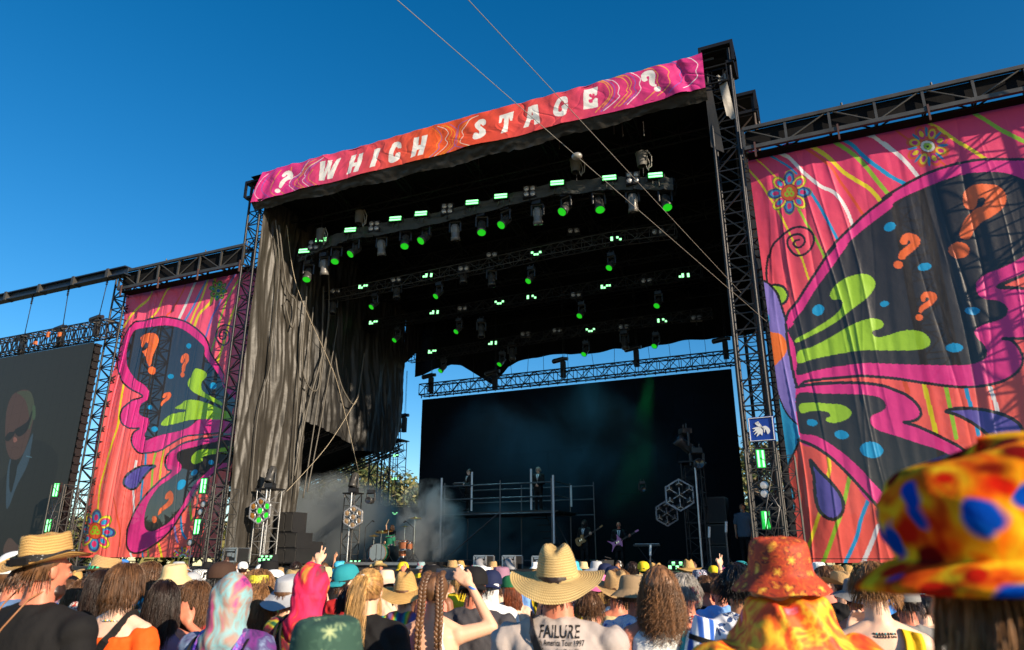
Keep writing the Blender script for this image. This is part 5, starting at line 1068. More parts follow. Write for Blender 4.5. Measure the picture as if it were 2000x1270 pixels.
def straw(name,c1,c2,rings=420,rad=140,bs=.6):
    if name in MATS: return MATS[name]
    m=bpy.data.materials.new(name); m.use_nodes=True; n=m.node_tree; b=n.nodes['Principled BSDF']; L=n.links.new
    a=n.nodes.new('ShaderNodeAttribute'); a.attribute_name='arc'; g=n.nodes.new('ShaderNodeAttribute'); g.attribute_name='ang'
    def M(op,x,y=None):
        q=n.nodes.new('ShaderNodeMath'); q.operation=op
        if isinstance(x,(int,float)): q.inputs[0].default_value=x
        else: L(x,q.inputs[0])
        if y is not None:
            if isinstance(y,(int,float)): q.inputs[1].default_value=y
            else: L(y,q.inputs[1])
        return q.outputs[0]
    s1=M('SINE',M('MULTIPLY',a.outputs['Fac'],rings)); s2=M('SINE',M('ADD',M('MULTIPLY',g.outputs['Fac'],rad*6.283),M('MULTIPLY',a.outputs['Fac'],rings*.8)))
    ns=n.nodes.new('ShaderNodeTexNoise'); ns.inputs['Scale'].default_value=14; tc=n.nodes.new('ShaderNodeTexCoord'); L(tc.outputs['Object'],ns.inputs['Vector'])
    f=M('ADD',M('MULTIPLY',M('ADD',M('MULTIPLY',s1,.5),.5),.45),M('ADD',M('MULTIPLY',M('ADD',M('MULTIPLY',s2,.5),.5),.2),M('MULTIPLY',ns.outputs['Fac'],.5)))
    mx=n.nodes.new('ShaderNodeMix'); mx.data_type='RGBA'; mx.inputs[6].default_value=(*c2,1); mx.inputs[7].default_value=(*c1,1); L(f,mx.inputs[0]); L(mx.outputs[2],b.inputs['Base Color'])
    bp=n.nodes.new('ShaderNodeBump'); bp.inputs['Strength'].default_value=bs; bp.inputs['Distance'].default_value=.003; L(M('ADD',M('MULTIPLY',s1,.7),M('MULTIPLY',s2,.4)),bp.inputs['Height']); L(bp.outputs[0],b.inputs['Normal'])
    b.inputs['Roughness'].default_value=.6; MATS[name]=m; return m
def hatgeo(kind,seed=0):
    key=('hat',kind,seed)
    if key in BODY: return BODY[key]
    W=lambda a,x: noise.noise(Vector((math.cos(a)*1.5,math.sin(a)*1.5,x+seed*3)))
    if kind=='lifeguard':   # tall pinched crown, very wide brim
        def sh(a,r,x,y,z):
            if r<=.1: 
                t=max(0,(z-.03)/.12); x*=1-.25*t*t*max(0,math.sin(a)*0+1)*.6; y*=1.12
                z=z-.035*math.exp(-((x/.03)**2))*max(0,(z-.10)/.05) +.01*W(a,1)
            else:
                k=(r-.1)/.11; y*=1.04; z=z+.045*k*k*abs(math.cos(a))**2-.03*k*k*abs(math.sin(a))+.012*k*W(a,2)
            return x,y,z
        prof=[(.001,.145),(.03,.146),(.055,.14),(.072,.115),(.083,.07),(.092,.02),(.1,.0),(.135,-.006),(.17,-.016),(.205,-.03),(.21,-.032)]
    elif kind=='fedora':
        def sh(a,r,x,y,z):
            if r<=.098: y*=1.15; z+=.012*W(a,3)-.0*r
            else: k=(r-.098)/.07; y*=1.08; z+=.035*k*k*abs(math.cos(a))**1.5-.012*k*abs(math.sin(a))+.008*k*W(a,4)
            return x,y,z
        prof=[(.001,.098),(.05,.1),(.076,.106),(.084,.1),(.088,.07),(.093,.02),(.098,.0),(.118,-.004),(.148,-.008),(.168,-.01)]
    elif kind=='cowboy':
        def sh(a,r,x,y,z):
            if r<=.098: y*=1.2; z-=.03*math.exp(-(x/.03)**2)*max(0,(z-.06)/.06)
            else: k=(r-.098)/.1; y*=1.1; z+=.09*k*k*abs(math.cos(a))**2-.02*k
            return x,y,z
        prof=[(.001,.12),(.04,.122),(.07,.11),(.086,.06),(.095,.01),(.098,.0),(.13,-.004),(.17,-.01),(.2,-.012)]
    elif kind=='bucket':
        def sh(a,r,x,y,z): y*=1.16; k=max(0,(r-.095)/.05); return x*(1+.05*k*W(a,1)),y*(1+.05*k*W(a,1)),z+.018*k*W(a,5)+.005*W(a*2,z*20)
        prof=[(.001,.092),(.05,.09),(.075,.082),(.085,.06),(.09,.02),(.095,-.008),(.11,-.025),(.13,-.045),(.142,-.057)]
    elif kind=='floppy':
        def sh(a,r,x,y,z): y*=1.14; k=max(0,(r-.095)/.1); return x,y,z+.04*k*W(a,1)+.03*k*abs(math.cos(a))
        prof=[(.001,.095),(.05,.093),(.076,.082),(.086,.05),(.092,.01),(.097,-.004),(.13,-.03),(.165,-.055),(.19,-.07)]
    elif kind=='fuzzy':
        def sh(a,r,x,y,z):
            k=max(0,(r-.13)/.05); q=1+.11*W(a,z*9)+.06*noise.noise(Vector((math.cos(a)*3,math.sin(a)*3,z*15)))+.02*noise.noise(Vector((math.cos(a)*9,math.sin(a)*9,z*50))); return x*q,y*1.05*q,z+.012*W(a,1)*k-.018*k*math.cos(a)*-1+.018*math.cos(a)*max(0,(z-.08)/.06)
        prof=[(.001,.150),(.05,.155),(.095,.148),(.122,.122),(.132,.08),(.128,.04),(.118,.012),(.118,.004),(.128,.0),(.145,-.005),(.163,-.012),(.172,-.018),(.168,-.026),(.14,-.016),(.112,-.008)]
    else:  # baseball cap dome
        def sh(a,r,x,y,z): 
            q=1-.012*abs(math.sin(a*3))**8; return x*q,y*1.17*q,z
        prof=[(.001,.098),(.03,.096),(.06,.083),(.08,.058),(.09,.025),(.092,-.012),(.09,-.018)]
    me=revolve(prof,64,sh,kind); BODY[key]=me; return me
def bill_mesh():
    if 'bill' in BODY: return BODY['bill']
    vs=[];fs=[];n=15
    for k in range(5):
        t=k/4
        for i in range(n):
            a=R(20)+R(140)*i/(n-1); r0=.092; x=math.cos(a)*(r0+.0*t); y=math.sin(a)*.105+t*.075*math.sin(a)**.6; z=-.012-.02*t-.018*(math.cos(a)**2); vs.append((x,y,z))
    for k in range(4):
        for i in range(n-1): fs.append((k*n+i,k*n+i+1,(k+1)*n+i+1,(k+1)*n+i))
    mb=MB(); mb.add(vs,fs,True); mb.add([(x,y,z-.006) for x,y,z in vs],[f[::-1] for f in fs],True); BODY['bill']=mb.mesh('bill'); return BODY['bill']
def hood_mesh(seed):
    key=('hood',seed)
    if key in BODY: return BODY[key]
    mb=MB(); mb.ell((0,-.015,1.69),(.108,.125,.125)); cap(mb,(0,-.04,1.66),.105,(0,-.055,1.54),.085); loft(mb,[(1.38,.13,.12,-.02),(1.46,.13,.13,-.03),(1.54,.095,.11,-.035),(1.62,.10,.115,-.03)])
    mb.ell((0,-.08,1.47),(.12,.09,.08))
    def d(p):
        return .012*noise.noise(Vector((p.x*9+seed,p.y*7,p.z*4+p.x*5)))+.008*abs(noise.noise(Vector((p.x*14,seed,p.z*9))))+.006*noise.noise(Vector((p.x*28+p.z*12,p.y*9,p.z*8)))
    me=vox(mb,.009,3,d,'hood'); BODY[key]=me; return me
# ---- cloth patterns
def pattern(name,kind,cols,scale=6,rough=.75,dist=1.0,stretch=(1,1,1),sheen=.0,metal=0):
    if name in MATS: return MATS[name]
    m=bpy.data.materials.new(name); m.use_nodes=True; n=m.node_tree; b=n.nodes['Principled BSDF']; L=n.links.new; b.inputs['Roughness'].default_value=rough; b.inputs['Metallic'].default_value=metal
    tc=n.nodes.new('ShaderNodeTexCoord'); mp=n.nodes.new('ShaderNodeMapping'); mp.inputs['Scale'].default_value=stretch; L(tc.outputs['Object'],mp.inputs['Vector'])
    cr=n.nodes.new('ShaderNodeValToRGB')
    if kind in('tiedye','blotch'):
        t=n.nodes.new('ShaderNodeTexNoise'); t.inputs['Scale'].default_value=scale; t.inputs['Detail'].default_value=2 if kind=='blotch' else 4; t.inputs['Distortion'].default_value=dist; L(mp.outputs[0],t.inputs['Vector']); fac=t.outputs['Fac']; lo,hi=.3,.7
    elif kind=='floral':
        nz=n.nodes.new('ShaderNodeTexNoise'); nz.inputs['Scale'].default_value=scale*2; L(mp.outputs[0],nz.inputs['Vector']); ad=n.nodes.new('ShaderNodeVectorMath'); ad.operation='MULTIPLY_ADD'; ad.inputs[1].default_value=(.05,)*3; L(nz.outputs['Color'],ad.inputs[0]); L(mp.outputs[0],ad.inputs[2])
        t=n.nodes.new('ShaderNodeTexVoronoi'); t.inputs['Scale'].default_value=scale; L(ad.outputs[0],t.inputs['Vector']); fac=t.outputs['Distance']; lo,hi=0,.75
    elif kind=='stripes':
        t=n.nodes.new('ShaderNodeTexWave'); t.inputs['Scale'].default_value=scale; t.inputs['Distortion'].default_value=dist; L(mp.outputs[0],t.inputs['Vector']); fac=t.outputs['Fac']; lo,hi=0,1
    elif kind=='leaf':
        v=n.nodes.new('ShaderNodeTexVoronoi'); v.inputs['Scale'].default_value=scale; L(mp.outputs[0],v.inputs['Vector'])
        sb=n.nodes.new('ShaderNodeVectorMath'); sb.operation='SUBTRACT'; L(mp.outputs[0],sb.inputs[0]); L(v.outputs['Position'],sb.inputs[1]); sp=n.nodes.new('ShaderNodeSeparateXYZ'); L(sb.outputs[0],sp.inputs[0])
        def M(op,x,y=None):
            q=n.nodes.new('ShaderNodeMath'); q.operation=op
            for i_,v_ in enumerate((x,y)):
                if v_ is None: continue
                if isinstance(v_,(int,float)): q.inputs[i_].default_value=v_
                else: L(v_,q.inputs[i_])
            return q.outputs[0]
        an=M('ARCTAN2',M('ADD',sp.outputs[0],M('MULTIPLY',sp.outputs[1],.6)),sp.outputs[2]); pet=M('ABSOLUTE',M('SINE',M('MULTIPLY',an,3.5)))
        fac=M('DIVIDE',v.outputs['Distance'],M('ADD',M('MULTIPLY',pet,.55),.12)); lo,hi=0,1.6
    L(fac,cr.inputs[0]); el=cr.color_ramp.elements; N=len(cols)
    while len(el)<N: el.new(.5)
    for i,c in enumerate(cols): el[i].position=lo+(hi-lo)*i/max(1,N-1) if kind!='floral' and kind!='leaf' else lo+(hi-lo)*i/N; el[i].color=(*c,1)
    if kind in('floral','leaf','spots'): cr.color_ramp.interpolation='CONSTANT'
    L(cr.outputs[0],b.inputs['Base Color']); t3=n.nodes.new('ShaderNodeTexNoise'); t3.inputs['Scale'].default_value=90; bp=n.nodes.new('ShaderNodeBump'); bp.inputs['Strength'].default_value=.25; bp.inputs['Distance'].default_value=.003; L(tc.outputs['Object'],t3.inputs['Vector']); L(t3.outputs['Fac'],bp.inputs['Height']); L(bp.outputs[0],b.inputs['Normal'])
    MATS[name]=m; return m
def cl(name,r,g,b,rough=.8): return mat('cloth_'+name,S(r,g,b),rough,0,bump=(16,.35,.02),var=.12,vscale=5,spec=.25)
def hr(name,r,g,b):
    k='hair_'+name
    if k in MATS: return MATS[k]
    return pattern(k,'tiedye',[tuple(x*.55 for x in S(r,g,b)),S(r,g,b),tuple(min(1,x*1.7) for x in S(r,g,b))],22,.42,.3,(1.6,1.6,.35))
def skin(name,r,g,b):
    m=mat('skin_'+name,S(r,g,b),.48,0,bump=(120,.12,.002),var=.12,vscale=9,spec=.35)
    bb=m.node_tree.nodes['Principled BSDF']; bb.inputs['Subsurface Weight'].default_value=.08; bb.inputs['Subsurface Radius'].default_value=(.02,.008,.004); bb.inputs['Subsurface Scale'].default_value=.5; return m
SK={'fair':skin('fair',226,176,146),'tan':skin('tan',196,138,104),'red':skin('sunburnt',205,125,98),'brown':skin('brown',140,92,66),'dark':skin('deep',88,58,44),'pale':skin('pale',234,190,164)}
HR={'brown':hr('brown',96,66,42),'dark':hr('dark_brown',44,30,24),'black':hr('black',20,17,16),'blond':hr('blond',190,148,90),'light':hr('light_brown',140,100,62),'grey':hr('grey',150,144,136),'ginger':hr('ginger',140,72,38),'curly':hr('curly_brown',120,84,54)}
from mathutils.bvhtree import BVHTree
def back_of(par_):
    vs=[];fs=[]
    for o in [par_]+[c for c in par_.children if c.name.split('.')[0] in('shirt','blouse','crochet_top','cape','suit_jacket')]:
        k=len(vs); vs+= [v.co.copy() for v in o.data.vertices]; fs+=[tuple(i+k for i in p.vertices) for p in o.data.polygons]
    return BVHTree.FromPolygons(vs,fs)
def child(name,me,m,par_,loc=None,rot=None,scale=None):
    o=bpy.data.objects.new(name,me); COL.objects.link(o); o.parent=par_
    if loc is not None: o.location=loc
    if rot is not None: o.rotation_euler=rot
    if scale is not None: o.scale=scale
    if m is not None:
        if not len(me.materials): me.materials.append(m)
        o.material_slots[0].link='OBJECT'; o.material_slots[0].material=m
    return o
STAGE_T=Vector((-9,25,0)); PEOPLE=[]
HMESH={}
def hairstyle(style,seed=0):
    k=(style,seed)
    if k in HMESH: return HMESH[k]
    f={'short':lambda:strands(1000,.045,.0017,5+seed,vol=.016,stiff=.12),
       'crop':lambda:strands(260,.018,.0016,6+seed,vol=.006,stiff=.2),
       'bob':lambda:strands(2000,.13,.0017,7+seed,vol=.018,flare=.0),
       'long':lambda:strands(1800,.38,.0018,8+seed,vol=.02,flare=.0,curl=.004,curlf=25),
       'wavy':lambda:strands(1800,.24,.0019,9+seed,vol=.022,flare=.05,curl=.010,curlf=45),
       'curly':lambda:strands(2800,.27,.0018,10+seed,vol=.026,flare=.12,curl=.014,curlf=140),
       'pony':lambda:strands(1500,.60,.0017,11+seed,vol=.008,tie=(0,-.125,1.74),curl=.014,curlf=12,frontlim=.35),
       'afro':lambda:strands(900,.07,.003,12+seed,vol=.035,curl=.012,curlf=200,stiff=.2),
       'bun':lambda:strands(500,.16,.0026,13+seed,vol=.008,tie=(0,-.10,1.77),curl=.01,curlf=80),
       'short_low':lambda:strands(200,.05,.0022,5+seed,vol=.008,stiff=.05,low=True),'long_low':lambda:strands(1300,.34,.0019,8+seed,vol=.012,curl=.006,curlf=30,low=True),'bob_low':lambda:strands(500,.16,.0026,8+seed,vol=.012,low=True),'wavy_low':lambda:strands(1300,.30,.0018,9+seed,vol=.014,curl=.01,curlf=45,low=True)}[style]()
    HMESH[k]=f.mesh('hair_strands'); return HMESH[k]
def person(u,v,D,label,group=None,pose='down',sk='fair',hair=('short','brown'),top=('tee',None),bottom=('shorts',None),hat=None,turn=0,rz=None,build=1.0,strand=True,glasses=False,beard=None,ground=0,z_head=None,P=None,h=None,jit=0,lean=0,sit=0,hairseed=0):
    if P is None: P=atd(u,v,D)
    z=P.z; s=(z-ground)/1.785
    if h: s=h/1.785; ground=z-h
    body=child('person',body_mesh(pose,turn,.0085 if D<9 else .012,build,sit),SK[sk],None); body.parent=None
    body.location=(P.x,P.y,ground); dirv=STAGE_T-Vector((P.x,P.y,0)); a=math.atan2(-dirv.x,dirv.y)+jit if rz is None else rz
    body.rotation_euler=(lean,0,a); body.scale=(s,)*3
    tag(body,label,'person',group)
    piv=Vector((0,0,1.60))
    def headed(name,me,m,off=Vector((0,0,0)),tilt=0,sc=None):
        T_=Matrix.Rotation(turn,4,'Z'); o=child(name,me,m,body); M=Matrix.Translation(piv)@T_@Matrix.Translation(-piv+off)@Matrix.Rotation(tilt,4,'X')
        if sc: M=M@Matrix.Diagonal((*sc,1))
        o.matrix_local=M; return o
    tk,tm=top
    if tk: child('shirt' if tk not in('cape','suit','crochet','offshoulder') else {'cape':'cape','suit':'suit_jacket','crochet':'crochet_top','offshoulder':'blouse'}[tk],top_mesh(tk,pose,build),tm or cl('grey',120,120,120),body)
    bk,bm=bottom
    if not sit: child('trousers' if bk=='trousers' else 'shorts',bottoms_mesh(bk),bm or cl('denim',52,66,96),body); child('shoes',shoes_mesh(),cl('shoe',60,58,56),body)
    if hair:
        hs_,hc=hair[:2]; hm=HR[hc]
        capo=headed('hair',hair_cap_mesh({'short':0,'crop':0,'bob':.15,'long':.3,'wavy':.3,'curly':.3,'pony':0,'afro':0,'bun':0,'braids':0}[hs_],{'curly':.02,'afro':.02,'crop':-.006}.get(hs_,0),1,1,1 if hat and hat[0]!='hood' else 0),hm)
        if hs_=='braids': pass
        elif strand or hs_ not in('short','crop'):
            if hat and hat[0]!='hood': hs_={'crop':'short','afro':'short','pony':'long','curly':'wavy','bun':'short'}.get(hs_,hs_)+'_low'
            o=child('hair_strands',hairstyle(hs_,hairseed),HR[hair[2]] if len(hair)>2 else hm,capo)
    if hat:
        kind,mt=hat[0],hat[1]; tilt=hat[2] if len(hat)>2 else 0; sc=hat[3] if len(hat)>3 else 1.0; flip=hat[4] if len(hat)>4 else 0; dz=hat[5] if len(hat)>5 else 0
        if kind=='hood': o=child('hood',hood_mesh(flip),mt,body)
        else:
            base={'cap':1.715,'lifeguard':1.715,'fedora':1.725,'cowboy':1.72,'bucket':1.722,'floppy':1.72,'fuzzy':1.70}[kind]+dz
            o=headed('hat' if kind!='cap' else 'cap',hatgeo(kind,0),mt,Vector((0,-.005,base)),tilt,(sc*1.03,sc*1.03,sc))
            if kind=='cap':
                bl=child('bill',bill_mesh(),mt,o); 
                if flip: bl.rotation_euler=(0,0,math.pi)
    if glasses:
        b=MB()
        for s_ in(-1,1): b.box((s_*.036,.103,1.665),(.055,.008,.036)); b.box((s_*.078,.05,1.672),(.006,.11,.010))
        b.box((0,.108,1.672),(.02,.006,.008)); o=headed('sunglasses',b.mesh('sunglasses'),lens)
    else:
        if D<14 or sit or group is None:
            b=MB()
            for s_ in(-1,1): b.ell((s_*.032,.094,1.664),(.013,.008,.009))
            headed('eyes',b.mesh('eyes'),mat('eye',(.25,.2,.16),.2,var=.6,vscale=60))
    if beard:
        b=MB(); b.ell((0,.045,1.585),(.058,.058,.05)); b.ell((0,.088,1.635),(.03,.02,.01)); 
        key=('beard',); 
        if key not in BODY: BODY[key]=vox(b,.008,2,lambda p:.006*noise.noise(p*60),'beard')
        headed('beard',BODY[key],HR[beard])
    PEOPLE.append(body); return body
# ================= THE CROWD
Wt=cl('white',235,235,232); Bk=cl('black',24,23,24,.85); Gy=cl('grey',128,126,124); Ch=cl('charcoal',70,68,72); Nv=cl('navy',30,38,70); Tl=cl('teal',40,140,150); Org=cl('orange',242,92,26); Bg=cl('beige',214,190,140); Bl=cl('blue',60,130,215); Cor=cl('coral',240,140,120); Lg=cl('light_grey',170,172,176); Ta=cl('taupe',176,164,158); Br=cl('dark_brown',66,46,36); Dn=cl('denim_light',90,120,160); Rd=cl('red',180,40,40); Gn=cl('green',40,110,70); Mv=cl('mauve',150,110,130); Yl=cl('yellow',228,196,40); Lb=cl('light_blue',120,165,225); Pk=cl('pink',225,110,160); Pe=cl('peach',235,200,170)
ST1=straw('pale_straw',S(222,192,130),S(156,120,64),560,120); ST2=straw('golden_straw',S(228,184,110),S(150,104,50),520,150); ST3=straw('fine_straw',S(214,176,120),S(150,112,66),600,170)
tie1=pattern('tiedye_pastel','tiedye',[S(80,36,110),S(190,70,130),S(160,132,118),S(128,176,182),S(150,126,116),S(100,156,166),S(180,80,124)],4.2,.8,1.4,(1,1,.6))
tie2=pattern('tiedye_purple','tiedye',[S(50,30,80),S(110,40,120),S(70,60,110),S(130,150,180),S(160,100,140)],4,.8,1.2)
tie3=pattern('tiedye_red','tiedye',[S(40,90,60),S(150,20,60),S(235,40,95),S(225,30,60),S(200,150,50),S(40,110,80)],5,.8,1.2,(1,1,.5))
tie4=pattern('tiedye_dark_green','tiedye',[S(20,60,45),S(40,100,60),S(190,180,40),S(150,30,60),S(30,60,50)],5,.8,1.4)
paisley=pattern('red_paisley','floral',[S(120,20,24),S(170,30,34),S(214,150,96),S(140,22,26),S(170,34,38)],16,.7)
hibis=pattern('hibiscus_print','leaf',[S(236,236,236),S(40,62,110),S(60,90,140),S(236,236,238),S(230,230,236)],13,.75)
trop=pattern('tropical_print','floral',[S(190,60,50),S(30,90,70),S(40,140,90),S(60,175,205),S(70,180,215)],14,.7)
aloha=pattern('aloha_dark','floral',[S(210,120,90),S(230,215,200),S(40,36,50),S(225,205,190),S(170,60,50)],20,.7)
leafh=pattern('maple_leaf_print','leaf',[S(252,204,70),S(240,150,50),S(120,36,22),S(214,88,28),S(240,136,40),S(180,60,28)],25,.7)
capeM=pattern('orange_tiedye','tiedye',[S(150,30,16),S(236,80,20),S(246,120,20),S(250,190,40),S(244,100,20),S(225,60,20),S(220,150,200)],7,.65,1.6,(1,1,.8))
hemp=pattern('green_leaf_print','leaf',[S(170,180,130),S(120,140,104),S(52,84,70),S(66,98,80),S(42,74,62)],19,.85)
fuzz=pattern('fuzzy_rainbow','blotch',[S(190,34,10),S(236,96,16),S(246,150,20),S(250,196,34),S(238,120,16),S(200,40,10)],9,.95,1.2)
def add_spots(m):
    n=m.node_tree; L=n.links.new; b=n.nodes['Principled BSDF']; src=b.inputs['Base Color'].links[0].from_socket; tc=[q for q in n.nodes if q.type=='TEX_COORD'][0]
    ns=n.nodes.new('ShaderNodeTexNoise'); ns.inputs['Scale'].default_value=9; va=n.nodes.new('ShaderNodeVectorMath'); va.operation='MULTIPLY_ADD'; va.inputs[1].default_value=(.07,)*3; L(tc.outputs['Object'],ns.inputs['Vector']); L(ns.outputs['Color'],va.inputs[0]); L(tc.outputs['Object'],va.inputs[2])
    v=n.nodes.new('ShaderNodeTexVoronoi'); v.inputs['Scale'].default_value=21; L(va.outputs[0],v.inputs['Vector']); sp=n.nodes.new('ShaderNodeSeparateColor'); L(v.outputs['Color'],sp.inputs[0])
    cr=n.nodes.new('ShaderNodeValToRGB'); cr.color_ramp.interpolation='CONSTANT'; e=cr.color_ramp.elements; e.new(.5); e.new(.7)
    for k,(p,c) in enumerate(((0,S(0,66,165)),(.24,S(120,10,8)),(.58,S(205,30,10)),(.88,S(0,80,180)))): e[k].position=p; e[k].color=(*c,1)
    L(sp.outputs[0],cr.inputs[0]); mr=n.nodes.new('ShaderNodeMapRange'); mr.inputs[1].default_value=.34; mr.inputs[2].default_value=.53; mr.inputs[3].default_value=1; mr.inputs[4].default_value=0; L(v.outputs['Distance'],mr.inputs[0])
    mx=n.nodes.new('ShaderNodeMix'); mx.data_type='RGBA'; L(mr.outputs[0],mx.inputs[0]); L(src,mx.inputs[6]); L(cr.outputs[0],mx.inputs[7]); L(mx.outputs[2],b.inputs['Base Color']); b.inputs['Roughness'].default_value=1.0; b.inputs['Specular IOR Level'].default_value=.08
add_spots(fuzz)
rainb=pattern('rainbow_shirt','stripes',[S(60,50,110),S(40,140,160),S(70,180,70),S(220,200,60),S(210,90,60),S(110,90,150)],1.6,.7,1.0)
zebra=pattern('zebra','stripes',[S(20,20,20),S(20,20,20),S(230,230,225),S(235,235,235)],22,.7,5)
holo=pattern('holographic_purple','tiedye',[S(90,60,170),S(170,110,220),S(240,140,220),S(120,180,240),S(110,80,190)],9,.18,2,(1,1,1),0,.7)
FLORW=pattern('blue_white_shirt','floral',[S(50,60,130),S(120,150,215),S(225,230,240),S(200,212,235),S(230,235,245)],18,.75)
# --- nearest people, each placed from the photograph
a=person(97,1064,3.45,'man in black tee and woven straw hat with black bandana band, at the left edge','crowd watching the stage',hair=('crop','brown'),sk='red',top=('long',Bk),hat=('fedora',ST2,R(10),1.0),build=1.18,turn=R(-22),beard='dark',rz=R(18))
hat=[c for c in a.children if c.name.startswith('hat')][0]
bd=revolve([(.0945,.03),(.0965,.016),(.0985,.001)],48,lambda an,r,x,y,z:(x*1.04,y*1.19,z+.003*math.sin(an*5)),'hat_band'); child('hat_band',bd,pattern('bandana_black','floral',[S(230,230,230),S(25,24,26),S(22,20,22),S(24,22,24)],45,.8),hat)
b=MB(); b.box((.03,-.125,.01),(.09,.012,.03),R(12)); b.box((-.04,-.122,.002),(.08,.012,.026),R(-14)); b.ell((-.0,-.124,.01),(.018,.012,.016)); child('bow',b.mesh('bow'),Bk,hat)
b=MB(); b.path([(.06,.03,1.62),(.03,-.10,1.56),(-.02,-.155,1.45),(-.09,-.165,1.33),(-.10,-.168,1.26)],.004,5); b.path([(-.085,.0,1.62),(-.09,-.09,1.54),(-.11,-.16,1.42),(-.10,-.168,1.27)],.004,5); b.ell((-.10,-.172,1.262),(.012,.012,.012)); b.tube((-.1,-.17,1.255),(-.13,-.17,1.225),.005); child('chin_cord',b.mesh('chin_cord'),mat('leather_cord',S(150,100,62),.6),a)
person(40,1088,4.5,'man in white cap with brown strap and denim jacket at the far left','crowd watching the stage',hair=('short','brown'),sk='red',top=('tee',Dn),hat=('cap',Wt,R(4),1.08),build=1.05,turn=R(-20))
a=person(250,1106,4.25,'woman in orange off-shoulder top with short brown bob and beaded necklace','crowd watching the stage',hair=('bob','brown'),sk='pale',top=('offshoulder',Org),build=.98)
def beads(par_,cols,rad=.075,z=1.475,n=34,r=.0045,drop=.02):
    for q,m in enumerate(cols):
        b=MB()
        for i in range(n):
            if i%len(cols)!=q: continue
            t=2*math.pi*i/n; b.ell((rad*math.cos(t),rad*1.05*math.sin(t)-.012,z-drop*math.sin(t)),(r,)*3,n=8,k=5)
        b.build('necklace_beads',m,par_)
beads(a,[Yl,Wt,Tl]); 
def strapm(par_,pts,w,th,m,name='shoulder_strap'):
    P=cat(pts,False,6); vs=[]; n=len(P); bv=back_of(par_) if par_.type=='MESH' else None
    if bv:
        for k in range(n):
            p=Vector(P[k]); c0=Vector((p.x*.35,-.01,min(p.z,1.40))); d=(p-c0).normalized(); h=bv.ray_cast(c0+d*.6,-d)
            if h[0] is not None: P[k]=tuple(h[0]+d*.004)
    for k in range(n):
        t=Vector(P[min(k+1,n-1)])-Vector(P[max(k-1,0)]); nr=Vector(P[k])-Vector((0,0,P[k][2])); nr.z+=.0001; nr.normalize(); s_=t.cross(nr).normalized()*w/2; p=Vector(P[k])
        vs+= [p+s_,p-s_,p-s_+nr*th,p+s_+nr*th]
    fs=[]
    for k in range(n-1):
        for i in range(4): fs.append((k*4+i,k*4+(i+1)%4,(k+1)*4+(i+1)%4,(k+1)*4+i))
    b=MB(); b.add(vs,fs,False); return b.build(name,m,par_)
strapm(a,[(-.15,-.125,1.06),(-.08,-.137,1.18),(.0,-.13,1.33),(.06,-.10,1.44),(.085,-.03,1.505),(.08,.06,1.46)],.042,.006,Bk)
person(208,1118,5.0,'woman with long straight dark hair behind the orange top','crowd watching the stage',hair=('long','dark'),sk='fair',top=('tee',Nv))
a=person(207,1101,5.6,'person in small straw hat with green striped band left of the orange top','crowd watching the stage',hair=('short','brown'),sk='red',top=('tee',aloha),hat=('fedora',ST3,R(-8),1.0),turn=R(-35))
hat=[c for c in a.children if c.name.startswith('hat')][0]; child('hat_band',bd,pattern('green_stripe_band','stripes',[S(20,24,24),S(24,28,26),S(60,190,130),S(70,200,150)],14,.7,0,(1,1,1)),hat)
person(238,1098,9,'person in bright blue cap under the left butterfly banner','crowd watching the stage',hair=('short','brown'),top=('tee',Bl),hat=('cap',Bl,0,1.08))
person(322,1140,4.5,'long dark haired woman with one arm raised to a white visor beside the orange top','crowd watching the stage',pose='head_r',hair=('long','dark'),sk='red',top=('tank',Mv),rz=R(40))
person(343,1110,6.3,'person in beige bucket hat and white tee below the left banner','crowd watching the stage',hair=('short','brown'),top=('tee',Wt),hat=('bucket',Bg,R(6),1.08))
person(386,1140,4.8,'woman with wavy brown hair in a red paisley top and matching headscarf','crowd watching the stage',hair=('wavy','brown'),sk='fair',top=('tee',paisley))
b=MB(); b.ell((0,-.055,1.66),(.088,.065,.06)); t_=PEOPLE[-1]; me=vox(b,.01,2,lambda p:.006*noise.noise(p*30),'headscarf'); child('headscarf',me,paisley,t_)
person(375,1124,7.2,'person in grey and black trucker cap left of the brown cap','crowd watching the stage',hair=('short','dark'),top=('tee',Nv),hat=('cap',Lg,0,1.05,1))
person(392,1117,8.3,'person with a zebra striped headscarf below the left light tower','crowd watching the stage',hair=('bun','dark'),top=('tee',Tl),hat=('bucket',zebra,0,.98))
person(436,1106,6.0,'person in dark brown cap and black hair in front of the flight case','crowd watching the stage',hair=('bob','black'),top=('tee',Tl),hat=('cap',Br,R(2),1.1),turn=R(-40))
a=person(460,1129,3.9,'person in pastel tie-dye hood with a holographic purple backpack on','crowd watching the stage',pose='front',hair=None,top=('long',tie2),hat=('hood',tie1,0,1,1),build=1.12)
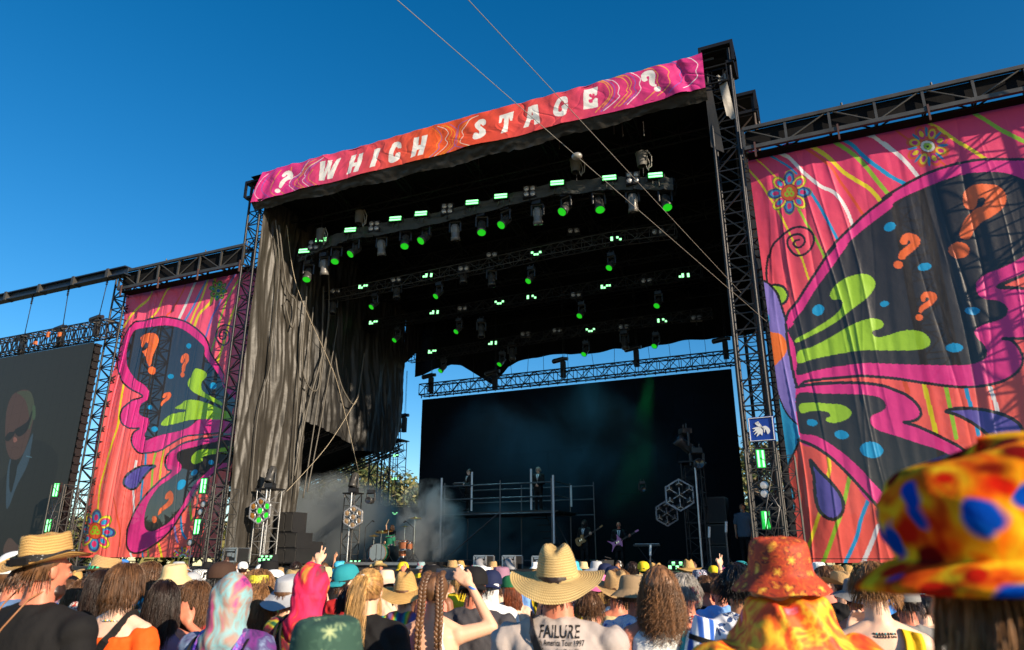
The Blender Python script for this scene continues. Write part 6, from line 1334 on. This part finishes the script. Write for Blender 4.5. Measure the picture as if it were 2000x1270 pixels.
def backpack(par_person,label,m,trim,m2=None,P=None,sz=1.0,pocket=True):
    t=thing('backpack',par_person.location,label,'backpack'); t.rotation_euler=par_person.rotation_euler; t.scale=par_person.scale
    b=MB(); loft(b,[(.98,.11*sz,.05,-.235),(1.02,.14*sz,.075,-.235),(1.15,.145*sz,.08,-.235),(1.26,.125*sz,.07,-.225),(1.33,.08*sz,.035,-.20)]); me=vox(b,.009,3,fold(4,.006,1,9),'bag_body'); child('bag_body',me,m,t)
    if pocket: b=MB(); loft(b,[(1.0,.09*sz,.03,-.315),(1.03,.105*sz,.04,-.315),(1.12,.105*sz,.04,-.31),(1.17,.08*sz,.02,-.30)]); me=vox(b,.008,3,None,'pocket'); child('pocket',me,m2 or m,t); b=MB(); b.path([(-.10*sz,-.345,1.10),(-.06*sz,-.36,1.145),(.06*sz,-.36,1.145),(.1*sz,-.345,1.10)],.004,5); b.build('zip',trim,t)
    for s in(-1,1): strapm(t,[(s*.09,-.155,1.29),(s*.12,-.13,1.42),(s*.12,-.04,1.492),(s*.125,.06,1.455),(s*.125,.13,1.33)],.05,.012,m2 or m); strapm(t,[(s*.09+s*.026,-.153,1.29),(s*.12+s*.026,-.13,1.415),(s*.12+s*.026,-.04,1.49),(s*.125+s*.026,.06,1.45)],.006,.014,trim,'strap_edge')
    return t
backpack(a,'small holographic purple backpack on the pastel tie-dye hooded person',holo,Bk)
a=person(509,1118,5.6,'bearded man with yellow headscarf and white framed sunglasses turned to the right','crowd watching the stage',hair=('wavy','light'),sk='tan',top=('tank',Bk),turn=R(-75),glasses=True,beard='light')
b=MB(); b.lathe([(.088,.03),(.092,.0),(.09,-.03)],(0,0,0),24,None,lambda an,t,x,y,z:(x*.98,y*1.16,z)); o=child('headband',b.mesh('headband'),pattern('yellow_scarf','floral',[S(90,90,20),S(190,180,40),S(220,210,60),S(150,140,30)],30,.6),a); o.location=(0,-.005,1.735)
person(512,1150,4.9,'woman with wavy light brown hair in a coral top behind the tie-dye hood','crowd watching the stage',hair=('wavy','light'),sk='fair',top=('tee',Cor))
person(537,1119,7.6,'man in clean white cap looking right of the bearded man','crowd watching the stage',hair=('crop','grey'),sk='tan',top=('tee',Wt),hat=('cap',Wt,0,1.08),turn=R(-80))
person(566,1133,4.9,'person in light grey wide brimmed sun hat between the two hooded people','crowd watching the stage',hair=('short','brown'),top=('tee',Gy),hat=('floppy',Lg,R(16),1.0))
a=person(598,1126,7.2,'person holding a phone up in portrait in front of the speaker stack','crowd watching the stage',pose='phone_r',hair=('short','dark'),top=('tee',Lg),rz=R(30))
def phone(par_,c,rot,label,size=(.075,.009,.155)):
    t=thing('phone',(0,0,0),label,'phone'); M=par_.matrix_basis@Matrix.Translation(c)@rot.to_4x4(); t.matrix_basis=M
    b=MB(); b.box((0,0,0),size); b.build('case',plastic,t); b=MB(); b.box((0,-size[1]/2-.001,0),(size[0]*.92,.001,size[2]*.93)); b.build('screen',mat('phone_screen',(.01,.012,.02),.1,emit=(.02,.03,.05),estr=.6,var=0),t); return t
phone(a,(.12,.37,1.80),Matrix.Rotation(R(-12),3,'Y'),'black phone held up in portrait in front of the speaker stack')
a=person(613,1108,4.35,'person in pink and green tie-dye hood with rainbow backpack straps','crowd watching the stage',pose='front',hair=None,top=('long',tie4),hat=('hood',tie3,0,1,4),build=1.1)
backpack(a,'sequined rainbow backpack on the pink and green hooded person',pattern('sequin_rainbow','stripes',[S(180,20,60),S(220,180,40),S(30,150,90),S(40,80,180),S(200,30,90)],3.5,.35,1.2,(1,.2,.3),0,.4),Bk,Bk)
person(641,1232,1.9,'person in green leaf print bucket hat, close to the camera at the bottom','crowd watching the stage',hair=('short','brown'),top=('tee',Bk),hat=('bucket',hemp,R(4),1.08))
person(677,1124,7.6,'brown haired man in white and blue shirt below the second light tower','crowd watching the stage',hair=('short','light'),top=('tee',Lb),sk='red')
person(722,1116,4.3,'woman with long blond ponytail in a black top','crowd watching the stage',hair=('pony','light','blond'),sk='fair',top=('tee',Bk),build=1.06)
b=MB(); b.lathe([(.02,-.012),(.026,0),(.02,.012)],(0,-.125,1.745),14,Matrix.Rotation(R(90),3,'X')); b.build('hair_tie',Wt,PEOPLE[-1])
person(693,1148,4.6,'person in dark top with a purple ribbon behind the ponytail','crowd watching the stage',hair=('short','dark'),top=('tee',cl('purple',110,60,190)))
person(755,1118,7.9,'person in cream floppy hat between the ponytail and the tall straw hat','crowd watching the stage',hair=('bob','dark'),top=('tee',Pe),hat=('floppy',Pe,0,1.0))
person(793,1133,5.6,'person in tall crowned straw hat and rainbow shirt below the drum kit','crowd watching the stage',hair=('short','brown'),top=('tee',rainb),hat=('lifeguard',ST2,R(12),1.0))
a=person(850,1124,4.6,'woman with two thick brown braids in white crochet top, right arm raised','crowd watching the stage',pose='cross_r',hair=('braids','brown'),sk='fair',top=('crochet',mat('crochet_cloth',S(226,220,208),.8,bump=(90,1.0,.006),var=.25,vscale=60)),build=.98)
b=MB(); capm=[c for c in a.children if c.name.startswith('hair')][0]
for s in(-1,1):
    path=[(s*.035,.03,1.795),(s*.045,-.05,1.785),(s*.055,-.105,1.72),(s*.058,-.115,1.64),(s*.06,-.125,1.56),(s*.062,-.15,1.47),(s*.066,-.155,1.36),(s*.068,-.15,1.26),(s*.07,-.145,1.17)]
    P_=cat(path,False,7); n=len(P_)
    for k in range(n-1):
        t=Vector(P_[k+1])-Vector(P_[k]); t.normalize(); sd=t.cross(Vector((0,-1,.2))).normalized(); r_=.021*(1-.35*k/n) if k<n*.8 else .014
        q=t.to_track_quat('Z','Y').to_matrix()
        b.ell(Vector(P_[k])+sd*(.012 if k%2 else -.012),(r_*.8,r_*.85,r_*1.35),q@Matrix.Rotation(R(35 if k%2 else -35),3,'Y'),10,6)
b.build('braids',HR['brown'],capm)
b=MB(); b.lathe([(.031,-.006),(.033,0),(.031,.006)],(.236,.095,1.705),16,Matrix.Rotation(R(25),3,'Y')); b.build('wristband',Bl,a)
phone(a,(.05,.15,1.79),Matrix.Rotation(0,3,'Y'),'phone held sideways above the braided head',(.16,.009,.078))
person(926,1116,5.1,'broad man in black and grey cap and faded grey tee right of the braids','crowd watching the stage',hair=('crop','dark'),sk='red',top=('tee',Ch),hat=('cap',Bk,0,1.08,1),build=1.28)
person(959,1121,6.2,'person in navy cap with a white neck scarf and white tee','crowd watching the stage',hair=('short','brown'),top=('tee',Wt),hat=('cap',Nv,0,1.08,1))
b=MB(); loft(b,[(1.36,.10,.04,-.10),(1.48,.085,.04,-.10),(1.6,.08,.03,-.10),(1.70,.085,.03,-.085)]); child('neck_scarf',vox(b,.01,2,fold(2,.01,1,12),'neck_scarf'),Wt,PEOPLE[-1])
person(979,1114,8.0,'person in mauve bucket hat behind the navy cap','crowd watching the stage',hair=('bob','brown'),top=('tee',Pe),hat=('bucket',Mv,0,1.1))
person(996,1130,7.2,'person in dark green cap and peach tee left of the large straw hat','crowd watching the stage',hair=('long','ginger'),top=('tee',Pe),hat=('cap',Gn,0,1.05),turn=R(50))
a=person(1088,1092,3.4,'person in the largest pale straw hat and taupe tour tee with a crossbody strap','crowd watching the stage',hair=('short','dark'),sk='red',top=('tee',Ta),hat=('lifeguard',ST1,R(14),1.0),build=1.3,rz=R(12))
strapm(a,[(-.10,.1,1.47),(-.105,-.02,1.522),(-.085,-.10,1.46),(-.05,-.162,1.34),(.0,-.166,1.2),(.05,-.165,1.05),(.1,-.16,.95)],.038,.006,plastic)
def shirt_text(par_,lines,m):
    for s,x,z,size,y,nm in lines:
        cu=bpy.data.curves.new('t','FONT'); cu.body=s; cu.size=size; cu.align_x='CENTER'; cu.extrude=.0015; cu.offset=size*.012; o=bpy.data.objects.new('t',cu); COL.objects.link(o); dg=bpy.context.evaluated_depsgraph_get(); me=bpy.data.meshes.new_from_object(o.evaluated_get(dg)); bpy.data.objects.remove(o)
        me.materials.clear(); ob=child(nm,me,m,par_); ob.rotation_euler=(R(90),0,0); ob.location=(x,y,z); ob.scale=(.78,1.15,1)
        # wrap onto the curved back
        bv=back_of(par_); M=Matrix.LocRotScale(ob.location,ob.rotation_euler,ob.scale); Mi=M.inverted()
        for v in me.vertices:
            p=M@v.co; h=bv.ray_cast(Vector((p.x,-1,p.z)),Vector((0,1,0)))
            if h[0] is not None: v.co=Mi@Vector((p.x,h[0].y-.0035,p.z))
shirt_text(a,[('FAILURE',.02,1.462,.062,-.160,'shirt_title'),('North America Tour 1997',.01,1.432,.028,-.162,'shirt_tour_line'),('Santa Monica, CA\nMill Valley, CA\nSan Francisco, CA\nPortland, OR\nSeattle, WA',.06,1.408,.017,-.163,'shirt_city_list'),('\n'.join(['10.24.97','10.25.97','10.26.97','10.28.97','10.29.97']),-.07,1.408,.017,-.163,'shirt_date_list')],mat('print_ink',S(40,36,36),.8))
person(1150,1160,4.9,'person in turquoise tropical print shirt behind the largest straw hat','crowd watching the stage',hair=('short','brown'),top=('tee',trop))
person(1203,1128,5.6,'person in curled straw hat and cream tank top left of the curly hair','crowd watching the stage',hair=('short','brown'),sk='red',top=('tank',Bg),hat=('cowboy',ST3,R(14),1.0))
person(1238,1133,5.1,'man in tan ranger hat and sunglasses turned right beside the curly hair','crowd watching the stage',hair=('short','brown'),sk='red',top=('tee',FLORW),hat=('bucket',cl('khaki',150,126,96),R(-4),1.05),turn=R(-70),glasses=True)
a=person(1286,1117,4.3,'woman with long curly brown hair in white sleeveless top with a teal strap','crowd watching the stage',hair=('curly','curly'),sk='red',top=('tank',Wt),build=1.08)
strapm(a,[(.12,.05,1.48),(.115,-.04,1.505),(.10,-.13,1.40),(.07,-.155,1.25),(.04,-.15,1.1)],.03,.006,Tl)
a=person(1336,1125,4.7,'grey haired man with a maroon visor turned backwards and floral shirt','crowd watching the stage',hair=('short','grey'),sk='red',top=('tee',aloha),turn=R(-25))
b=MB(); b.lathe([(.091,.02),(.093,-.03)],(0,0,0),24,None,lambda an,t,x,y,z:(x,y*1.14,z)); o=child('visor',b.mesh('visor'),cl('maroon',110,30,50),a); o.location=(0,-.005,1.70)
t=thing('rolled_towel',atd(1368,1262,3.4),'blue and white striped towel roll carried behind the curly hair','towel',None,R(20)); b=MB(); b.lathe([(.0,-.13),(.05,-.13),(.056,-.11),(.058,0),(.056,.11),(.05,.13),(.0,.13)],(0,0,0),22,Matrix.Rotation(R(15),3,'Y')); b.build('roll',pattern('towel_stripe','stripes',[S(30,80,170),S(40,100,190),S(225,232,240),S(235,238,242)],6,.9,0,(1,0,0)),t); b=MB(); b.lathe([(.06,-.012),(.061,.012)],(.008,0,.03),22,Matrix.Rotation(R(15),3,'Y')); b.build('strap',Bk,t)
person(1404,1128,6.3,'man with close cropped fade and light blue shirt right of the grey haired man','crowd watching the stage',hair=('crop','brown'),sk='red',top=('tee',Lb))
person(1376,1127,7.2,'person with brown hair right behind the grey haired man','crowd watching the stage',hair=('short','brown'),top=('tank',Bk),sk='red')
person(1366,1117,8.2,'person with a red and navy bandana cap below the green cell floor light','crowd watching the stage',hair=('short','dark'),top=('tee',Rd),hat=('bucket',pattern('bandana_navy','floral',[S(220,60,50),S(40,50,90),S(200,200,210),S(30,36,70)],30,.7),0,.95))
person(1440,1112,4.3,'man with dark curly hair and white hibiscus print shirt beside the orange hat','crowd watching the stage',hair=('afro','black'),sk='tan',top=('tee',hibis),build=1.1)
person(1392,1125,8.6,'person with arm straight up making a two finger V sign','crowd watching the stage',pose='victory',hair=('afro','dark'),sk='fair',top=('tee',Bk),rz=R(40))
a=person(1517,1064,2.15,'person in orange maple leaf bucket hat with a bright orange tie-dye cape','crowd watching the stage',pose='front',hair=None,sk='fair',top=('cape',capeM),hat=('bucket',leafh,R(7),.90))
person(1640,1125,6.6,'person in small straw hat left of the bare backed man','crowd watching the stage',hair=('short','dark'),top=('tee',Bk),hat=('cowboy',ST3,R(5),.95),turn=R(20))
person(1668,1137,5.3,'sunburnt person in grey floppy hat and black straps beside the bare backed man','crowd watching the stage',hair=('short','dark'),sk='red',top=('crochet',Bk),hat=('floppy',Gy,R(8),.95))
a=person(1699,1104,3.55,'bare backed man with brown hair, bead necklaces and hand at his chin','crowd watching the stage',pose='chin_l',hair=('short','light'),sk='pale',top=(None,None),rz=R(12))
beads(a,[cl('turquoise_bead',60,170,170),Bk,Bk],.078,1.472,40,.005,.012); beads(a,[Bk,cl('brown_bead',110,70,40)],.084,1.458,44,.0045,.014)
b=MB(); grid(lambda s,q:(.07+.085*s+.01*math.sin(q*6),-.03-.11*min(1,q*1.5)-.012*math.sin(s*9),1.50-.22*max(0,q-.15)-.02*s),10,14,b); grid(lambda s,q:(.07+.085*s+.01*math.sin(q*6),-.045-.11*min(1,q*1.5)-.014*math.sin(s*9+1),1.505-.21*max(0,q-.15)-.02*s),10,14,b)
t=b.build('yellow_cloth',cl('mustard',222,180,30)); t.matrix_basis=a.matrix_basis.copy(); tag(t,'folded mustard yellow cloth over the bare right shoulder','cloth')
person(1765,1150,4.9,'man in grey tee with sunburnt neck right of the bare backed man','crowd watching the stage',hair=('crop','dark'),sk='red',top=('tee',Gy),hat=('cap',Gy,0,1.02),build=1.1)
a=person(1925,996,1.0,'person in huge fuzzy rainbow spotted hat, blurred at the right edge','crowd watching the stage',hair=('wavy','light'),sk='fair',top=('tee',Ch),hat=('fuzzy',fuzz,R(2),.93,0,.02))
# --- people further forward, filling the ground up to the stage
hats_=[('white cap',('cap',Wt)),('black cap',('cap',Bk)),('navy cap',('cap',Nv)),('teal cap',('cap',Tl)),('red cap',('cap',Rd)),('grey cap',('cap',Gy)),('pale blue cap',('cap',Lb)),('beige bucket hat',('bucket',Bg)),('white bucket hat',('bucket',Wt)),('black bucket hat',('bucket',Bk)),('pink bucket hat',('bucket',Pk)),('straw fedora',('fedora',ST3)),('wide straw hat',('lifeguard',ST2)),('straw cowboy hat',('cowboy',ST1)),('floppy grey sun hat',('floppy',Lg)),('floral bucket hat',('bucket',trop)),('tie-dye bucket hat',('bucket',tie1)),('olive bucket hat',('bucket',cl('olive',90,96,60))),('yellow cap',('cap',Yl))]
hairs_=[('short brown hair',('short','brown')),('short dark hair',('short','dark')),('cropped black hair',('crop','black')),('long blond hair',('long','blond')),('long brown hair',('long','brown')),('long black hair',('long','black')),('grey hair',('short','grey')),('curly dark hair',('afro','dark')),('wavy light brown hair',('wavy','light')),('ginger bob',('bob','ginger')),('dark bob',('bob','dark')),('brown bun',('bun','brown')),('blond bob',('bob','blond'))]
tops_=[('white tee',Wt),('black tee',Bk),('grey tee',Gy),('blue tee',Bl),('navy tee',Nv),('teal tee',Tl),('coral tee',Cor),('red tee',Rd),('green tee',Gn),('yellow tee',Yl),('floral shirt',trop),('peach tee',Pe),('light blue tee',Lb),('tie-dye tee',tie1),('aloha shirt',aloha),('mauve tee',Mv)]
marks=[(90,'below the left video screen'),(160,'below the left wing tower'),(250,'below the flower on the left banner'),(330,'below the purple drop of the left banner'),(410,'below the left banner light tower'),(480,'below the flight case'),(560,'below the left speaker stack'),(650,'below the smoke left of the drums'),(720,'below the second light tower'),(800,'below the drum kit'),(870,'below the left scaffold corner'),(960,'below the fog hose cases'),(1060,'below the middle of the scaffold'),(1150,'below the bass player'),(1225,'below the guitarist'),(1300,'below the small keyboard stand'),(1370,'below the right light tower'),(1450,'below the dim right speaker stack'),(1530,'below the right truss tower'),(1620,'below the left foot of the right banner'),(1720,'below the purple drop of the right banner'),(3000,'below the right banner near the frame edge')]
rr=random.Random(21); taken=set(); POS=[(p.location.x,p.location.y) for p in PEOPLE]; cnt=0; tries=0
skk=['fair','fair','tan','red','pale','brown','tan','dark']
while cnt<175 and tries<9000:
    tries+=1
    D=rr.choice([rr.uniform(5.6,9),rr.uniform(7.5,13),rr.uniform(11,19)]); u=rr.uniform(-30,2030); hgt=rr.gauss(1.69,.09); hgt=min(1.86,max(1.56,hgt))
    d=ray(u,1100)*D; x,y=d.x,d.y
    if y>18.0 or any((x-a_)**2+(y-b_)**2<.30 for a_,b_ in POS): continue
    dd=Vector((x,y,hgt))-CAM; vv=635-F_PX*dd.dot(_u)/dd.dot(_f)
    if vv<1100: hgt-= (1100-vv)/F_PX*D
    mk=[m for lim,m in marks if u<lim][0]; ht_=rr.random()<.52; k=None
    for _ in range(60):
        hd_=rr.choice(hats_) if ht_ else rr.choice(hairs_); tp_=rr.choice(tops_); key=(hd_[0],tp_[0],mk)
        if key not in taken: taken.add(key); k=1; break
    if not k: continue
    near='near' if D<8 else ('midway' if D<12 else 'far')
    lab='%s person, %s, %s, %s'%(near,hd_[0],tp_[0],mk)
    person(u,1110,D,lab,'crowd watching the stage',pose=rr.choice(['down','down','front','front',rr.choice(['phone_r','head_r','victory','down','front'])]),sk=rr.choice(skk),hair=(hd_[1] if not ht_ else (rr.choice(['short','bob','short','long']),rr.choice(['brown','dark','black','light','blond']))),top=('tee' if rr.random()<.8 else 'tank',tp_[1]),hat=((hd_[1][0],hd_[1][1],R(rr.uniform(-4,10)),1.05,int(rr.random()<.5)) if ht_ else None),turn=rr.choice([0,0,R(-60),R(20),R(-25),R(50)]),P=Vector((x,y,hgt)),jit=rr.uniform(-.3,.3),strand=D<11,build=rr.choice([1.0,1.0,1.12]))
    POS.append((x,y)); cnt+=1
# --- people on the stage
SU=cl('suit_black',14,14,16,.6)
def onstage(u,v,Y,hgt,label,rz,**k):
    P=onY(u,v,Y); return person(0,0,16,label,None,P=P,h=hgt,rz=rz,**k)
def shirtfront(p,tie=True):
    bv=back_of(p)
    def fy(x,z):
        h=bv.ray_cast(Vector((x,1,z)),Vector((0,-1,0))); return h[0].y if h[0] is not None else .12
    b=MB(); n=9; vs=[]
    for k in range(n):
        z=1.49-.30*k/(n-1); w_=.062*(1-k/(n-1))+.006
        for j in range(5): x=-w_+2*w_*j/4; vs.append((x,fy(x,z)+.006,z))
    b.add(vs,[(k*5+j,k*5+j+1,(k+1)*5+j+1,(k+1)*5+j) for k in range(n-1) for j in range(4)],False); b.build('shirt_front',Wt,p)
    b=MB(); vs=[]
    for k in range(n):
        z=1.47-.26*k/(n-1)
        for x in(-.012,.012): vs.append((x,fy(x,z)+.012,z))
    b.add(vs,[(k*2,k*2+1,k*2+3,k*2+2) for k in range(n-1)],False); b.build('tie',Bk,p)
a=onstage(916,917,27.9,1.75,'singer in black suit and sunglasses bent over keys on the left of the scaffold',R(150),pose='front',sk='pale',hair=('short','black'),top=('suit',SU),bottom=('trousers',SU),glasses=True); shirtfront(a)
a=onstage(1051,913,27.9,1.78,'grey haired singer in black suit, hands clasped, standing on the scaffold',R(185),pose='clasp',sk='fair',hair=('short','grey'),top=('suit',SU),bottom=('trousers',SU),glasses=True); shirtfront(a)
bas=onstage(1141,1016,26.6,1.80,'long haired bass player in black suit with white shirt on stage',R(170),pose='guitar',sk='fair',hair=('long','black'),top=('suit',SU),bottom=('trousers',SU),glasses=True,beard='black'); shirtfront(bas)
gui=onstage(1208,1020,26.8,1.78,'bald guitarist in black suit and sunglasses on stage',R(190),pose='guitar',sk='red',hair=None,top=('suit',SU),bottom=('trousers',SU),glasses=True); shirtfront(gui)
def guitar(p,label,body_pts,m,neck=.62,name='guitar'):
    t=thing(name,(0,0,0),label,'guitar'); t.matrix_basis=p.matrix_basis@Matrix.Translation((.06,.23,1.05))@Matrix.Rotation(math.pi,4,'Z')@Matrix.Rotation(R(28)*-1,4,'Y')
    flat(body_pts,0,.045).build('body',m,t); b=MB(); b.box((.22+neck/2-.06,.0,0),(neck,.02,.05)); b.build('neck',mat('fretboard',(.05,.03,.02),.5),t)
    b=MB(); b.box((.22+neck,.0,.01),(.15,.015,.06)); 
    b.build('headstock',m,t); b=MB(); b.box((-.03,-.008,0),(.07,.012,.05)); b.box((.06,-.008,0),(.03,.012,.07)); b.build('pickups',chrome,t); return t
guitar(bas,'sunburst brown bass guitar held by the long haired player',[(-.22,0),(-.18,.13),(-.05,.14),(.02,.10),(.10,.16),(.2,.13),(.17,.05),(.22,0),(.17,-.05),(.2,-.12),(.08,-.14),(.0,-.1),(-.08,-.16),(-.19,-.13)],mat('sunburst',(.30,.13,.03),.25,var=.6,vscale=5),.78)
guitar(gui,'pink star shaped electric guitar held by the bald guitarist',[(-.30,.22),(-.12,.08),(.05,.10),(.12,.26),(.18,.06),(.24,0),(.18,-.06),(.10,-.22),(.02,-.08),(-.14,-.08),(-.34,-.20),(-.2,0)],mat('pink_lacquer',S(235,130,190),.25,var=.1))
dr=onstage(766,1026,25.6,1.30,'drummer with long brown hair seated behind the drum kit, stick raised',R(175),pose='phone_r',sk='fair',hair=('long','brown'),top=('tee',Bk),sit=1,glasses=True)
t=tag(MB().tube((0,0,0),(.02,.0,.4),.012,6).build('drumstick',mat('pale_wood',(.6,.42,.22),.5)),'pale drumstick raised by the drummer','drumstick'); t.location=dr.matrix_basis@Vector((.14,.40,1.72)); t.scale=(.75,)*3; t.rotation_euler=(0,R(25),0)
onstage(1449,984,24.5,1.86,'bearded stagehand in grey tee with radio strap standing at the right of the stage',R(165),pose='down',sk='tan',hair=('crop','dark'),top=('tee',cl('slate',80,96,110)),bottom=('trousers',Bk),beard='grey',build=1.2)
onstage(579,1043,23.6,1.76,'person in straw cowboy hat behind the amplifier rack',R(150),pose='front',sk='tan',hair=('short','brown'),top=('tee',Rd),hat=('cowboy',ST2,0,1.0))
a=person(0,0,16,'camera operator with headphones filming in the pit below the guitarist',None,P=onY(1208,1096,18.8),ground=.25,rz=R(150),pose='phone_r',sk='tan',hair=('short','dark'),top=('tee',Bk))
t=thing('video_camera',a.matrix_basis@Vector((.16,.30,1.72)),'shoulder video camera of the pit operator','camera',None,R(150)); b=MB(); b.box((0,0,0),(.12,.34,.16)); b.tube((0,.17,.02),(0,.34,.02),.055,10); b.box((.09,.05,.05),(.06,.1,.08)); b.tube((-.03,-.1,.12),(-.03,.12,.16),.012); b.build('camera_body',plastic,t); b=MB(); b.tube((0,.33,.02),(0,.36,.02),.06,12); b.build('lens_hood',chrome,t)
b=MB(); b.path([(-.09,0,1.67),(-.085,0,1.77),(0,0,1.80),(.085,0,1.77),(.09,0,1.67)],.01,6); b.ell((-.092,0,1.665),(.02,.035,.035)); b.ell((.092,0,1.665),(.02,.035,.035)); b.build('headphones',Wt,a)
# crowd barrier in front of the stage
t=thing('crowd_barrier',(-11,18.5,0),'low steel crowd barrier between the audience and the stage','barrier'); b=MB()
b.box((0,0,1.15),(44,.06,.06)); b.box((0,0,.1),(44,.06,.06))
for i in range(45): b.tube((-22+i,0,0),(-22+i,0,1.15),.025); b.tube((-22+i,0,1.1),(-22+i,.8,0),.02)
b.build('rail',SILV,t); b=MB(); b.box((0,.05,.62),(43.9,.02,.9)); b.build('panel',mat('barrier_panel',(.12,.12,.12),.5,.4),t)
